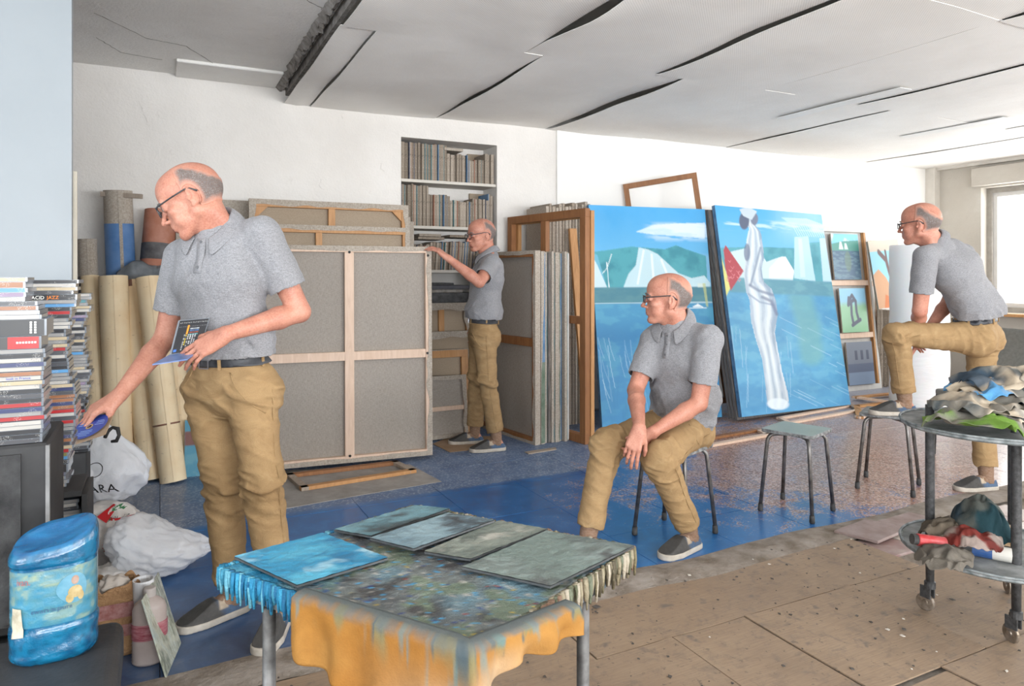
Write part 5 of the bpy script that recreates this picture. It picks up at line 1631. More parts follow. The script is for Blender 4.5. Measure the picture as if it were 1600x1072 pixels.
# red and yellow sail
A.poly([(1114, 424), (1124, 412), (1140, 460), (1132, 478), (1126, 450)], S(214, 214, 130)); 
A.poly([(1128, 402), (1131, 394), (1160, 434), (1140, 466), (1131, 430)], S(172, 66, 78))
for k in range(12):
    x = rp.uniform(1132, 1152); y = rp.uniform(412, 450); A.stroke([(x, y), (x + 3, y + 3), (x + 5, y)], 0.7, S(214, 130, 140), 0.8)
# draped standing figure
body = [(1158, 336), (1166, 333), (1176, 346), (1178, 360), (1186, 370), (1190, 392), (1192, 412), (1188, 430), (1192, 450), (1204, 460), (1212, 480), (1214, 502), (1210, 530), (1216, 560), (1222, 590), (1230, 618), (1233, 634), (1226, 646), (1206, 648), (1199, 640), (1196, 610), (1190, 570), (1180, 540), (1172, 510), (1170, 480), (1164, 466), (1160, 440), (1163, 410), (1164, 385), (1168, 366), (1160, 352), (1154, 344)]
inside = inpoly(A.x, A.y, body)
yy = np.arange(330, 655)
gx_, gy_ = np.meshgrid(np.arange(1140, 1240, 0.5), yy.astype(float)); ib = inpoly(gx_, gy_, body); xl = np.where(ib.any(1), gx_[0][ib.argmax(1)], 1180.0); xr_ = np.where(ib.any(1), gx_[0][199 - ib[:, ::-1].argmax(1)], 1184.0)
tt = (A.x - np.interp(A.y, yy, xl)) / np.maximum(np.interp(A.y, yy, xr_ - xl), 3)
fold = np.sin(tt * 15 + 5 * fbm(np.stack([A.u * 4, A.v * 5, 0 * A.u], -1), 71, 3) + A.v * 4)
A.blend(inside, S(196, 210, 220)); A.blend(inside * sstep(0.55, 1.0, tt) * 0.75, S(118, 144, 172)); A.blend(inside * sstep(0.1, 0.9, fold) * 0.55, S(232, 239, 243)); A.blend(inside * sstep(-0.2, -0.95, fold) * 0.5, S(134, 158, 184))
A.blend(inside * sstep(0.5, 0.66, A.n(30, 12, 58)) * 0.3, S(228, 236, 242))
for pts, w, c in (([(1186, 396), (1178, 430), (1171, 456)], 3.0, S(112, 132, 160)), ([(1170, 456), (1184, 464), (1206, 470)], 4.0, S(104, 120, 150)), ([(1168, 470), (1186, 482), (1209, 486)], 2.6, S(130, 148, 176)), ([(1190, 474), (1204, 480), (1213, 500)], 4.4, S(92, 106, 138))):
    A.stroke(pts, w, c, 0.75, 0.1)
A.ell(1160, 354, 8, 14, S(88, 98, 122)); A.ell(1176, 350, 6, 10, S(112, 122, 144)); A.poly([(1152, 336), (1166, 331), (1180, 338), (1172, 352), (1158, 346)], S(190, 204, 216)); A.ell(1165, 404, 5, 14, S(96, 110, 138), 0.8)
A.ell(1216, 640, 17, 9, S(228, 240, 248), 0.8)
p2, M2, w2 = build_painting('seascape_painting', 'blue seascape with white draped figure and red sail, right of the seated man', (4.565, 4.62, 0.055), (6.06, 4.69, 0.03), 0.185, 1.925, 0.04, A)
for k in range(3):
    o = edge_canvas('stretched_canvas', 'dark edged canvas stacked %s behind the white draped figure' % ['first', 'second', 'third'][k], 'canvas', (4.557 - 0.004 * k, 4.665 + 0.036 * k, 0.02), (1.495, 0.07, 0), 1.48, 1.92 + 0.004 * k, 0.030, 0.185, 0, 'canvases behind the right-hand seascape', M_DARKW)
# bare frame standing high against the wall board
bare_frame('bare_stretcher_frame', 'skewed brown bare frame showing above the left seascape against the white boarding', (4.269, 5.452, 0.0), (0.62, -0.5, 0.0), 0.70, 2.205, 0.05, 0.03, M_BROWNW, 0.0, -0.14)

# ---- stretcher with three small pictures on it, by the right wall
o3 = thing('stretched_canvas', 'pale stretched canvas with three small pictures resting on its bars', 'canvas', (0, 0, 0)); place(o3, frameM((6.30, 5.36, 0.0), (1, -0.02, 0), 0.11))
W3 = 1.13; H3 = 1.86
lbox(o3, 'canvas', (0.01, 0.045, 0.01), (W3 - 0.01, 0.05, H3 - 0.01), M_WHITEP, 0)
for lo, hi, mm in (((0, 0, H3 - 0.05), (W3, 0.045, H3), M_WHITEP), ((0, 0, 0), (W3, 0.045, 0.06), M_WHITEP), ((W3 - 0.035, -0.002, 0.06), (W3, 0.045, H3 - 0.05), M_WHITEP), ((W3 - 0.062, 0, 0.06), (W3 - 0.035, 0.04, H3 - 0.05), M_PINE2), ((0, 0, 0.06), (0.06, 0.04, H3 - 0.05), M_PINE2)):
    lbox(o3, 'stretcher_bar', lo, hi, mm)
for z in (0.62, 1.22):
    lbox(o3, 'cross_bar', (0.06, 0.0, z - 0.03), (W3 - 0.062, 0.04, z + 0.03), M_PINE)
def small_picture(label, M, w, h, A, t=0.018, name='small_painting', group=None):
    o = thing(name, label, 'painting', (0, 0, 0), group); place(o, M)
    nu, nv = A.nu, A.nv
    me = MB(); V = [M @ Vector((w * i / nu, -0.0005, h * (1 - j / nv))) for j in range(nv + 1) for i in range(nu + 1)]
    me.add(V, [(j * (nu + 1) + i, (j + 1) * (nu + 1) + i, (j + 1) * (nu + 1) + i + 1, j * (nu + 1) + i + 1) for j in range(nv) for i in range(nu)])
    me.build('painted_canvas', M_PAINT, o, colors=A.colors(), fixn=False)
    lbox(o, 'stretcher', (0, 0.0005, 0), (w, t, h), M_RAW, 0.001)
    return o
def M3(x, z): return world_of(o3) @ Matrix.Translation((x, -0.020, z))
A = Art(70, 80); n1 = A.n(4, 5, 5); n3 = A.n(6, 26, 6)
A.c[:] = np.array(S(120, 190, 226)[:3]); A.blend(sstep(0.5, 0.65, n1) * 0.7 * (A.y < 0.2), S(226, 236, 240))
A.poly([(0, 0.22), (0.4, 0.16), (1, 0.13), (1, 0.38), (0, 0.38)], S(70, 140, 130)); A.poly([(0.25, 0.34), (0.3, 0.17), (0.36, 0.17), (0.42, 0.34)], S(206, 222, 220)); A.poly([(0.45, 0.34), (0.48, 0.2), (0.54, 0.2), (0.6, 0.34)], S(196, 216, 216))
A.blend(sstep(0.36, 0.38, A.y), S(62, 96, 124)); A.blend(sstep(0.38, 0.4, A.y) * sstep(0.45, 0.65, n3), S(92, 128, 146)); A.ell(0.55, 0.6, 0.12, 0.22, S(98, 128, 106), 0.6)
small_picture('small sea picture with green cliffs, top of three on the pale canvas', M3(0.50, 1.255), 0.44, 0.525, A)
A = Art(70, 80); A.c[:] = np.array(S(134, 190, 222)[:3]); A.blend(sstep(0.3, 0.5, A.y + 0.1 * A.n(4, 4, 3)), S(140, 188, 152)); A.blend(sstep(0.75, 1.0, A.y) * 0.5, S(120, 176, 130))
for pts in ([(0.34, 0.22), (0.30, 0.38), (0.44, 0.30), (0.55, 0.26)], [(0.42, 0.34), (0.40, 0.6), (0.44, 0.82)], [(0.60, 0.30), (0.60, 0.55), (0.66, 0.74)], [(0.40, 0.84), (0.55, 0.78), (0.72, 0.72)], [(0.36, 0.26), (0.48, 0.16), (0.6, 0.3)]):
    A.stroke(pts, 0.055, S(66, 74, 98))
small_picture('small picture of a dark leggy shape on green, middle of three', M3(0.55, 0.655), 0.42, 0.50, A)
A = Art(70, 80); A.c[:] = np.array(S(120, 128, 142)[:3]); A.blend(sstep(0.5, 0.52, A.y), S(96, 106, 128)); A.blend(sstep(0.7, 0.72, A.y), S(128, 146, 170))
for x in (0.3, 0.52, 0.74): A.poly([(x, 0.2), (x + 0.1, 0.2), (x + 0.1, 0.42), (x, 0.42)], S(84, 90, 108))
small_picture('small grey picture of a house front, lowest of three', M3(0.58, 0.065), 0.42, 0.48, A)

# ---- tree picture, little canvases and frames beside it
A = Art(60, 110); A.c[:] = np.array(S(150, 206, 224)[:3]); A.blend((A.y < 0.16).astype(float), S(206, 196, 182))
A.poly([(0.0, 0.5), (0.2, 0.42), (0.4, 0.55), (0.6, 0.8), (0.7, 1.0), (0, 1.0)], S(206, 160, 124)); A.poly([(0.75, 0.2), (1, 0.2), (1, 1), (0.85, 1)], S(200, 128, 84)); A.poly([(0.3, 0.8), (0.6, 0.9), (0.9, 1.0), (0.2, 1.0)], S(206, 122, 70))
A.stroke([(0.55, 0.95), (0.56, 0.55), (0.5, 0.3), (0.3, 0.17)], 0.055, S(112, 92, 92)); A.stroke([(0.55, 0.5), (0.7, 0.3), (0.82, 0.17)], 0.05, S(112, 92, 92)); A.stroke([(0.52, 0.34), (0.52, 0.17)], 0.04, S(112, 92, 92))
small_picture('tall picture of a bare tree and pale rocks, on top of the dusty canvases', frameM((7.32, 5.30, 0.915), (0.97, -0.25, 0), 0.12) @ Matrix.Rotation(-0.09, 4, 'Y'), 0.40, 0.78, A, 0.03, 'tree_painting')
xb = 7.42
for k in range(9):
    tk = 0.030 + 0.004 * (k % 3)
    edge_canvas('small_canvas', 'dusty canvas edge under the tree picture, %s from the left' % ordinal(k), 'canvas', (xb + 0.22, 5.56, 0.0), (-0.80, -0.60, 0), 0.28, 0.90 - 0.006 * (k % 4), tk, 0, 0, 'dusty canvases under the tree picture', M_EDGE)
    xb += (tk + 0.003) / 0.62
for k, (x, z, w_, h_) in enumerate(((7.28, 0.0, 0.30, 1.60),)):
    bare_frame('bare_stretcher_frame', 'tall pale frame leaning on the white boarding behind the tree picture', (x + 0.06, 5.61, 0.0), (1, 0, 0), 0.5, 1.72, 0.06, 0.04, M_PINE, 0.03, 0, [('h', 0.78, 0.06), ('h', 1.2, 0.06)])

# ---- white roll of packing foam
a = atZ(1437, 636, 0)
m = MB(); prof = []
for k in range(60):
    z = 1.60 * k / 59; prof.append((0.265 + 0.003 * math.sin(z * 18) + 0.004 * mnoise.noise(Vector((0, 0, z * 7))), z))
prof += [(0.255, 1.602), (0.10, 1.600), (0.085, 1.595), (0.082, 1.50), (0.0005, 1.50)]
m.lathe(prof, (at(1436, 430, 7.05).x, at(1436, 430, 7.05).y, 0), 48)
n = NT('white_foam_sheet'); n.base(S(232, 232, 232)); n.rough(0.55); n.b.inputs['Subsurface Weight'].default_value = 0.2; n.bump(n.noise(n.coords('Object', (1, 1, 5)), 9, 4), 0.2, 0.02)
tag(m.build('foam_roll', n.m, smooth=True), 'tall white roll of packing foam standing behind the man with raised foot', 'roll')

# ---- rolls of canvas and paper at the left
n = NT('cream_primed_canvas'); v = n.coords('Object'); f = n.noise(v, 5, 5, 0.6)
c = n.ramp(f, [(0.3, S(230, 204, 164)), (0.7, S(242, 224, 190))]); c = n.mix(n.ramp(n.noise(v, 30, 3, 0.6), [(0.66, 0.0), (0.72, 0.4)]), c, S(150, 120, 86)); n.base(c); n.rough(0.75); n.bump(f, 0.1, 0.01)
M_CREAM = n.m
M_INNER = simple('roll_inside', S(150, 122, 88), 0.8)
def roll(label, top, bot, r, mats=None, name='canvas_roll', seam=True, bands=(), group='cream rolls leaning at the left', cap=True):
    """hollow roll from bot to top with a visible spiral edge; bands: [(t0, t1, material, name)] sleeves of colour"""
    top = Vector(top); bot = Vector(bot); ax = top - bot; L = ax.length
    o = thing(name, label, 'roll', tuple(bot), group)
    m = MB(); m.lathe([(r * 0.88, 0.004), (r, 0.0), (r, L * 0.25), (r * 1.005, L * 0.5), (r, L * 0.75), (r, L), (r * 0.90, L - 0.001)], bot, 28, ax, closed=True)
    m.slot(1); m.lathe([(r * 0.90, L - 0.001), (r * 0.88, L - 0.10), (0.0005, L - 0.10)], bot, 28, ax, closed=True)
    m.build('roll_sheet', [mats or M_CREAM, M_INNER], o, smooth=False, auto=True)
    for p in o.children: 
        p.data.polygons.foreach_set('use_smooth', [True] * len(p.data.polygons))
        md = p.modifiers.new('es', 'EDGE_SPLIT'); md.split_angle = 0.9
    q = ax.to_track_quat('Z', 'Y').to_matrix()
    if seam:
        side = q.inverted() @ (VR * 0.55 - VF).normalized(); an = math.atan2(side.y, side.x)
        d = q @ Vector((math.cos(an), math.sin(an), 0)); tdir = ax.normalized().cross(d)
        m = MB(); m.prism([bot + d * (r + 0.0005), bot + d * (r + 0.003), bot + d * (r + 0.0006) + tdir * 0.02], ax); m.build('roll_seam', mats or M_CREAM, o)
    for (t0, t1, mm, nm) in bands:
        m = MB(); m.lathe([(r + 0.0012, L * t0), (r + 0.002, L * t0 + 0.001), (r + 0.002, L * t1 - 0.001), (r + 0.0012, L * t1)], bot, 32, ax, closed=True); m.f = [f for f in m.f if len(f) == 4]; m.mi = m.mi[:len(m.f)]
        m.build(nm, mm, o, smooth=True)
    return o
M_TAPE = simple('brown_packing_tape', S(122, 74, 46), 0.4)
def rollpix(label, tu, tv, bu, bv, Yt, r, **kw):
    b = atZ(bu, bv, 0.0); t = atY(tu, tv, Yt); return roll(label, t, b, r, **kw)
rollpix('narrow cream roll, first from the left, beside the disc stacks', 141, 432, 158, 752, 5.36, 0.055)
rollpix('cream roll, second from the left, thickest of the row', 177, 432, 190, 750, 5.24, 0.085)
rollpix('cream roll with brown rim, third from the left', 206, 440, 235, 750, 5.33, 0.070, bands=[(0.965, 1.0, M_TAPE, 'tape_rim')])
rollpix('cream roll with a dark tape ring near its foot, fourth from the left', 232, 434, 271, 752, 5.16, 0.078, bands=[(0.270, 0.278, M_TAPE, 'tape_ring')])
rollpix('cream roll half hidden behind the standing man, fifth from the left', 262, 446, 292, 740, 5.34, 0.060)
M_BLUER = simple('blue_painted_canvas', S(26, 106, 172), 0.55, var=0.25, vscale=4)
M_ORANGER = simple('orange_painted_canvas', S(176, 98, 58), 0.6, var=0.25, vscale=7)
M_BLACKR = simple('black_painted_canvas', S(44, 36, 40), 0.6, var=0.3, vscale=7)
M_GREENR = simple('green_painted_canvas', S(16, 130, 104), 0.5, var=0.2, vscale=6)
M_TEALR = simple('petrol_painted_canvas', S(34, 110, 150), 0.5, var=0.2, vscale=6)
t = atY(184, 298, 5.50); b = Vector((t.x + 0.06, 5.58, 0.0))
o = roll('blue painted canvas roll with raw top, a stick through it', t, b, 0.088, M_RAW, 'painted_roll', True, [(0.0, 0.88, M_BLUER, 'painted_side')], group=None)
m = MB(); a1 = at(158, 303, 4.74); a2 = at(222, 307, 4.78); m.bar(a1, a2, 0.03, 0.03); m.build('stick', M_GREYW, o)
t = atY(136, 374, 5.45); b = Vector((t.x + 0.05, 5.40, 0.0))
roll('dark painted roll with raw canvas top beside the partition', t, b, 0.058, M_RAW, 'painted_roll', True, [(0.0, 0.84, M_BLACKR, 'painted_side')], group=None)
t = atY(252, 330, 5.56); b = Vector((t.x - 0.13, 5.37, 0.0)); 
roll('orange and black painted canvas roll behind the standing man', t, b, 0.105, M_ORANGER, 'painted_roll', False, [(0.80, 0.865, M_BLACKR, 'dark_band'), (0.0, 0.70, M_TEALR, 'petrol_band')], group=None)
t = atY(332, 296, 5.61); b = Vector((t.x - 0.05, 5.63, 0.0)); 
roll('green painted roll with raw top behind the bald head', t, b, 0.045, M_RAW, 'painted_roll', True, [(0.0, 0.90, M_GREENR, 'painted_side')], group=None)
t = atY(216, 415, 5.64); b = Vector((t.x, 5.645, 0.0)); roll('short brown cardboard roll between the blue and orange rolls', t, b, 0.035, M_INNER, 'cardboard_roll', False, group=None)
A = Art(40, 60); A.c[:] = np.array(S(86, 150, 176)[:3]); A.blend(sstep(0.45, 0.6, A.n(4, 6, 2)) * 0.5, S(120, 170, 184)); A.poly([(0, 0.2), (0.6, 0.2), (0.6, 0.45), (0, 0.45)], S(128, 88, 82))
a = atZ(288, 746, 0.0); small_picture('little blue picture on the floor behind the standing man', frameM((a.x, a.y, 0.0), (1, -0.1, 0), 0.15), 0.17, 0.36, A, 0.02)
# grey plastic sheet over the rolls
def drape(u, v):
    x = -0.26 + 0.34 * u; y = 5.30 + 0.14 * v
    z = 1.31 + 0.05 * mnoise.noise(Vector((x * 9, y * 9, 2))) + 0.06 * math.sin(PI * u) - 0.30 * max(0, 0.35 - v) ** 1.0 - 0.02 * abs(mnoise.noise(Vector((x * 30, y * 30, 7))))
    return Vector((x, y, z))
m = MB(); m.sheet(drape, 40, 16); tag(m.build('plastic_sheet', simple('grey_plastic_film', S(92, 100, 108), 0.35, var=0.25), smooth=True, solid=0.002), 'grey plastic sheet crumpled over the tops of the cream rolls', 'sheet')
# white batten beside the partition
a = atY(118, 268, 3.34)
m = MB(); m.bar((a.x, 3.345, 0.0), (a.x - 0.002, 3.335, a.z), 0.016, 0.02, (0, 1, 0)); tag(m.build('white_batten', simple('cream_batten_paint', S(222, 214, 196), 0.6), bevel=0.001), 'thin cream batten standing at the edge of the pale partition', 'batten')

# ---- small canvases on the niche shelves (each one a thing)
rs_ = random.Random(5)
def niche_row(zi, xs, xe, profile, tilt0=0.0, shelf='top', cap=None):
    x = xs; k = 0; objs = []
    z = SHELF_Z[zi]
    while x < xe:
        tk = rs_.choice([0.020, 0.024, 0.028, 0.018, 0.030])
        if x + tk > xe: break
        u = (x - xs) / (xe - xs); h = profile(u) + rs_.uniform(-0.008, 0.008)
        d = 0.22 + rs_.uniform(-0.02, 0.03)
        o = thing('small_canvas', 'small raw-edged canvas, %s from the left on the %s niche shelf' % (ordinal(k), shelf), 'canvas', (x, YW + 0.015 + rs_.uniform(0, 0.03), z + 0.0005), 'small canvases on the %s niche shelf' % shelf)
        if tilt0: o.rotation_euler = (0, tilt0, 0); MW[o.name] = Matrix.Translation(o.location) @ Matrix.Rotation(tilt0, 4, 'Y')
        W = world_of(o); m = MB(); m.box((0, 0, 0), (tk, d, h), W); m.build('canvas', M_EDGE, o, bevel=0.002)
        r = rs_.random()
        if r < 0.42:
            mm = rs_.choice([M_TEALP, M_NAVYP, M_TEALP, M_BLUEP, M_NAVYP, M_ORANGEP] if r < 0.36 else [M_ORANGEP])
            m = MB(); m.box((-0.0012, -0.0012, 0.002), (0.0045, d, h + 0.0008), W); m.build('painted_face', mm, o)
        x += tk + rs_.uniform(0.0015, 0.005); k += 1
    return x
prof1 = lambda u: 0.318 - 0.02 * u if u < 0.45 else (0.24 if u < 0.62 else (0.235 if u < 0.7 else (0.205 if u < 0.86 else 0.265)))
niche_row(0, NX0 + 0.012, NX1 - 0.012, prof1, 0.0, 'top')
o = thing('small_canvas', 'small canvas lying flat across the row on the top niche shelf', 'canvas', (NX0 + 0.42, YW + 0.03, SHELF_Z[0] + 0.272)); W = world_of(o); m = MB(); m.box((-0.02, 0, 0), (0.155, 0.2, 0.024), W); m.build('canvas', M_RAW, o, bevel=0.002)
prof2 = lambda u: 0.345 if u < 0.27 else (0.275 - 0.05 * (u - 0.27) if u < 0.5 else (0.225 if u < 0.72 else 0.25 + 0.05 * (u > 0.9)))
niche_row(1, NX0 + 0.012, NX1 - 0.012, prof2, 0.0, 'middle')
niche_row(2, NX0 + 0.05, NX1 - 0.03, lambda u: 0.215 if u < 0.25 else (0.245 if u < 0.75 else 0.30), 0.06, 'lower')
for (x, w_, dz, nm) in ((NX0 + 0.16, 0.24, 0.262, 'left'), (NX0 + 0.17, 0.20, 0.288, 'upper left'), (NX0 + 0.45, 0.22, 0.285, 'right')):
    o = thing('small_canvas', 'flat little canvas on the lower shelf row, %s one' % nm, 'canvas', (x, YW + 0.03, SHELF_Z[2] + dz)); W = world_of(o); m = MB(); m.box((0, 0, 0), (w_, 0.22, 0.022), W); m.build('canvas', M_EDGE, o, bevel=0.002)
for (zi, x, h) in ((0, NX1 - 0.17, 0.30), (1, NX1 - 0.15, 0.33)):
    o = thing('small_canvas', 'canvas turned face-on at the back of the %s niche shelf' % ['top', 'middle'][zi], 'canvas', (x, YW + 0.27, SHELF_Z[zi] + 0.0005)); W = world_of(o); m = MB(); m.box((0, 0, 0), (0.15, 0.025, h), W); m.build('canvas', M_LINEN2, o, bevel=0.002)
# portfolios and papers on the fourth shelf
M_BLK = simple('black_portfolio_cover', S(26, 26, 30), 0.5, var=0.2); M_PAP = simple('grey_paper_bundle', S(138, 132, 124), 0.8, var=0.25, vscale=30); M_GRP = simple('dark_grey_folder', S(74, 74, 82), 0.6)
z = SHELF_Z[3] + 0.0005
for k, (x0, x1, th, mm, nm, rz) in enumerate(((1.84, 2.44, 0.035, M_PAP, 'paper bundle lowest in the folder pile under the niche canvases', 0.0), (1.83, 2.50, 0.014, M_BLK, 'thin black folder, second from the bottom of the folder pile', 0.02),
     (1.85, 2.46, 0.030, M_PAP, 'grey paper bundle under the thick black portfolio', -0.02), (1.84, 2.50, 0.085, M_BLK, 'thick black portfolio in the pile under the niche canvases', 0.015), (1.86, 2.38, 0.028, M_PAP, 'paper bundle on top of the thick black portfolio', 0.0), (1.84, 2.44, 0.035, M_GRP, 'dark grey folder near the top of the folder pile', -0.01), (1.88, 2.30, 0.020, M_BLK, 'small black folder topmost of the folder pile', 0.03))):
    o = thing('portfolio' if mm is M_BLK else 'paper_bundle', nm, 'folder', (x0, YW + 0.02, z)); W = world_of(o) @ Matrix.Rotation(rz, 4, 'Z'); m = MB()
    m.box((0, 0, 0), (x1 - x0, 0.22, th), W); m.build('cover', mm, o, bevel=0.004)
    z += th + 0.0008
# small things on the bottom shelf are hidden; flat boards on the floor
def flat_frame(label, pts, bw, t, mats, z=0.001, backing=None):
    """bare frame lying on the floor through four corners"""
    P = [atZ(u, v, z) for u, v in pts]; c = sum(P, Vector()) / 4
    o = thing('flat_frame', label, 'frame', tuple(c))
    for k in range(4):
        a, b = P[k], P[(k + 1) % 4]; cc = (c - (a + b) / 2).normalized() * bw / 2
        m = MB(); up = Vector((0, 0, t / 2)); m.bar(a + cc + up, b + cc + up, bw, t); m.build('frame_bar', mats[k % len(mats)], o, bevel=0.001)
    if backing:
        m = MB(); m.prism([p + (c - p) * 0.05 for p in P], (0, 0, 0.004)); m.build('backing_sheet', backing, o)
    return o
M_CARD = simple('grey_cardboard', S(146, 140, 134), 0.85, var=0.25, vscale=6)
M_CARDB = simple('brown_cardboard', S(158, 126, 92), 0.85, var=0.2, vscale=6)
def flat_sheet(name, label, cat, pts, mat, t=0.003, z=0.0005):
    m = MB(); m.prism([atZ(u, v, z) for u, v in pts], (0, 0, t)); return tag(m.build(name, mat), label, cat)
flat_sheet('cardboard_sheet', 'grey cardboard sheet on the floor under the small frame', 'cardboard', [(400, 765), (440, 736), (640, 726), (690, 753), (560, 775), (420, 800)], M_CARD)
flat_frame('small bare frame lying on grey cardboard before the big canvas', [(446, 745), (620, 724), (651, 739), (471, 768)], 0.045, 0.022, [M_BROWNW, M_GREYW, M_PINE2, M_GREYW], 0.0045)
flat_sheet('cardboard_sheet', 'brown cardboard on the floor under the shoes of the man at the back', 'cardboard', [(676, 694), (705, 682), (775, 682), (770, 700), (703, 707)], M_CARDB)
flat_sheet('wood_offcut', 'thin wooden offcut lying on the blue floor before the rack', 'offcut', [(820, 707), (868, 700), (870, 703), (826, 710)], M_GREYW, 0.006)
flat_frame('pale bare frame flat on the floor under the draped figure', [(1215, 655), (1330, 634), (1345, 643), (1232, 664)], 0.045, 0.02, [M_PINE, M_GREYW, M_PINE, M_PINE])
flat_frame('flat bare frame behind the green topped stool', [(1060, 694), (1185, 672), (1205, 682), (1075, 706)], 0.05, 0.02, [M_BROWNW, M_PINE, M_PINE, M_PINE])
flat_frame('larger flat frame at the foot of the foam roll', [(1335, 636), (1440, 624), (1490, 640), (1340, 655)], 0.06, 0.02, [M_PINE2, M_PINE2, M_PINE, M_PINE2])
flat_frame('second flat frame at the foot of the foam roll, farther back', [(1330, 622), (1400, 615), (1500, 627), (1400, 632)], 0.06, 0.02, [M_PINE2, M_BROWNW, M_PINE2, M_PINE], 0.023)
flat_frame('flat frame under the left seascape', [(960, 690), (1080, 674), (1100, 684), (965, 700)], 0.05, 0.02, [M_PINE, M_PINE2, M_PINE2, M_PINE])
# ================================================================== STOOLS, CHAIR, TROLLEY, TABLE, STACKS, BAGS
M_STEEL = simple('scuffed_dark_steel_tube', S(78, 70, 64), 0.4, 0.6, var=0.3, vscale=20)
M_RUBBER = simple('black_rubber', S(24, 24, 25), 0.7)
M_SEATG = simple('pale_green_laminate', S(132, 146, 138), 0.35, var=0.12, vscale=6)
M_SEATE = simple('dark_chipped_edge', S(44, 50, 50), 0.6, var=0.6, vscale=40)
M_SEATD = simple('dark_paint_spattered_seat', S(70, 82, 82), 0.6, var=0.5, vscale=18)
M_SEATW = simple('worn_wooden_seat', S(150, 132, 106), 0.6, var=0.3, vscale=14)

def stool(label, c, rz, seat_m, edge_m, foot_r=0.20, top=0.455):
    o = thing('stool', label, 'stool', (c.x, c.y, 0), None, rz); W = world_of(o); m = MB()
    s = 0.142
    pts = []
    for k in range(4):                                             # rounded square seat
        cx, cy = [(1, 1), (-1, 1), (-1, -1), (1, -1)][k]
        for q in range(4):
            a = k * PI / 2 + q * PI / 6; pts.append(Vector((cx * (s - 0.02) + 0.02 * math.cos(a), cy * (s - 0.02) + 0.02 * math.sin(a), 0)))
    m.prism([W @ (p + Vector((0, 0, top - 0.018))) for p in pts], (0, 0, 0.018)); m.mi = [1, 0] + [1] * (len(m.f) - 2)
    m.build('seat', [seat_m, edge_m], o, bevel=0.002)
    for (sx, sy) in ((1, 1), (-1, 1), (-1, -1), (1, -1)):
        f = foot_r / math.sqrt(2); P = []
        P.append((sx * 0.03, sy * 0.03, top - 0.030)); P.append((sx * 0.075, sy * 0.075, top - 0.030))
        for q in range(1, 6):
            a = q / 5 * PI / 2 * 0.93; P.append((sx * (0.085 + 0.030 * math.sin(a)), sy * (0.085 + 0.030 * math.sin(a)), top - 0.030 - 0.045 * (1 - math.cos(a))))
        P.append((sx * f, sy * f, 0.035))
        m = MB(); m.tube([W @ Vector(p) for p in P], 0.0105, 12); lg = m.build('leg', M_STEEL, o, smooth=True)
        m = MB(); m.tube([W @ Vector((sx * (f - 0.001), sy * (f - 0.001), 0.04)), W @ Vector((sx * f, sy * f, 0.006)), W @ Vector((sx * f, sy * f, 0.0))], [0.013, 0.0145, 0.012], 12); m.build('rubber_foot', M_RUBBER, lg, smooth=True)
    return o
rz0 = -YAW + PI / 4
c2 = (atZ(1187, 797, 0) + atZ(1303, 799, 0)) / 2
stool('small steel stool with pale green square top, empty, right of the seated man', c2, rz0, M_SEATG, M_SEATE)
c1 = (atZ(993, 835, 0) + atZ(1122, 841, 0)) / 2
stool('steel stool under the seated man', c1 + VF * 0.03, rz0 + 0.05, M_SEATW, M_SEATE, 0.205, 0.455)
c3 = (atZ(1333, 761, 0) + atZ(1443, 760, 0)) / 2
stool('dark spattered steel stool with a foot resting on it', c3, rz0 + 0.16, M_SEATD, M_SEATE, 0.21, 0.460)

# ---- chair with grey back near the window
M_UPH = simple('grey_green_upholstery', S(126, 124, 116), 0.8, var=0.1, vscale=50)
cc = at(1536, 700, 5.0); o = thing('chair', 'grey backed metal chair behind the man with raised foot', 'chair', (cc.x, cc.y, 0), None, -1.70); W = world_of(o)
m = MB(); m.box((-0.21, -0.21, 0.43), (0.21, 0.21, 0.475), W); m.build('seat', M_UPH, o, bevel=0.015, seg=3)
m = MB(); m.box((-0.20, -0.018, 0), (0.20, 0.018, 0.30), W @ Matrix.Translation((0, 0.225, 0.62)) @ Matrix.Rotation(-0.18, 4, 'X')); m.build('backrest', M_UPH, o, bevel=0.014, seg=3)
for sx in (-1, 1):
    m = MB(); m.tube([W @ Vector(p) for p in ((sx * 0.205, 0.26, 0.93), (sx * 0.205, 0.225, 0.62), (sx * 0.205, 0.19, 0.44), (sx * 0.205, 0.24, 0.0))], 0.010, 10); m.build('leg', M_RUBBER, o, smooth=True)
    m = MB(); m.tube([W @ Vector(p) for p in ((sx * 0.205, 0.19, 0.43), (sx * 0.205, -0.19, 0.43), (sx * 0.205, -0.22, 0.0))], 0.010, 10); m.build('leg', M_RUBBER, o, smooth=True)
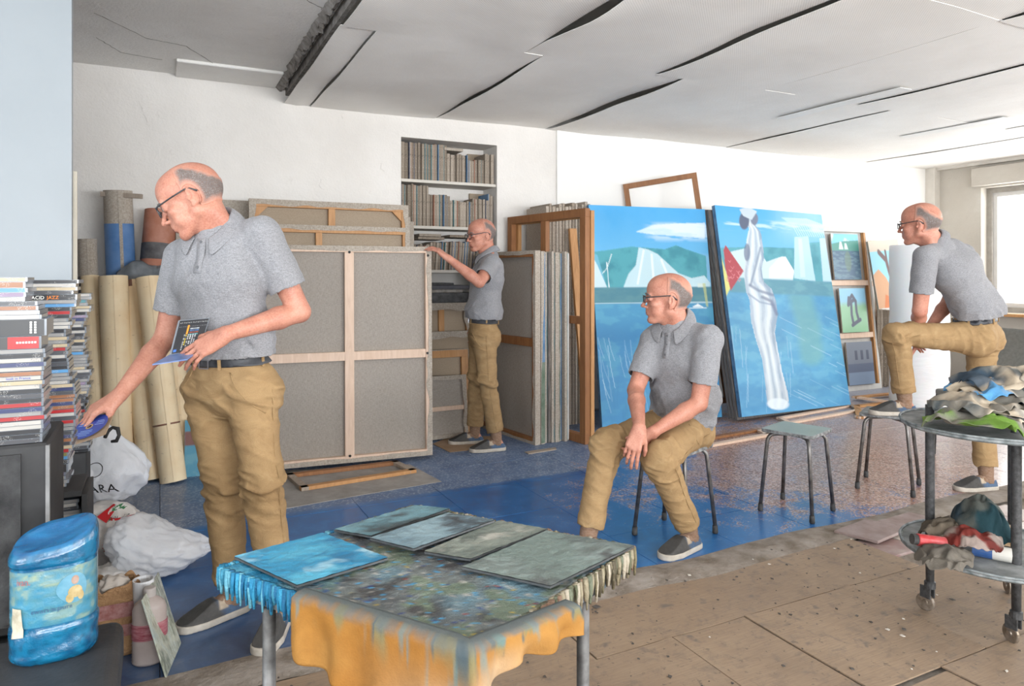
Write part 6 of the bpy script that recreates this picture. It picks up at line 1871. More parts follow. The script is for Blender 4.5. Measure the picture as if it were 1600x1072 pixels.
# low white cabinet under the window with odds and ends on it
M_WCAB = simple('white_cabinet_paint', S(226, 226, 224), 0.5, var=0.04)
a = atZ(1478, 650, 0); o = thing('low_cabinet', 'low white cabinet under the window, mostly hidden by the rag trolley', 'cabinet', (7.55, 3.62, 0)); W = world_of(o)
m = MB(); m.box((0, 0, 0.03), (1.15, 0.5, 0.56), W); m.build('carcass', M_WCAB, o, bevel=0.004)
for k in range(2):
    m = MB(); m.box((0.02 + 0.56 * k, -0.018, 0.05), (0.57 + 0.56 * k, 0, 0.54), W); d = m.build('door', M_WCAB, o, bevel=0.003)
    m = MB(); m.lathe([(0.008, 0), (0.014, 0.012), (0.010, 0.022), (0.0005, 0.024)], W @ Vector((0.53 + 0.09 * k, -0.018, 0.40)), 12, (0, -1, 0)); m.build('knob', M_BUCKLE, d, smooth=True)
for k, (x, l, mm) in enumerate(((7.60, 0.26, M_GREYW), (7.66, 0.20, M_BROWNW), (7.72, 0.30, M_PINE))):
    m = MB(); m.bar((x, 3.70 + 0.05 * k, 0.575 + 0.0), (x + l, 3.68 + 0.06 * k, 0.575), 0.04, 0.028); tag(m.build('wood_offcut', mm, bevel=0.002), ['grey wooden offcut at the front of the low white cabinet top', 'brown wooden offcut between the two others on the low cabinet', 'pale wooden offcut at the rear of the low cabinet top'][k], 'offcut')

# ---- crumpled cloth helper
def rag(name, label, c, rx, ry, h, seed, cols, rz=0.0, n=34, fold=0.05, drop=0.0, cat='rag', group=None, edge=0.25, floor_z=None, mat=None, sharp=1.0):
    """piece of cloth thrown down: domed, folded and creased sheet. cols = [(colour, weight threshold)] patches on the base colour"""
    U, V = np.meshgrid(np.linspace(-1, 1, n + 1), np.linspace(-1, 1, n + 1))
    # square to rounded outline
    X = U * np.sqrt(np.clip(1 - 0.42 * V * V, 0, 1)); Y = V * np.sqrt(np.clip(1 - 0.42 * U * U, 0, 1))
    P = np.stack([X * 1.3, Y * 1.3, np.full(X.shape, seed * 1.7)], -1)
    wob = (fbm(P * 1.2, seed, 2) - 0.5); wob2 = (fbm(P * 1.2 + 9, seed + 3, 2) - 0.5)
    X2 = X * (1 + edge * 1.6 * wob) + 0.30 * wob2; Y2 = Y * (1 + edge * 1.6 * wob2) + 0.30 * wob
    r2 = np.clip(X ** 2 + Y ** 2, 0, 1.6)
    f1 = 1 - np.abs(2 * fbm(P * 1.5 + 3, seed + 5, 2) - 1); f2 = 1 - np.abs(2 * fbm(P * 3.2 + 7, seed + 7, 2) - 1)
    Z = h * (1 - 0.75 * r2) + fold * (f1 ** 1.4 * 1.2 + f2 ** 2.0 * 0.16 - 0.6)
    Z = Z - drop * np.clip(r2 - 0.75, 0, 1) * 2
    # tuck: shift sideways where the fold is steep, so lips overhang
    g = fbm(P * 2.0 + 21, seed + 11, 2) - 0.5
    X2 = X2 + 0.35 * g * (f1 - 0.5); Y2 = Y2 + 0.30 * (f2 - 0.5) * wob * 2
    ca, sa = math.cos(rz), math.sin(rz)
    wx = c[0] + (X2 * rx) * ca - (Y2 * ry) * sa; wy = c[1] + (X2 * rx) * sa + (Y2 * ry) * ca; wz = c[2] + Z
    if floor_z is not None: wz = np.maximum(wz, floor_z + 0.0015 * (1 + f2))
    m = MB(); m.v = [Vector(p) for p in zip(wx.ravel(), wy.ravel(), wz.ravel())]
    m.f = [[j * (n + 1) + i, j * (n + 1) + i + 1, (j + 1) * (n + 1) + i + 1, (j + 1) * (n + 1) + i] for j in range(n) for i in range(n)]; m.mi = [0] * len(m.f)
    col = np.ones(U.shape + (3,)) * np.array(cols[0][:3])
    for k, cc_ in enumerate(cols[1:]):
        q = fbm(P * 0.9 + 31 * (k + 1), seed + 13 * (k + 1), 5); mk = (0.9 * sstep(0.47 + 0.02 * k, 0.60, q))[..., None]
        col = col * (1 - mk) + np.array(cc_[:3]) * mk
    col = col * (0.86 + 0.28 * fbm(P * 8, seed + 2, 3))[..., None]
    o = m.build(name, mat or M_RAG, None, smooth=True, solid=0.003, subsurf=1, colors=np.concatenate([col, np.ones(col.shape[:2] + (1,))], -1).reshape(-1, 4))
    return tag(o, label, cat, group)
M_RAG = attr_mat('paint_stained_cotton_rag', 0.9, 260, 0.25, 0.15, 60, 0.15)

# ---- round two-tier trolley
lat = lambda u, d: at(u, 430, d)
tc = at(1549, 430, 2.62); TCX, TCY = tc.x, tc.y
UZ, LZ = 0.745, 0.285
M_TBLK = simple('chipped_black_paint', S(30, 30, 32), 0.5, var=0.12, vscale=70)
M_TTOP = simple('grimy_blue_grey_shelf', S(84, 90, 90), 0.7, var=0.45, vscale=10, bscale=20, bstr=0.4)
M_TRIM_ = simple('grey_green_rim', S(76, 92, 96), 0.6, var=0.5, vscale=30)
M_BRASS = simple('dull_brass_wheel', S(120, 98, 70), 0.45, 0.6, var=0.4, vscale=30)
tr = thing('round_trolley', 'black round two-tier trolley on castors heaped with rags', 'trolley', (TCX, TCY, 0)); W = world_of(tr)
for z, nm in ((UZ, 'upper_shelf'), (LZ, 'lower_shelf')):
    m = MB(); m.lathe([(0.0005, z - 0.014), (0.292, z - 0.014), (0.300, z - 0.008), (0.300, z), (0.290, z + 0.002), (0.0005, z + 0.0)], (TCX, TCY, 0), 64); m.mi = [1 if 0 < i // 64 < 4 else 0 for i in range(len(m.f))]
    s_ = m.build(nm, [M_TTOP, M_TRIM_], tr)
    m = MB(); ring = [(TCX + 0.299 * math.cos(a), TCY + 0.299 * math.sin(a), z + 0.004) for a in np.linspace(0, 2 * PI, 65)]; m.tube(ring, 0.0045, 6); m.build('shelf_rim', M_TRIM_, s_, smooth=True)
for k, (u, v, d) in enumerate(((1453, 950, 2.715), (1588, 1000, 2.475), (1582, 930, 2.86))):
    p = at(u, 430, d); x, y = p.x, p.y
    m = MB(); m.tube([(x, y, 0.80 if k == 1 else 0.80), (x, y, UZ - 0.02), (x, y, 0.30), (x, y, 0.115)], [0.0165, 0.0165, 0.0165, 0.0145], 14); lg = m.build('leg', M_TBLK, tr, smooth=False)
    lg.data.polygons.foreach_set('use_smooth', [True] * len(lg.data.polygons)); 
    m = MB(); m.lathe([(0.020, 0.095), (0.020, 0.118), (0.012, 0.124)], (x, y, 0), 14); m.box((x - 0.016, y - 0.010, 0.055), (x - 0.010, y + 0.030, 0.10)); m.box((x + 0.010, y - 0.010, 0.055), (x + 0.016, y + 0.030, 0.10)); cs = m.build('castor_fork', M_TBLK, tr)
    m = MB(); m.lathe([(0.0005, -0.009), (0.010, -0.010), (0.012, -0.006), (0.030, -0.006), (0.0335, -0.004), (0.0335, 0.004), (0.030, 0.006), (0.012, 0.006), (0.010, 0.010), (0.0005, 0.009)], (x, y + 0.018, 0.0335), 24, (1, 0.15 - 0.5 * k, 0)); m.build('castor_wheel', M_BRASS, cs, smooth=False)
BEI = S(186, 172, 152); GRY = S(128, 124, 116); DGR = S(70, 78, 82); GRN = S(96, 132, 44); DGN = S(34, 84, 58); WHT = S(206, 200, 190); NAV = S(48, 66, 82); BLU = S(76, 140, 186); BRN = S(124, 108, 88)
def tp(u, v, d): return at(u, v, d)
base = UZ + 0.006
heap = [((1490, 662, 2.50), 0.15, 0.14, 0.030, [GRY, GRN, BEI], 'grey rag with bright green smear, low at the front of the heap'),
        ((1560, 668, 2.62), 0.17, 0.17, 0.035, [BEI, WHT, BLU], 'beige rag with blue scribbles under the rag heap'),
        ((1500, 640, 2.60), 0.14, 0.13, 0.055, [BEI, GRY, DGR], 'pale folded rag over the green smeared one'),
        ((1570, 640, 2.66), 0.17, 0.16, 0.060, [GRY, DGN, GRY], 'grey rag with dark green patches in the middle of the heap'),
        ((1520, 622, 2.68), 0.15, 0.13, 0.080, [GRY, BRN, BEI, BLU], 'grey brown rag at the shoulder of the heap'),
        ((1590, 625, 2.70), 0.16, 0.15, 0.085, [BRN, GRY, DGR], 'brown grey rag towards the right of the heap'),
        ((1545, 603, 2.70), 0.16, 0.14, 0.085, [BEI, DGR, NAV], 'beige rag with dark blue stains on top of the heap'),
        ((1596, 600, 2.70), 0.14, 0.14, 0.080, [BEI, GRY], 'plain beige rag topmost at the right of the heap')]
for k, (p, rx, ry, h, cols, lab) in enumerate(heap):
    q = tp(*p) + VR * 0.06; zc = base + [0.015, 0.02, 0.04, 0.055, 0.07, 0.085, 0.105, 0.115][k]; h *= 0.8
    dx, dy = q.x - TCX, q.y - TCY; r_ = math.hypot(dx, dy); lim = 0.20
    if r_ > lim: q = Vector((TCX + dx * lim / r_, TCY + dy * lim / r_, 0))
    rag('paint_rag', lab, (q.x, q.y, zc), rx, ry, h, 20 + k * 3, cols, RND.uniform(0, 6), fold=0.05, floor_z=UZ + 0.004, group='rags on the trolley', edge=0.35)
# corner of a rag hanging over the rim
e = at(1585, 690, 2.36)
def hang(u, v):
    a_ = -2.05 + 0.62 * u; r_ = 0.312 + 0.012 * math.sin(u * 9) + 0.01 * v
    top = UZ + 0.016 if v < 0.06 else UZ + 0.010
    ln = 0.03 + 0.17 * (1 - abs(2 * ((u * 1.0) % 1.0) - 1)) * (0.6 + 0.5 * u)
    rr = r_ - (0.10 * (1 - v / 0.15) if v < 0.15 else 0)
    zz = top + (0.012 * math.sin(u * 14)) * (1 - v) - (0 if v < 0.15 else (v - 0.15) / 0.85 * ln)
    return Vector((TCX + rr * math.cos(a_) + 0.008 * mnoise.noise(Vector((u * 6, v * 4, 2))), TCY + rr * math.sin(a_), zz))
m = MB(); m.sheet(hang, 30, 24); cl = []
for p in m.v: f = mnoise.noise(p * 12); cl.append(tuple(mixc(S(196, 186, 172), S(140, 134, 124), min(max(0.5 + f, 0), 1))))
tag(m.build('paint_rag', M_RAG, smooth=True, solid=0.003, subsurf=1, colors=cl), 'pale rag hanging in two points over the trolley rim', 'rag', 'rags on the trolley')
# things on the lower shelf
lz = LZ + 0.0045
def lp(u, v): return atZ(u, v, LZ + 0.01)
q = lp(1530, 852); rag('paint_rag', 'blue green rag standing in a peak at the back of the lower shelf', (q.x + 0.02, q.y, lz + 0.03), 0.13, 0.10, 0.13, 71, [S(40, 56, 66), S(36, 62, 68), S(96, 98, 92)], 0.6, fold=0.045, floor_z=lz, edge=0.2)
q = lp(1475, 882); rag('paint_rag', 'grey rag at the front of the lower shelf', (q.x, q.y, lz + 0.012), 0.13, 0.085, 0.035, 75, [S(104, 98, 90), S(86, 80, 74)], 0.3, fold=0.03, floor_z=lz, edge=0.2)
q = lp(1520, 868); rag('paint_rag', 'dark red rag crumpled in the middle of the lower shelf', (q.x, q.y, lz + 0.03), 0.10, 0.085, 0.055, 79, [S(116, 50, 44), S(92, 44, 40), S(150, 138, 130)], 0.5, fold=0.035, floor_z=lz, edge=0.25)
q = lp(1480, 855); rag('paint_rag', 'brown rag behind the red can on the lower shelf', (q.x + 0.03, q.y + 0.02, lz + 0.02), 0.11, 0.08, 0.05, 83, [S(106, 96, 84), S(84, 76, 66)], 0.1, fold=0.05, floor_z=lz, edge=0.2)
q = lp(1450, 866); c = Vector((q.x + 0.0, q.y - 0.01, lz + 0.055))
o = thing('paint_can', 'small red spray can lying on the lower trolley shelf', 'can', tuple(c)); d = VR * 0.9 - Vector((0, 0, 0.12))
m = MB(); m.lathe([(0.0005, -0.05), (0.020, -0.05), (0.0215, -0.046), (0.0215, 0.05), (0.0005, 0.052)], c, 20, d); m.build('can_body', simple('red_can_paint', S(176, 24, 28), 0.35, var=0.15, vscale=30), o, bevel=0.001)
m = MB(); m.lathe([(0.018, -0.068), (0.018, -0.05), (0.0005, -0.05)], c, 16, d); m.build('can_cap', M_DARKV, o)
q = lp(1551, 872); o = thing('paint_tube', 'blue and white paint tub lying at the right of the lower shelf', 'tub', (q.x, q.y, lz)); c = Vector((q.x, q.y, lz + 0.027)); d = (VR * 0.8 - VF * 0.6)
m = MB(); m.lathe([(0.0005, -0.06), (0.026, -0.06), (0.026, 0.0), (0.0005, 0.0)], c, 20, d); m.build('tub_lid', simple('blue_tub_plastic', S(36, 84, 146), 0.35), o)
m = MB(); m.lathe([(0.0005, 0.0), (0.0255, 0.0), (0.025, 0.055), (0.0005, 0.058)], c, 20, d); m.build('tub_body', simple('white_tub_plastic', S(206, 202, 194), 0.4), o)
q = lp(1585, 850); o = thing('paint_carton', 'yellow paint carton at the back of the lower shelf', 'carton', (q.x - 0.02, q.y, lz), None, 0.5); W = world_of(o)
m = MB(); m.box((-0.05, -0.03, 0), (0.05, 0.03, 0.075), W @ Matrix.Rotation(0.25, 4, 'Y')); m.build('carton_box', simple('yellow_carton', S(176, 128, 48), 0.5, var=0.5, vscale=25), o, bevel=0.002)

# ---- paint table in the foreground
TZ = 0.72
Lc, Bc, Rc, Fc = atZ(343, 884, TZ), atZ(648, 788, TZ), atZ(991, 853, TZ), atZ(736, 1012, TZ)
tb = thing('paint_table', 'small steel legged table crusted with blue and grey paint in the foreground', 'table', tuple((Lc + Rc) / 2 * Vector((1, 1, 0)).x * 0 + Vector((((Lc + Rc) / 2).x, ((Lc + Rc) / 2).y, 0))))
def bil(u, v): return Lc * (1 - u) * (1 - v) + Fc * u * (1 - v) + Bc * (1 - u) * v + Rc * u * v      # u: left->front, v: left->back
def crust_col(P):
    """paint crust: turquoise at the left corner, grey and brown elsewhere, dabs of colour"""
    x = P[..., 0]; y = P[..., 1]
    dl = np.hypot(x - Lc.x, y - Lc.y)
    q = np.stack([x, y, P[..., 2]], -1)
    a = fbm(q * 9, 1, 4); b = fbm(q * 22, 5, 5); c = fbm(q * 80, 9, 3); d = fbm(q * 130, 23, 3)
    col = np.array(S(92, 96, 97)[:3]) * np.ones(x.shape + (1,))
    def bl(m, cc):
        nonlocal col
        m = np.clip(m, 0, 1)[..., None]; col = col * (1 - m) + np.array(cc[:3]) * m
    bl(sstep(0.42, 0.62, a), S(112, 118, 116)); bl(sstep(0.50, 0.64, b) * 0.85, S(62, 58, 58)); bl(sstep(0.5, 0.66, fbm(q * 6 + 4, 31, 3)) * 0.8, S(104, 138, 152))
    bl(sstep(0.56, 0.62, fbm(q * 18 + 8, 41, 3)) * 0.8, S(110, 124, 104)); bl(sstep(0.62, 0.74, c) * 0.8, S(170, 166, 158))
    bl(sstep(0.70, 0.76, d), S(70, 146, 186)); bl(sstep(0.74, 0.78, fbm(q * 70 + 3, 51, 3)), S(52, 70, 120)); bl(sstep(0.77, 0.80, fbm(q * 90 + 6, 61, 3)), S(150, 70, 60)); bl(sstep(0.76, 0.80, fbm(q * 90 + 16, 67, 3)), S(180, 160, 80))
    bl(sstep(0.30, 0.10, dl + (a - 0.5) * 0.25), S(34, 124, 164)); bl(sstep(0.26, 0.10, dl) * sstep(0.5, 0.62, b) * 0.7, S(116, 196, 220))
    return col
M_CRUST = attr_mat('crusted_oil_paint', 0.6, 60, 0.9, 0.25, 40, 0.4)
m = MB(); n = 90
for j in range(n + 1):
    for i in range(n + 1):
        p = bil(i / n, j / n); k = 0.5 + mnoise.noise(p * 40) * 0.5; e = min(i, j, n - i, n - j) / n
        m.v.append(Vector((p.x, p.y, TZ - 0.006 + 0.005 * k - (0.006 if e < 0.005 else 0))))
m.f = [[j * (n + 1) + i, j * (n + 1) + i + 1, (j + 1) * (n + 1) + i + 1, (j + 1) * (n + 1) + i] for j in range(n) for i in range(n)]; m.mi = [0] * len(m.f)
Pn = np.array([tuple(p) for p in m.v]); cl = crust_col(Pn)
m.build('paint_crust', M_CRUST, tb, smooth=True, colors=np.concatenate([cl, np.ones((len(cl), 1))], 1))
cin = (Lc + Rc + Fc + Bc) / 4
m = MB(); m.prism([p + (cin - p) * 0.015 + Vector((0, 0, -0.052)) for p in (Lc, Fc, Rc, Bc)], (0, 0, 0.044)); m.build('tabletop', simple('paint_grimed_tabletop', S(58, 72, 78), 0.7, var=0.3), tb)
M_LEGT = simple('grey_steel_table_leg', S(62, 59, 57), 0.45, 0.6, var=0.35, vscale=15)
for (p, u) in ((at(422, 930, 0), None),):
    pass
for pt, inset in ((Lc, (Fc - Lc) * 0.20 + (Bc - Lc) * 0.035), (Rc, (Fc - Rc) * 0.33 + (Bc - Rc) * 0.03), (Fc, (Lc - Fc) * 0.12 + (Rc - Fc) * 0.12), (Bc, (Lc - Bc) * 0.12 + (Rc - Bc) * 0.12)):
    q = pt + inset; m = MB(); m.tube([(q.x, q.y, TZ - 0.06), (q.x, q.y, 0.03), (q.x, q.y, 0.0)], 0.0125, 16); m.build('leg', M_LEGT, tb, smooth=True)
# dried drips hanging round the edges (hundreds: one part of kind stuff)
m = MB(); dc = []
rd = random.Random(3)
for (A_, B_, cnt) in ((Lc, Fc, 130), (Rc, Fc, 110), (Bc, Lc, 80), (Bc, Rc, 70)):
    ed = (B_ - A_); out = ed.cross(Vector((0, 0, 1))).normalized()
    if out.dot(cin - A_) > 0: out = -out
    for k in range(cnt):
        t = (k + rd.random()) / cnt; p = A_ + ed * t; L = rd.uniform(0.028, 0.062) ; r0 = rd.uniform(0.0030, 0.0062)
        if A_ is Lc and t > 0.42: L *= 0.5
        q = p + out * rd.uniform(-0.003, 0.004); b0 = len(m.v)
        m.tube([q + Vector((0, 0, -0.002)), q + out * 0.003 + Vector((0, 0, -L * 0.45)), q + out * 0.002 + Vector((0, 0, -L))], [r0 * 1.2, r0, r0 * 0.55], 5)
        if A_ is Lc or B_ is Lc:
            base_c = rd.choice([S(34, 124, 164), S(48, 142, 180), S(24, 100, 140), S(104, 172, 194), S(58, 134, 162)]) if (A_ is Lc and t < 0.6) or B_ is Lc and t > 0.45 else rd.choice([S(96, 100, 98), S(120, 124, 116)])
        else: base_c = rd.choice([S(116, 108, 82), S(96, 98, 76), S(150, 140, 116), S(178, 168, 150), S(88, 80, 62), S(146, 116, 96), S(110, 116, 96)])
        dc += [base_c] * (len(m.v) - b0)
tag(m.build('paint_drips', M_CRUST, tb, smooth=True, colors=dc), kind='stuff')
# yellow cloth draped over the front
Cl, Cf, Cr = atZ(464, 929, TZ + 0.001), Fc, atZ(898, 946, TZ + 0.001)
def cloth_col(P, s_, drop):
    x = P[..., 0]; q = P
    col = np.array(S(146, 100, 46)[:3]) * np.ones(P.shape[:-1] + (1,))
    def bl(m, cc):
        nonlocal col
        m = np.clip(m, 0, 1)[..., None]; col = col * (1 - m) + np.array(cc[:3]) * m
    bl(sstep(0.4, 0.65, fbm(q * 7, 3, 4)) * 0.7, S(164, 122, 66)); bl(sstep(0.5, 0.7, fbm(q * 4 + 2, 8, 3)) * 0.6, S(146, 98, 40))
    near = np.exp(-((s_ - 0.5) / 0.16) ** 2)
    bl(near * sstep(0.2, 0.9, drop) * 0.75, S(190, 172, 146))
    st = fbm(np.stack([s_ * 26, drop * 1.2, np.zeros_like(s_)], -1), 12, 3)
    L = 0.25 + 0.75 * fbm(np.stack([s_ * 14, np.zeros_like(s_), np.zeros_like(s_)], -1), 19, 2)
    run = sstep(0.46, 0.64, st) * sstep(L, L * 0.3, drop)
    bl(run * 0.8, S(112, 116, 88)); bl(run * sstep(0.5, 0.6, fbm(np.stack([s_ * 40, drop * 0.6, np.ones_like(s_)], -1), 27, 2)), S(72, 84, 90))
    bl(sstep(0.60, 0.70, fbm(np.stack([s_ * 30 + 7, drop * 0.8, np.ones_like(s_)], -1), 33, 3)) * sstep(0.8, 0.3, drop) * 0.6, S(84, 128, 134))
    bl(sstep(0.24, 0.08, drop + 0.22 * (fbm(q * 45, 5, 4) - 0.5)), S(96, 102, 102))
    return col
m = MB(); nS, nD = 200, 26
S_, D_ = np.meshgrid(np.linspace(0, 1, nS + 1), np.linspace(0, 1, nD + 1))
P = np.zeros(S_.shape + (3,))
oL = (Fc - Lc).cross(Vector((0, 0, 1))).normalized(); oL = -oL if oL.dot(cin - Lc) > 0 else oL
oR = (Rc - Fc).cross(Vector((0, 0, 1))).normalized(); oR = -oR if oR.dot(cin - Fc) > 0 else oR
for j in range(nD + 1):
    for i in range(nS + 1):
        s_ = i / nS; d = j / nD
        if s_ < 0.56:
            t = s_ / 0.56; p = Cl + (Cf - Cl) * t; o_ = oL
            L = 0.105 + 0.075 * sstep(0.1, 0.75, t) + 0.010 * math.sin(t * 9)
        else:
            t = (s_ - 0.56) / 0.44; p = Cf + (Cr - Cf) * t; o_ = oR
            L = 0.052 + 0.125 * math.exp(-t / 0.07) + 0.006 * math.sin(t * 12)
        cor = math.exp(-((s_ - 0.56) / 0.05) ** 2); o2 = (oL + oR).normalized(); o_ = (o_ * (1 - cor) + o2 * cor).normalized()
        if d < 0.12: q = p - o_ * 0.02 * (1 - d / 0.12) + Vector((0, 0, 0.004)); 
        else:
            e = (d - 0.12) / 0.88; wv = 0.010 * math.sin(s_ * 46) * e + 0.014 * mnoise.noise(Vector((s_ * 12, e * 1.5, 4))) * e
            q = p + o_ * (0.008 + 0.012 * cor * e + wv + 0.004) + Vector((0, 0, 0.003 - L * e))
        P[j, i] = q
m.v = [Vector(q) for q in P.reshape(-1, 3)]
m.f = [[j * (nS + 1) + i, j * (nS + 1) + i + 1, (j + 1) * (nS + 1) + i + 1, (j + 1) * (nS + 1) + i] for j in range(nD) for i in range(nS)]; m.mi = [0] * len(m.f)
cl = cloth_col(P, np.where(S_ < 0.56, S_ / 0.56 * 0.5, 0.5 + (S_ - 0.56) / 0.44 * 0.5), D_)
o = m.build('paint_cloth', M_RAG, None, smooth=True, solid=0.003, colors=np.concatenate([cl, np.ones(cl.shape[:2] + (1,))], -1).reshape(-1, 4))
tag(o, 'yellow cloth streaked with paint hanging over the front of the paint table', 'cloth')
# palettes: thin plates of paint-covered glass
M_PALT = attr_mat('palette_paint_skin', 0.45, 50, 0.45, 0.12, 40, 0.45)
M_PALE = simple('dark_palette_edge', S(40, 44, 46), 0.5)
def palette(label, pts, z, cols, seed, lift=0.0):
    C4 = [atZ(u, v, z + 0.006) for u, v in pts]
    n = 60; m = MB()
    for j in range(n + 1):
        for i in range(n + 1):
            u, v = i / n, j / n
            p = C4[0] * (1 - u) * (1 - v) + C4[1] * u * (1 - v) + C4[2] * u * v + C4[3] * (1 - u) * v
            p.z = z + 0.006 + 0.0012 * mnoise.noise(p * 60); m.v.append(p)
    m.f = [[j * (n + 1) + i, j * (n + 1) + i + 1, (j + 1) * (n + 1) + i + 1, (j + 1) * (n + 1) + i] for j in range(n) for i in range(n)]; m.mi = [0] * len(m.f)
    Pn = np.array([tuple(p) for p in m.v]); col = np.ones((len(Pn), 3)) * np.array(cols[0][:3])
    for k, (cc_, th, sc) in enumerate(cols[1:]):
        mk = (0.85 * sstep(th - 0.06, th + 0.20, fbm(Pn * np.array((sc, sc * 1.6, sc)) * 1.2 + seed + 0.5 * fbm(Pn * 30, seed + 3, 3)[:, None], seed + 7 * k, 6)))[:, None]; col = col * (1 - mk) + np.array(cc_[:3]) * mk
    cen = sum(C4, Vector()) / 4
    o = thing('palette', label, 'palette', (cen.x, cen.y, z), 'paint palettes on the table')
    m.build('paint_layer', M_PALT, o, smooth=True, colors=np.concatenate([col, np.ones((len(col), 1))], 1))
    m = MB(); m.prism([Vector((p.x, p.y, z + 0.0002)) for p in C4], (0, 0, 0.0042)); m.build('plate', M_PALE, o)
    return o
palette('turquoise palette at the left of the paint table', [(366, 869), (504, 832), (606, 871), (464, 914)], TZ + 0.003, [S(48, 138, 176), (S(86, 172, 200), 0.46, 8), (S(30, 108, 148), 0.52, 12), (S(176, 210, 220), 0.58, 10)], 3)
palette('dark teal palette at the far corner of the paint table', [(522, 827), (648, 789), (703, 794), (580, 837)], TZ + 0.003, [S(86, 124, 134), (S(112, 150, 160), 0.48, 9), (S(52, 58, 60), 0.54, 11)], 9)
palette('blue grey palette with black smears, second from the far corner', [(578, 840), (700, 801), (773, 812), (646, 857)], TZ + 0.012, [S(112, 136, 146), (S(140, 164, 172), 0.47, 9), (S(44, 42, 44), 0.54, 12)], 15)
palette('olive grey palette, third from the far corner', [(663, 861), (779, 813), (856, 826), (735, 873)], TZ + 0.005, [S(112, 120, 112), (S(134, 140, 130), 0.47, 9), (S(84, 92, 86), 0.54, 11), (S(176, 172, 162), 0.63, 10)], 27)
palette('largest palette, grey green, at the right of the table', [(722, 885), (854, 829), (991, 852), (860, 915)], TZ + 0.004, [S(112, 126, 120), (S(134, 146, 142), 0.47, 7), (S(94, 102, 98), 0.52, 10), (S(74, 72, 72), 0.61, 9)], 33)

# ---- stacks of discs at the left
M_CASE = simple('clear_case_plastic', S(112, 118, 126), 0.15, var=0.05, spec=0.6)
SPINES = [('white', S(162, 158, 152)), ('pale grey', S(128, 126, 124)), ('cream', S(164, 148, 120)), ('dark grey', S(62, 62, 66)), ('black', S(28, 28, 32)), ('red', S(150, 28, 30)), ('navy', S(40, 48, 88)), ('teal', S(70, 122, 128)), ('brown', S(134, 88, 58)), ('sky blue', S(72, 128, 172)), ('olive', S(110, 108, 60)), ('mauve', S(122, 104, 128))]
def spine_mat(nm, c):
    n = NT('spine_' + nm.replace(' ', '_')); v = n.coords('Object')
    oi = n.node('ShaderNodeObjectInfo').outputs['Random']
    vv = n.node('ShaderNodeVectorMath', operation='ADD'); n.link(v, vv.inputs[0]); cmb = n.node('ShaderNodeCombineXYZ'); n.link(n.math('MULTIPLY', oi, 9.0), cmb.inputs[0]); n.link(cmb.outputs[0], vv.inputs[1])
    mp = n.node('ShaderNodeMapping'); mp.inputs['Scale'].default_value = (1, 0.2, 1.2); n.link(vv.outputs[0], mp.inputs[0])
    a = n.noise(mp.outputs[0], 420, 2, 0.5); b = n.noise(mp.outputs[0], 26, 1, 0.5)
    inv = S(40, 40, 44) if sum(c[:3]) > 0.9 else S(190, 188, 182)
    mk = n.math('MULTIPLY', n.ramp(a, [(0.54, 0.0), (0.60, 0.55)]), n.ramp(b, [(0.55, 0.0), (0.59, 1.0)]))
    n.base(n.mix(mk, c, inv) if 'plain' not in nm else c); n.rough(0.35)
    return n.m
SP_M = {nm: spine_mat(nm, c) for nm, c in SPINES + [('plain black', S(30, 30, 32)), ('plain dark', S(44, 42, 42))]}
CASE = {}
def case_mesh(nm, th=0.0102, w=0.142, d=0.125):
    key = (nm, th, w)
    if key in CASE: return CASE[key]
    m = MB(); m.slot(0); m.box((0, 0.0012, 0), (w, d, th)); m.slot(1); m.box((0.002, 0, 0.0006), (w - 0.005, 0.0012, th - 0.0006))
    me = bpy.data.meshes.new('disc_case'); me.from_pydata([tuple(p) for p in m.v], [], m.f); setmats(me, [M_CASE, SP_M[nm]]); me.polygons.foreach_set('material_index', m.mi)
    CASE[key] = me; return me
rcd = random.Random(12)
def stack(label_stack, x, y, z0, z1, group, jx=0.006, special=(), narrow=None, w=0.142, seedcols=None):
    z = z0; items = []
    spc = sorted(special)
    while z < z1:
        nm = rcd.choices([s_[0] for s_ in SPINES], [9, 8, 4, 6, 5, 3, 3, 2, 2, 1.5, 1.2, 1])[0]; th = 0.0102; kind = 'disc_case'
        if spc and z >= spc[0][0]:
            _, th, nm, kind = spc.pop(0)
        items.append((z, th, nm, kind)); z += th + 0.0006
    n = len(items)
    for i, (z, th, nm, kind) in enumerate(items):
        o = bpy.data.objects.new(kind, case_mesh(nm, th, w)); COL.objects.link(o)
        shift = narrow(z) if narrow else 0
        o.location = (x + rcd.uniform(-jx, jx) + shift, y + rcd.uniform(-0.004, 0.006), z); o.rotation_euler = (0, 0, rcd.uniform(-0.03, 0.03))
        MW[o.name] = Matrix.Translation(o.location) @ Matrix.Rotation(o.rotation_euler.z, 4, 'Z')
        k = n - 1 - i
        tag(o, '%s spined %s, %s from the top of the %s' % (nm, 'box set' if th > 0.015 else 'disc case', ordinal(k), label_stack), 'box set' if th > 0.015 else 'disc case', group)
    return z, items
SX = -0.27
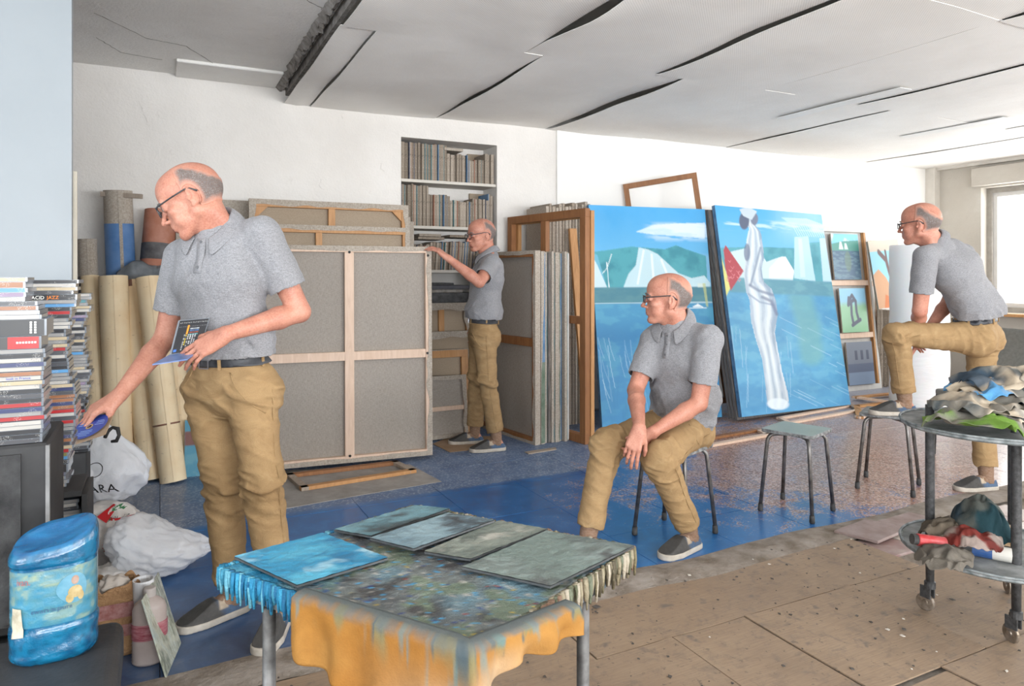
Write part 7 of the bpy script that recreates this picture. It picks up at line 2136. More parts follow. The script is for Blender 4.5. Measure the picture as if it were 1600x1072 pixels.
# black loudspeaker cabinet and amplifier that carry the front stack
M_BLKC = simple('scuffed_black_cabinet', S(20, 20, 22), 0.6, var=0.06, vscale=5)
M_GRYC = simple('dusty_grey_edge', S(104, 104, 104), 0.6, var=0.2)
CABX1 = atY(76, 700, 2.02).x
cb = thing('loudspeaker', 'black loudspeaker cabinet under the front stack of discs', 'loudspeaker', (CABX1 - 0.25, 2.12, 0.445)); 
m = MB(); m.box((CABX1 - 0.5, 2.02, 0.445), (CABX1, 2.32, 0.895)); m.build('cabinet_body', [M_BLKC], cb, bevel=0.006)
m = MB(); m.box((CABX1 - 0.46, 2.012, 0.47), (CABX1 - 0.055, 2.02, 0.875)); m.build('front_cloth', simple('black_speaker_cloth', S(16, 16, 18), 0.9, bscale=200, bstr=0.4), cb)
m = MB(); m.box((CABX1 - 0.006, 2.016, 0.45), (CABX1 + 0.002, 2.03, 0.89)); m.build('edge_strip', M_GRYC, cb)
am = thing('amplifier', 'black amplifier under the loudspeaker cabinet', 'amplifier', (CABX1 - 0.25, 2.12, 0.26)); m = MB(); m.box((CABX1 - 0.47, 1.99, 0.285), (CABX1 - 0.02, 2.30, 0.43)); m.build('case', M_BLKC, am, bevel=0.004)
for k in range(3):
    m = MB(); m.lathe([(0.016, 0), (0.015, 0.014), (0.0005, 0.015)], (CABX1 - 0.10 - 0.1 * k, 1.99, 0.36), 16, (0, -1, 0)); m.build('knob', M_GRYC, am)
m = MB()
for k in range(4): m.lathe([(0.015, 0), (0.015, 0.015)], (CABX1 - 0.44 + 0.39 * (k % 2), 2.02 + 0.25 * (k // 2), 0.430), 10)
m.build('rubber_feet', M_RUBBER, am)
sh = thing('low_shelf', 'low dark wooden shelf under the amplifier', 'shelf', (CABX1 - 0.25, 2.12, 0)); m = MB(); m.box((CABX1 - 0.52, 1.97, 0.26), (CABX1 + 0.01, 2.34, 0.285)); m.build('board', M_DARKW, sh)
for sx in (0, 1): m = MB(); m.box((CABX1 - 0.52 + 0.5 * sx, 1.99, 0), (CABX1 - 0.49 + 0.5 * sx, 2.32, 0.26)); m.build('side', M_DARKW, sh)
xA = atY(69, 600, 2.04).x - 0.142
zt, itA = stack('front stack', xA, 2.035, 0.896, 1.285, 'disc cases in the front stack', 0.005,
      special=[(0.945, 0.0102, 'red', 'disc_case'), (0.975, 0.0102, 'red', 'disc_case'), (1.12, 0.030, 'plain dark', 'box_set'), (1.15, 0.040, 'plain black', 'box_set'), (1.262, 0.014, 'brown', 'disc_case')], narrow=lambda z: (-0.035 if z > 1.235 else 0.0) - (0.012 if 1.2 < z < 1.236 else 0))
# shelf rack behind, with stacks two and three on and in it
RKX = -0.205
rk = thing('disc_rack', 'dark narrow shelf rack behind the loudspeaker, holding disc stacks', 'rack', (-0.32, 2.75, 0))
for nm, lo, hi in (('side', (RKX, 2.40, 0), (RKX + 0.016, 2.60, 0.66)), ('side', (-0.50, 2.40, 0), (-0.485, 2.60, 0.66)), ('shelf', (-0.485, 2.40, 0.655), (RKX, 2.60, 0.672)), ('shelf', (-0.485, 2.41, 0.10), (RKX, 2.59, 0.116)), ('back', (-0.485, 2.588, 0.116), (RKX, 2.60, 0.655))):
    m = MB(); m.box(lo, hi); m.build(nm, M_BLKC, rk, bevel=0.001)
m = MB(); m.box((-0.42, 2.895, 0), (-0.232, 3.06, 0.672)); tag(m.build('pedestal', M_BLKC, bevel=0.003), 'narrow black pedestal under the rear stack of discs', 'pedestal')
xB = atY(112, 600, 2.46).x - 0.142
stack('middle stack', xB, 2.46, 0.673, 1.285, 'disc cases in the middle stack', 0.006, special=[(0.712, 0.024, 'plain dark', 'box_set'), (1.225, 0.016, 'black', 'disc_case')], narrow=lambda z: 0.012 * math.sin(z * 16))
xC = atY(136, 600, 2.92).x - 0.142
stack('rear stack', xC, 2.915, 0.673, 1.225, 'disc cases in the rear stack', 0.008, special=[], narrow=lambda z: 0.008 * math.sin(z * 22))
stack('stack inside the rack', RKX - 0.150, 2.45, 0.117, 0.635, 'disc cases inside the rack', 0.006)
# title on one spine of the middle stack
M_TXW = simple('white_print', S(232, 230, 224), 0.5, var=0.0); M_TXO = simple('orange_print', S(226, 128, 36), 0.5, var=0.0); M_TXB = simple('blue_print', S(40, 70, 160), 0.5, var=0.0); M_TXR = simple('red_print', S(190, 30, 34), 0.5, var=0.0); M_TXK = simple('black_print', S(26, 26, 28), 0.5, var=0.0)
tgt = [o for o in bpy.data.objects if o.get('group') == 'disc cases in the middle stack' and abs(o.location.z - 1.2251) < 0.012 and o.dimensions.z > 0.012]
tgt = sorted(tgt, key=lambda o: -o.location.z)
bxo = [o for o in bpy.data.objects if o.get('group') == 'disc cases in the middle stack' and 1.215 < o.location.z < 1.245]
bxo = min(bxo, key=lambda o: abs(o.location.z - 1.228))
p = world_of(bxo)
def on_spine(o, name, txt, size, x, mat, maxw):
    Wo = world_of(o); xd = Wo.to_3x3() @ Vector((1, 0, 0))
    lettering(name, txt, size, Wo @ Vector((x, -0.0006, 0.0028)), xd, (0, 0, 1), mat, o, 0.0002, maxw)
on_spine(bxo, 'spine_title', 'ACID', 0.0135, 0.028, M_TXW, 0.034); on_spine(bxo, 'spine_title', 'JAZZ', 0.0135, 0.066, M_TXO, 0.034)
wh = [o for o in bpy.data.objects if o.get('group') == 'disc cases in the front stack' and 1.03 < o.location.z < 1.075]
wh = min(wh, key=lambda o: abs(o.location.z - 1.048)); wh.data = case_mesh('white', 0.0102, 0.142); wh['label'] = 'white ' + ' '.join(wh['label'].split(' ')[2 if wh['label'].split(' ')[1] in ('grey', 'blue') else 1:])
on_spine(wh, 'spine_title', 'look in France', 0.0085, 0.068, M_TXB, 0.05)
for o in [q for q in bpy.data.objects if q.name.startswith('box_set') and q.get('group') == 'disc cases in the front stack']:
    Wo = world_of(o); hh = o.data.vertices[4].co.z
    if hh < 0.035:
        m = MB(); m.box((0.075, -0.0012, 0.001), (0.137, 0.0, hh - 0.001), Wo); m.build('red_spine_block', simple('red_block_print', S(176, 24, 26), 0.4, var=0.05), o)
        for q in range(7):
            m = MB(); m.box((0.092 + q * 0.006, -0.0018, hh * 0.45), (0.096 + q * 0.006, -0.0012, hh * 0.6), Wo); m.build('spine_print', M_TXW, o)
    else:
        for q in range(2):
            for e in range(5):
                m = MB(); m.box((0.108 + q * 0.009, -0.0018, 0.006 + e * 0.006), (0.1125 + q * 0.009, -0.0004, 0.0105 + e * 0.006), Wo); m.build('spine_print', M_TXW, o)
        m = MB(); m.box((0.002, -0.0018, 0.009), (0.024, -0.0004, 0.012), Wo); m.box((0.021, -0.0018, 0.012), (0.024, -0.0004, 0.026), Wo); m.build('blue_spine_mark', M_TXB, o)
# black jar and grey box beside the rack
a = at(95, 790, 2.30); o = thing('black_jar', 'black jar standing on the grey box beside the loudspeaker', 'jar', (a.x, a.y, 0.563))
m = MB(); m.lathe([(0.0005, 0), (0.028, 0), (0.030, 0.006), (0.030, 0.045), (0.024, 0.05), (0.026, 0.055), (0.031, 0.062), (0.031, 0.105), (0.0005, 0.107)], (a.x, a.y, 0.563), 24); m.build('jar_body', simple('glossy_black', S(20, 20, 24), 0.2), o, smooth=False)
m = MB(); m.box((a.x - 0.05, a.y - 0.03, 0.0), (a.x + 0.045, a.y + 0.06, 0.562)); tag(m.build('grey_box', simple('grey_translucent_box', S(142, 140, 134), 0.4, var=0.15), bevel=0.004), 'tall grey plastic box between loudspeaker and rack', 'box')

# ---- black bench with the blue jug
BZ = 0.50
p1 = atZ(198, 1072, BZ); p2 = atZ(178, 972, BZ)
BX = p2.x
bn = thing('black_bench', 'low black padded bench in the near corner under the blue jug', 'bench', (BX - 0.35, 1.45, 0)); m = MB()
m.box((BX - 0.85, 1.02, BZ - 0.10), (BX + 0.02, p2.y + 0.02, BZ)); m.build('bench_top', simple('worn_black_leatherette', S(26, 28, 32), 0.5, var=0.1, vscale=4, bscale=60, bstr=0.15), bn, bevel=0.025, seg=4)
for (x, y) in ((BX - 0.03, p2.y - 0.05), (BX - 0.80, p2.y - 0.05), (BX - 0.03, 1.08), (BX - 0.80, 1.08)):
    m = MB(); m.box((x - 0.025, y - 0.025, 0), (x + 0.025, y + 0.025, BZ - 0.10)); m.build('leg', M_BLKC, bn)
jc = at(86, 1020, 1.50); jc = Vector((jc.x, jc.y, BZ))
JA, JB, JH = 0.0800, 0.062, 0.245
jx = (VR * 0.88 + VF * 0.47); jx.normalize(); jy = Vector((-jx.y, jx.x, 0))
jg = thing('blue_jug', 'big cut open plastic water jug smeared with blue paint on the bench', 'jug', tuple(jc))
def jug_p(a, z, k=1.0):
    ca, sa = math.cos(a), math.sin(a); e = 0.72
    return jc + jx * (JA * k * math.copysign(abs(ca) ** e, ca)) + jy * (JB * k * math.copysign(abs(sa) ** e, sa)) + Vector((0, 0, z))
def jug_k(z):
    t = z / JH; k = 1.0
    if t < 0.06: k = 0.86 + 0.14 * math.sin(t / 0.06 * PI / 2)
    k -= 0.030 * math.exp(-((t - 0.31) / 0.022) ** 2) + 0.022 * math.exp(-((t - 0.815) / 0.018) ** 2)
    if 0.32 < t < 0.80: k -= 0.016
    if t > 0.83: k += 0.012 - 0.05 * max(0, t - 0.95) / 0.05
    return k
nz, na = 90, 96; m = MB(); JCOL = []
for j in range(nz + 1):
    z = JH * j / nz
    for i in range(na):
        a = 2 * PI * i / na; zz = z
        k = jug_k(z)
        if z / JH < 0.30: k += 0.016 * math.sin(z * 120 + 2.2 * math.sin(a * 2)) * (1 if z > 0.02 else 0) 
        if z < 0.016: k -= 0.03 * max(0, math.cos(a * 10)) ** 3
        rise = 0.024 * sstep(0.8, 1.0, z / JH) * math.sin(a + 0.97) if z / JH > 0.8 else 0
        p = jug_p(a, zz + rise, k); m.v.append(p)
        t = z / JH
        b = vnoise(np.array([[a * 4, z * 60, 2.0]]), 3)[0]; b2 = vnoise(np.array([[a * 9, z * 160, 6.0]]), 8)[0]
        col = mixc(S(4, 70, 108), S(16, 112, 150), b); col = mixc(col, S(3, 46, 74), max(0, b2 - 0.55) * 1.4)
        if 0.33 < t < 0.79:
            lab = mixc(S(52, 116, 138), S(104, 146, 144), b); lab = mixc(lab, S(40, 124, 160), max(0.0, min(1.0, (0.75 - b2) * 0.9)))
            s3 = 0.5 + 0.5 * math.sin(z * 260); lab = mixc(lab, S(86, 150, 178), 0.35 * s3)
            ty = max(0, (t - 0.55) * 1.6) * b2; lab = mixc(lab, S(176, 172, 120), min(0.6, ty + (0.25 if b > 0.62 else 0)))
            col = lab
        JCOL.append(col)
m.f = [[j * na + i, j * na + (i + 1) % na, (j + 1) * na + (i + 1) % na, (j + 1) * na + i] for j in range(nz) for i in range(na)]
m.f.append(list(range(na - 1, -1, -1)))
# inside wall of the cut opening
b0 = len(m.v)
for (kk, dz) in ((0.90, 0.006), (0.70, 0.002), (0.35, -0.004)):
    for i in range(na):
        a = 2 * PI * i / na; m.v.append(jug_p(a, JH + 0.024 * kk * math.sin(a + 0.97) + dz, kk)); JCOL.append(mixc(S(8, 72, 124), S(28, 118, 168), 0.5 + 0.5 * mnoise.noise(Vector((kk * 3 * math.cos(a), kk * 3 * math.sin(a), 1.0)) * 1.5)))
top = nz * na
for (A0, B0) in ((top, b0), (b0, b0 + na), (b0 + na, b0 + 2 * na)):
    m.f += [[A0 + i, A0 + (i + 1) % na, B0 + (i + 1) % na, B0 + i] for i in range(na)]
m.f.append([b0 + 2 * na + i for i in range(na)]); m.mi = [0] * len(m.f)
M_JUG = attr_mat('blue_smeared_plastic', 0.26, 34, 0.4, 0.1, 30, 0.6, coat=0.4)
m.build('jug_body', M_JUG, jg, smooth=True, colors=JCOL)
def jug_front(du, dz, off=0.0015):
    """point on the near face: du metres along the face, dz height"""
    a = -PI / 2 + du / (JA * 1.12); return jug_p(a, dz, jug_k(dz) + off / JB)
def jug_patch(name, fn, cu, cz, r, n, mat, off):
    m = MB(); m.v = [jug_front(cu, cz, off)] + [jug_front(cu + fn(k, n)[0], cz + fn(k, n)[1], off) for k in range(n)]
    m.add([], []); m.f = [[0, 1 + k, 1 + (k + 1) % n] for k in range(n)]; m.mi = [0] * n
    return m.build(name, mat, jg, smooth=True)
circ = lambda r, s_=1.0: (lambda k, n: (r * math.cos(2 * PI * k / n), r * s_ * math.sin(2 * PI * k / n)))
jug_patch('label_roundel', circ(0.031), 0.034, 0.150, 0, 30, simple('faded_blue_print', S(70, 140, 166), 0.5, var=0.2, vscale=30), 0.0018)
M_OCH = simple('faded_ochre_print', S(176, 150, 84), 0.5, var=0.3, vscale=60)
jug_patch('label_print', circ(0.0085, 1.1), 0.035, 0.166, 0, 14, simple('faded_brown_print', S(150, 110, 84), 0.5, var=0.3, vscale=60), 0.0024)
jug_patch('label_print', circ(0.016, 0.8), 0.036, 0.142, 0, 12, M_OCH, 0.0024); jug_patch('label_print', circ(0.008, 1.2), 0.024, 0.130, 0, 10, M_OCH, 0.0024); jug_patch('label_print', circ(0.008, 1.2), 0.048, 0.132, 0, 10, M_OCH, 0.0024)
def jwarp(u0, z0): return lambda x, y, z: jug_front(u0 + x, z0 + y, 0.0022 + max(z, 0))
lettering('label_lettering', 'ivan.', 0.020, (0, 0, 0), (1, 0, 0), (0, 0, 1), simple('faded_red_print', S(150, 70, 70), 0.5), jg, 0.0001, None, jwarp(-0.066, 0.170))
lettering('label_lettering', 'ewanspure', 0.0135, (0, 0, 0), (1, 0, 0), (0, 0, 1), simple('faded_navy_print', S(40, 84, 120), 0.5), jg, 0.0001, None, jwarp(-0.030, 0.110))
pts = [(-0.082, 0.062), (-0.045, 0.066), (-0.052, 0.122), (-0.080, 0.124)]
m = MB(); nn = 8
for j in range(nn + 1):
    for i in range(nn + 1):
        u, v = i / nn, j / nn; q = [pts[0][c_] * (1 - u) * (1 - v) + pts[1][c_] * u * (1 - v) + pts[2][c_] * u * v + pts[3][c_] * (1 - u) * v for c_ in (0, 1)]; m.v.append(jug_front(q[0], q[1], 0.003))
m.f = [[j * (nn + 1) + i, j * (nn + 1) + i + 1, (j + 1) * (nn + 1) + i + 1, (j + 1) * (nn + 1) + i] for j in range(nn) for i in range(nn)]; m.mi = [0] * len(m.f)
m.build('torn_sticker', simple('stained_sticker', S(186, 170, 130), 0.6, var=0.6, vscale=28), jg, smooth=True)

# ---- bags and odds and ends on the floor behind
def blob(name, label, cat, c, r, seed, mat, crease=0.16, top=None, n=5, floor_z=0.0, mod=None, parent=None):
    bm = bmesh.new(); bmesh.ops.create_icosphere(bm, subdivisions=n, radius=1.0)
    m = MB()
    V = np.array([tuple(v.co) for v in bm.verts])
    f1 = 1 - np.abs(2 * fbm(V * 1.9 + seed, seed, 3) - 1); f2 = 1 - np.abs(2 * fbm(V * 4.5 + seed, seed + 4, 2) - 1)
    k = 1 + crease * ((f1 ** 2.2) * 1.3 + 0.5 * f2 ** 2.2 - 0.75) + 0.25 * (fbm(V * 1.1 + seed * 2, seed + 9, 2) - 0.5)
    V = V * k[:, None] * np.array(r)
    if mod is not None: V = mod(V)
    V = V + np.array(c); V[:, 2] = np.maximum(V[:, 2], floor_z + 0.001)
    m.v = [Vector(p) for p in V]; m.f = [[v.index for v in f.verts] for f in bm.faces]; m.mi = [0] * len(m.f); bm.free()
    o = m.build(name, mat, parent, smooth=True)
    if parent is None: tag(o, label, cat)
    return o
def plastic(name, col, trans, rough=0.3):
    n = NT(name); n.base(col); n.rough(rough); n.b.inputs['Specular IOR Level'].default_value = 0.6
    n.bump(n.noise(n.coords('Object'), 22, 4, 0.6, 0.8), 0.35, 0.02)
    tl = n.node('ShaderNodeBsdfTranslucent'); tl.inputs[0].default_value = col
    mx = n.node('ShaderNodeMixShader'); mx.inputs[0].default_value = 0.25
    n.link(n.b.outputs[0], mx.inputs[1]); n.link(tl.outputs[0], mx.inputs[2])
    last = mx.outputs[0]
    if trans:
        tr_ = n.node('ShaderNodeBsdfTransparent'); m2 = n.node('ShaderNodeMixShader'); m2.inputs[0].default_value = trans
        n.link(last, m2.inputs[1]); n.link(tr_.outputs[0], m2.inputs[2]); last = m2.outputs[0]
    n.link(last, n.out.inputs['Surface'])
    return n.m
M_BAGW = plastic('white_carrier_plastic', S(244, 246, 250), 0.0); M_BAGC = plastic('clear_film', S(248, 248, 250), 0.30, 0.2); M_BAGG = plastic('off_white_carrier_plastic', S(238, 232, 226), 0.0)
b2 = at(168, 830, 3.18); o2c = Vector((b2.x - 0.02, b2.y + 0.04, 0.118))
bag2 = blob('shopping_bag', 'off-white bag with red trim and green label under the upright white bag', 'bag', o2c, (0.16, 0.15, 0.125), 31, M_BAGG, 0.14)
b1 = at(172, 740, 3.30)
def tall(V):
    t = (V[:, 2] + 0.19) / 0.40; k = 1.12 - 0.86 * sstep(0.30, 1.0, t); V = V.copy(); V[:, 0] *= k; V[:, 1] *= k; V[:, :2] -= np.array([VR.x, VR.y]) * (0.05 * sstep(0.3, 1, t))[:, None]; return V
bag1 = blob('shopping_bag', 'upright white carrier bag with black letters and black handle, beside the rack', 'bag', (b1.x + 0.0, b1.y + 0.02, 0.43), (0.155, 0.12, 0.19), 47, M_BAGW, 0.13, mod=tall, floor_z=0.24)
b3 = at(250, 850, 3.08)
def slump(V):
    V = V.copy(); r = V[:, 0] * VR.x + V[:, 1] * VR.y; V[:, 2] *= 1 - 0.55 * sstep(-0.12, 0.22, r); V[:, 2] += 0.07 * sstep(0.05, -0.18, r); return V
blob('plastic_bag', 'slumped clear plastic bag spread on the blue floor', 'bag', (b3.x, b3.y, 0.085), (0.185, 0.13, 0.115), 53, M_BAGC, 0.20, mod=slump)
blob('packing_film', 'white film bundled inside the clear plastic bag', 'film', (b3.x, b3.y, 0.075), (0.15, 0.10, 0.075), 57, M_BAGW, 0.22, mod=slump)
b4 = at(185, 885, 2.98); blob('paper_bag', 'crumpled white wrapper lying in front of the bags', 'wrapper', (b4.x, b4.y, 0.03), (0.115, 0.085, 0.045), 61, M_BAGG, 0.30)
from mathutils.bvhtree import BVHTree
def project_on(o, name, pts_faces, mat, off=0.0015):
    """lay flat print onto a bag: every vertex is pushed along the viewing side onto the surface"""
    W = world_of(o) if o.name in MW else Matrix.Translation(o.location)
    bv = BVHTree.FromPolygons([W @ v.co for v in o.data.vertices], [tuple(p.vertices) for p in o.data.polygons])
    V, F = pts_faces; out = []
    for p in V:
        d = VF * 1.0 + Vector((0, 0, -0.15)); d.normalize(); h, nrm, i, dist = bv.ray_cast(Vector(p) - d * 0.6, d)
        if h is None:
            h = bv.find_nearest(Vector(p))[0]
        out.append(h - d * off)
    m = MB(); m.v = out; m.f = [list(f) for f in F]; m.mi = [0] * len(F)
    return m.build(name, mat, o, fixn=False)
def text_vf(txt, size, c, mirror=False):
    me = text_mesh(txt, size, 0.0); bm = bmesh.new(); bm.from_mesh(me); bmesh.ops.triangulate(bm, faces=bm.faces); bmesh.ops.subdivide_edges(bm, edges=[e for e in bm.edges if e.calc_length() > size * 0.15], cuts=2)
    bmesh.ops.triangulate(bm, faces=bm.faces)
    V = [Vector(c) + VR * v.co.x + VU * v.co.y for v in bm.verts]; bm.verts.index_update(); F = [[v.index for v in f.verts] for f in bm.faces]; bm.free(); return V, F
c = at(134, 772, 3.16); project_on(bag1, 'bag_lettering', text_vf('ARA', 0.056, c), M_TXK)
def ring_vf(c, r0, r1, n=40, sx=1.0, sz=1.0, a0=0, a1=2 * PI):
    V = []; F = []
    for k in range(n + 1):
        a = a0 + (a1 - a0) * k / n; d = VR * (math.cos(a) * sx) + VU * (math.sin(a) * sz); V += [Vector(c) + d * r0, Vector(c) + d * r1]
    for k in range(n): F.append((2 * k, 2 * k + 1, 2 * k + 3, 2 * k + 2))
    return V, F
project_on(bag1, 'bag_emblem', ring_vf(at(142, 736, 3.16), 0.030, 0.033), M_TXK)
project_on(bag2, 'bag_trim', ring_vf(at(164, 806, 3.04), 0.052, 0.066, 40, 1.0, 0.62), M_TXR)
c = at(164, 808, 3.04)
def quad_vf(c, w, h, sl=0.0, n=8):
    V = [Vector(c) + VR * (w * (i / n - 0.5)) + VU * (h * (j / n - 0.5) + sl * w * (i / n - 0.5)) for j in range(n + 1) for i in range(n + 1)]
    return V, [(j * (n + 1) + i, j * (n + 1) + i + 1, (j + 1) * (n + 1) + i + 1, (j + 1) * (n + 1) + i) for j in range(n) for i in range(n)]
project_on(bag2, 'bag_label', quad_vf(at(160, 800, 3.04), 0.062, 0.022, 0.35), simple('green_print', S(40, 112, 62), 0.5, var=0.05), 0.002)
project_on(bag2, 'bag_lettering', text_vf('00 01 12', 0.014, at(150, 818, 3.04)), M_TXK, 0.0025)
project_on(bag2, 'bag_lettering', text_vf('ER', 0.024, at(156, 842, 3.04)), M_TXR, 0.002)
for k in range(3): project_on(bag2, 'bag_print_line', quad_vf(at(166 - 3 * k, 852 + 6 * k, 3.04), 0.070 - 0.018 * k, 0.005, 0.18, 10), M_TXR, 0.002)
hb = at(170, 682, 3.20); m = MB(); hp = [at(u, v, 3.20) for u, v in ((164, 684), (168, 674), (176, 668), (184, 670), (186, 680), (182, 689), (174, 690))]
m.tube(hp, [0.008, 0.010, 0.007, 0.010, 0.008, 0.009, 0.006], 8); m.build('bag_handle', M_DARKV, bag1, smooth=True)
# brown paper bag with rubbish
pb = at(182, 985, 2.44); o = thing('paper_bag', 'torn brown paper bag with red print on the floor behind the bench', 'bag', (pb.x, pb.y, 0)); W = world_of(o)
n = NT('creased_brown_paper'); v = n.coords('Object'); f = n.noise(v, 18, 5, 0.7, 0.5); n.base(n.ramp(f, [(0.3, S(128, 92, 60)), (0.7, S(176, 138, 98))])); n.rough(0.8); n.bump(f, 0.8, 0.02); M_KRAFT = n.m
m = MB()
def pbag(u, v):
    a = u * 2 * PI; e = 0.5; ca, sa = math.cos(a), math.sin(a)
    r = 1 + 0.06 * mnoise.noise(Vector((ca * 3, sa * 3, v * 4)))
    return Vector((pb.x + 0.075 * r * math.copysign(abs(ca) ** e, ca), pb.y + 0.055 * r * math.copysign(abs(sa) ** e, sa), 0.002 + v * (0.235 + 0.035 * mnoise.noise(Vector((ca * 2.5, sa * 2.5, 9))))))
m.sheet(pbag, 64, 20); m.build('bag_sides', M_KRAFT, o, smooth=True, solid=0.002)
m = MB(); m.box((pb.x - 0.065, pb.y - 0.05, 0.0), (pb.x + 0.065, pb.y + 0.05, 0.003)); m.build('bag_base', M_KRAFT, o)
m = MB()
for (z, hh) in ((0.135, 0.05), (0.07, 0.04)):
    m.sheet(lambda u, v, z=z, hh=hh: Vector((pb.x - 0.05 + 0.115 * u, pb.y - 0.0605 + 0.003 * mnoise.noise(Vector((u * 4, v * 4, 3))), z + hh * v)), 10, 4)
m.build('printed_band', simple('red_print_on_paper', S(150, 62, 48), 0.7, var=0.4, vscale=40), o)
blob('crumpled_paper', 'ball of grey paper stuffed in the top of the brown bag', 'paper', (pb.x - 0.01, pb.y - 0.005, 0.225), (0.045, 0.035, 0.035), 77, simple('grey_tissue', S(186, 176, 166), 0.85), 0.35, n=4)
# big detergent bottle
bb = atZ(228, 1046, 0.0); bb = Vector((bb.x + 0.01, bb.y + 0.05, 0)); o = thing('plastic_bottle', 'mauve grey plastic bottle with dark red label behind the glass plate', 'bottle', tuple(bb))
M_BOT = simple('mauve_grey_plastic', S(156, 142, 136), 0.4, var=0.12)
prof = [(0.0005, 0.0), (0.046, 0.0), (0.052, 0.006)]
for k in range(7): prof += [(0.054, 0.012 + k * 0.010), (0.0515, 0.017 + k * 0.010)]
prof += [(0.0535, 0.085), (0.0535, 0.14), (0.052, 0.145), (0.052, 0.180), (0.046, 0.198), (0.030, 0.212), (0.018, 0.220), (0.0165, 0.224), (0.0165, 0.23)]
m = MB(); m.lathe(prof, bb, 32, None, 1.0, 0.72, rot=0.0); m.build('bottle_body', M_BOT, o, smooth=True)
m = MB(); m.lathe([(0.0545, 0.086), (0.0552, 0.088), (0.0552, 0.137), (0.0545, 0.139)], bb, 32, None, 1.0, 0.72, closed=True); m.f = [f for f in m.f if len(f) == 4]; m.mi = m.mi[:len(m.f)]; m.build('bottle_label', simple('dark_red_label', S(140, 30, 52), 0.5, var=0.3, vscale=40, stretch=(1, 1, 4)), o, smooth=True)
m = MB(); m.lathe([(0.0195, 0.222), (0.0195, 0.246), (0.017, 0.249), (0.0005, 0.250)], bb, 24); m.build('bottle_cap', simple('grey_cap', S(168, 160, 156), 0.4), o)
m = MB(); c = bb + VR * 0.0 ; pl = bb + Vector((-0.02, 0.08, 0)); m.lathe([(0.0005, 0.0), (0.026, 0.0), (0.034, 0.25), (0.031, 0.25), (0.024, 0.006), (0.0005, 0.006)], pl, 24); tag(m.build('plastic_cup', simple('white_cup', S(220, 220, 222), 0.35), smooth=False), 'tall white plastic cup behind the mauve bottle', 'cup')
# glass plate leaning on the bottle
C_, D_ = atZ(258, 1060, 0.0), atZ(281, 1006, 0.0); B_ = at(220, 938, 2.30); B_ = Vector((B_.x, B_.y, B_.z)); A_ = B_ + (D_ - C_)
o = thing('glass_plate', 'paint smeared glass plate leaning against the plastic bottle', 'glass plate', tuple((C_ + D_) / 2)); nrm = (D_ - C_).cross(B_ - C_).normalized()
n = NT('smeared_glass'); v = n.coords('Object'); f = n.noise(n.coords('Object', (6, 6, 1.5)), 4, 5, 0.7); n.base(n.ramp(f, [(0.35, S(110, 116, 104)), (0.5, S(176, 178, 162)), (0.7, S(150, 164, 164))])); n.rough(n.ramp(f, [(0.4, 0.08), (0.7, 0.5)])); n.b.inputs['Specular IOR Level'].default_value = 0.7
m = MB(); m.prism([C_, D_, A_, B_], nrm * 0.005); m.build('plate', n.m, o, bevel=0.0006)
# crumpled foil on the bench's far edge
blob('foil_ball', 'crumpled silver foil at the very left on the amplifier side', 'foil', (atX(2, 878, -0.42)[0], 2.0 - 0.055, 0.5), (0.03, 0.03, 0.03), 91, simple('crumpled_foil', S(190, 188, 186), 0.25, 0.8), 0.4, n=4, floor_z=0.0) if False else None

# ---- what the standing man holds
dc_ = at(140, 667, 2.37)
fx = (VR * 1.0).normalized(); up_ = Vector((0, 0, 1)); tl_ = (Vector((0, 0, 0.85)) - VF * 0.48 - VR * 0.22).normalized()
o = thing('compact_disc', 'blue disc pinched between thumb and fingers over the stacks', 'disc', tuple(dc_))
m = MB(); m.lathe([(0.0075, 0), (0.060, 0), (0.060, 0.0012), (0.0075, 0.0012)], dc_, 56, tl_, closed=True); m.f = [f for f in m.f if len(f) == 4]; m.f += [[i, (i + 1) % 56, 3 * 56 + (i + 1) % 56, 3 * 56 + i] for i in range(56)]; m.mi = [0] * len(m.f)
m.build('disc_body', simple('blue_disc_print', S(22, 56, 150), 0.3, var=0.1), o)
m = MB(); m.lathe([(0.0078, 0.0013), (0.0078, 0.0017), (0.0125, 0.0017), (0.0125, 0.0013)], dc_, 32, tl_, closed=True); m.f = [f for f in m.f if len(f) == 4]; m.mi = [0] * len(m.f); m.build('disc_hub', simple('amber_hub', S(176, 140, 84), 0.3), o)
q_ = tl_.to_track_quat('Z', 'Y').to_matrix(); ax_ = (VR - tl_ * VR.dot(tl_)).normalized(); ay_ = tl_.cross(ax_)
M_DPR = simple('pale_blue_print', S(150, 176, 220), 0.4, var=0.0)
for (x, y, w_) in ((-0.046, 0.010, 0.024), (-0.042, 0.018, 0.028), (-0.036, 0.026, 0.024), (0.018, 0.016, 0.030), (0.018, 0.024, 0.024), (0.016, 0.006, 0.034), (-0.02, -0.022, 0.044), (-0.024, -0.030, 0.05), (-0.022, -0.038, 0.044), (-0.016, -0.046, 0.032), (-0.05, -0.018, 0.016)):
    m = MB(); p = dc_ + tl_ * 0.0016 + ax_ * x + ay_ * y; m.bar(p, p + ax_ * w_, 0.0022, 0.0003, tl_); m.build('disc_print', M_DPR, o)
o = thing('card_sleeve', 'brown card sleeve held under the blue disc', 'sleeve', tuple(dc_)); c = dc_ - tl_ * 0.008
m = MB(); m.box((-0.064, -0.066, -0.0015), (0.066, 0.066, 0.0015), Matrix.Translation(c) @ Matrix((ax_, ay_, tl_)).transposed().to_4x4() @ Matrix.Rotation(0.25, 4, 'Z')); m.build('card', M_CARDB, o)
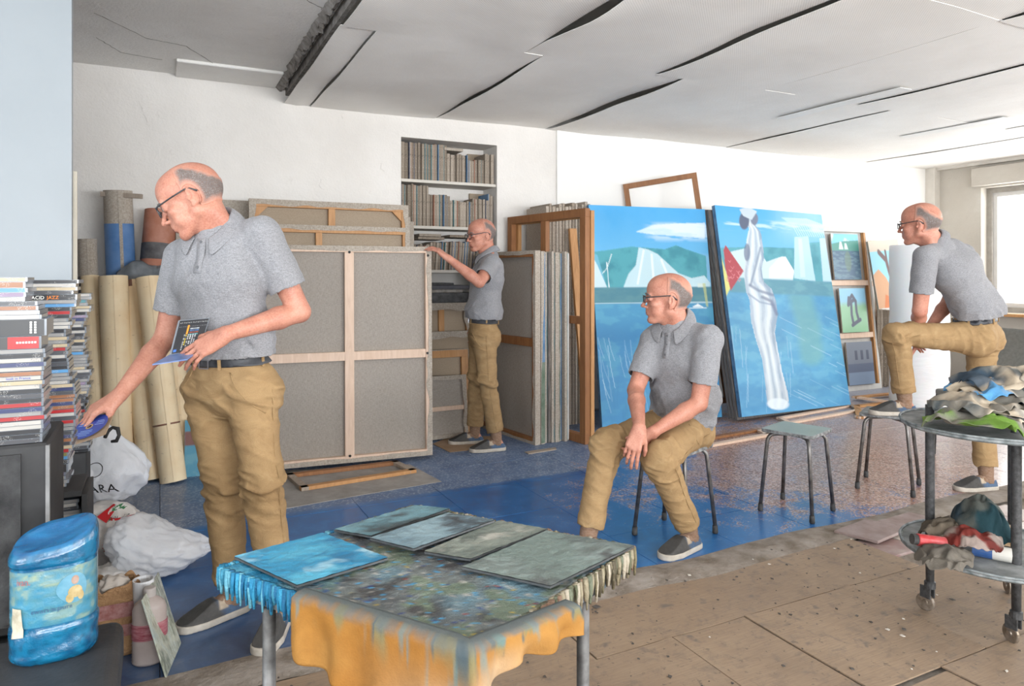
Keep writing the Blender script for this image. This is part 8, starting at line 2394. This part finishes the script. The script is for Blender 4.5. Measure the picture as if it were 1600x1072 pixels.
# open disc case in the other hand
TL_, TR_, BR_, BL_ = at(279, 501, 2.44), at(328, 497, 2.46), at(312, 549, 2.43), at(265, 556, 2.40)
NL_, NR_ = at(238, 571, 2.29), at(292, 563, 2.33)
o = thing('open_disc_case', 'open disc case with dark printed card held at the waist', 'disc case', tuple((BL_ + BR_) / 2))
A = Art(60, 60); A.c[:] = np.array(S(34, 34, 38)[:3])
rp = random.Random(8)
for x in np.linspace(0.06, 0.96, 16): 
    A.ell(x, 0.08, 0.012, 0.016, S(190, 190, 190), 0.8); A.ell(x, 0.20, 0.012, 0.016, S(150, 150, 156), 0.6)
for k, (x, c_) in enumerate(((0.34, S(226, 200, 40)), (0.42, S(200, 196, 190)), (0.50, S(226, 226, 226)), (0.58, S(206, 206, 210)), (0.66, S(190, 190, 196)), (0.28, S(190, 190, 190)))):
    y0 = 0.45 if k != 0 else 0.3
    for q in range(9):
        y = y0 + q * 0.055; A.poly([(x, y), (x + 0.035, y), (x + 0.035, y + 0.035), (x, y + 0.035)], c_ if rp.random() > 0.2 else S(90, 90, 90))
for (y, c_) in ((0.26, S(200, 206, 210)), (0.32, S(90, 130, 190)), (0.38, S(196, 92, 70)), (0.44, S(90, 180, 180))):
    for x in np.linspace(0.45, 0.72, 6): A.poly([(x, y), (x + 0.03, y), (x + 0.03, y + 0.03), (x, y + 0.03)], c_)
A.poly([(0.33, 0.16), (0.39, 0.16), (0.39, 0.44), (0.33, 0.44)], S(236, 150, 40)); A.poly([(0.03, 0.88), (0.14, 0.88), (0.14, 0.96), (0.03, 0.96)], S(60, 110, 190))
n_ = (TR_ - TL_).cross(BL_ - TL_).normalized(); n_ = n_ if n_.dot(VF) < 0 else -n_
m = MB(); m.v = [(TL_ * (1 - u) * (1 - v) + TR_ * u * (1 - v) + BR_ * u * v + BL_ * (1 - u) * v) + n_ * 0.0035 for v in np.linspace(0.02, 0.96, 61) for u in np.linspace(0.06, 0.98, 61)]
m.f = [[j * 61 + i, (j + 1) * 61 + i, (j + 1) * 61 + i + 1, j * 61 + i + 1] for j in range(60) for i in range(60)]; m.mi = [0] * len(m.f); m.build('printed_card', M_PAINT, o, colors=A.colors(), fixn=False)
m = MB(); m.prism([TL_, TR_, BR_, BL_], n_ * 0.003); m.build('case_lid', M_CASE, o)
n2_ = (BR_ - BL_).cross(NL_ - BL_).normalized(); n2_ = n2_ if n2_.z > 0 else -n2_
m = MB(); m.prism([BL_, BR_, NR_, NL_], n2_ * 0.004); m.build('case_tray', simple('blue_tray_card', S(96, 124, 178), 0.35, var=0.2, vscale=20), o)
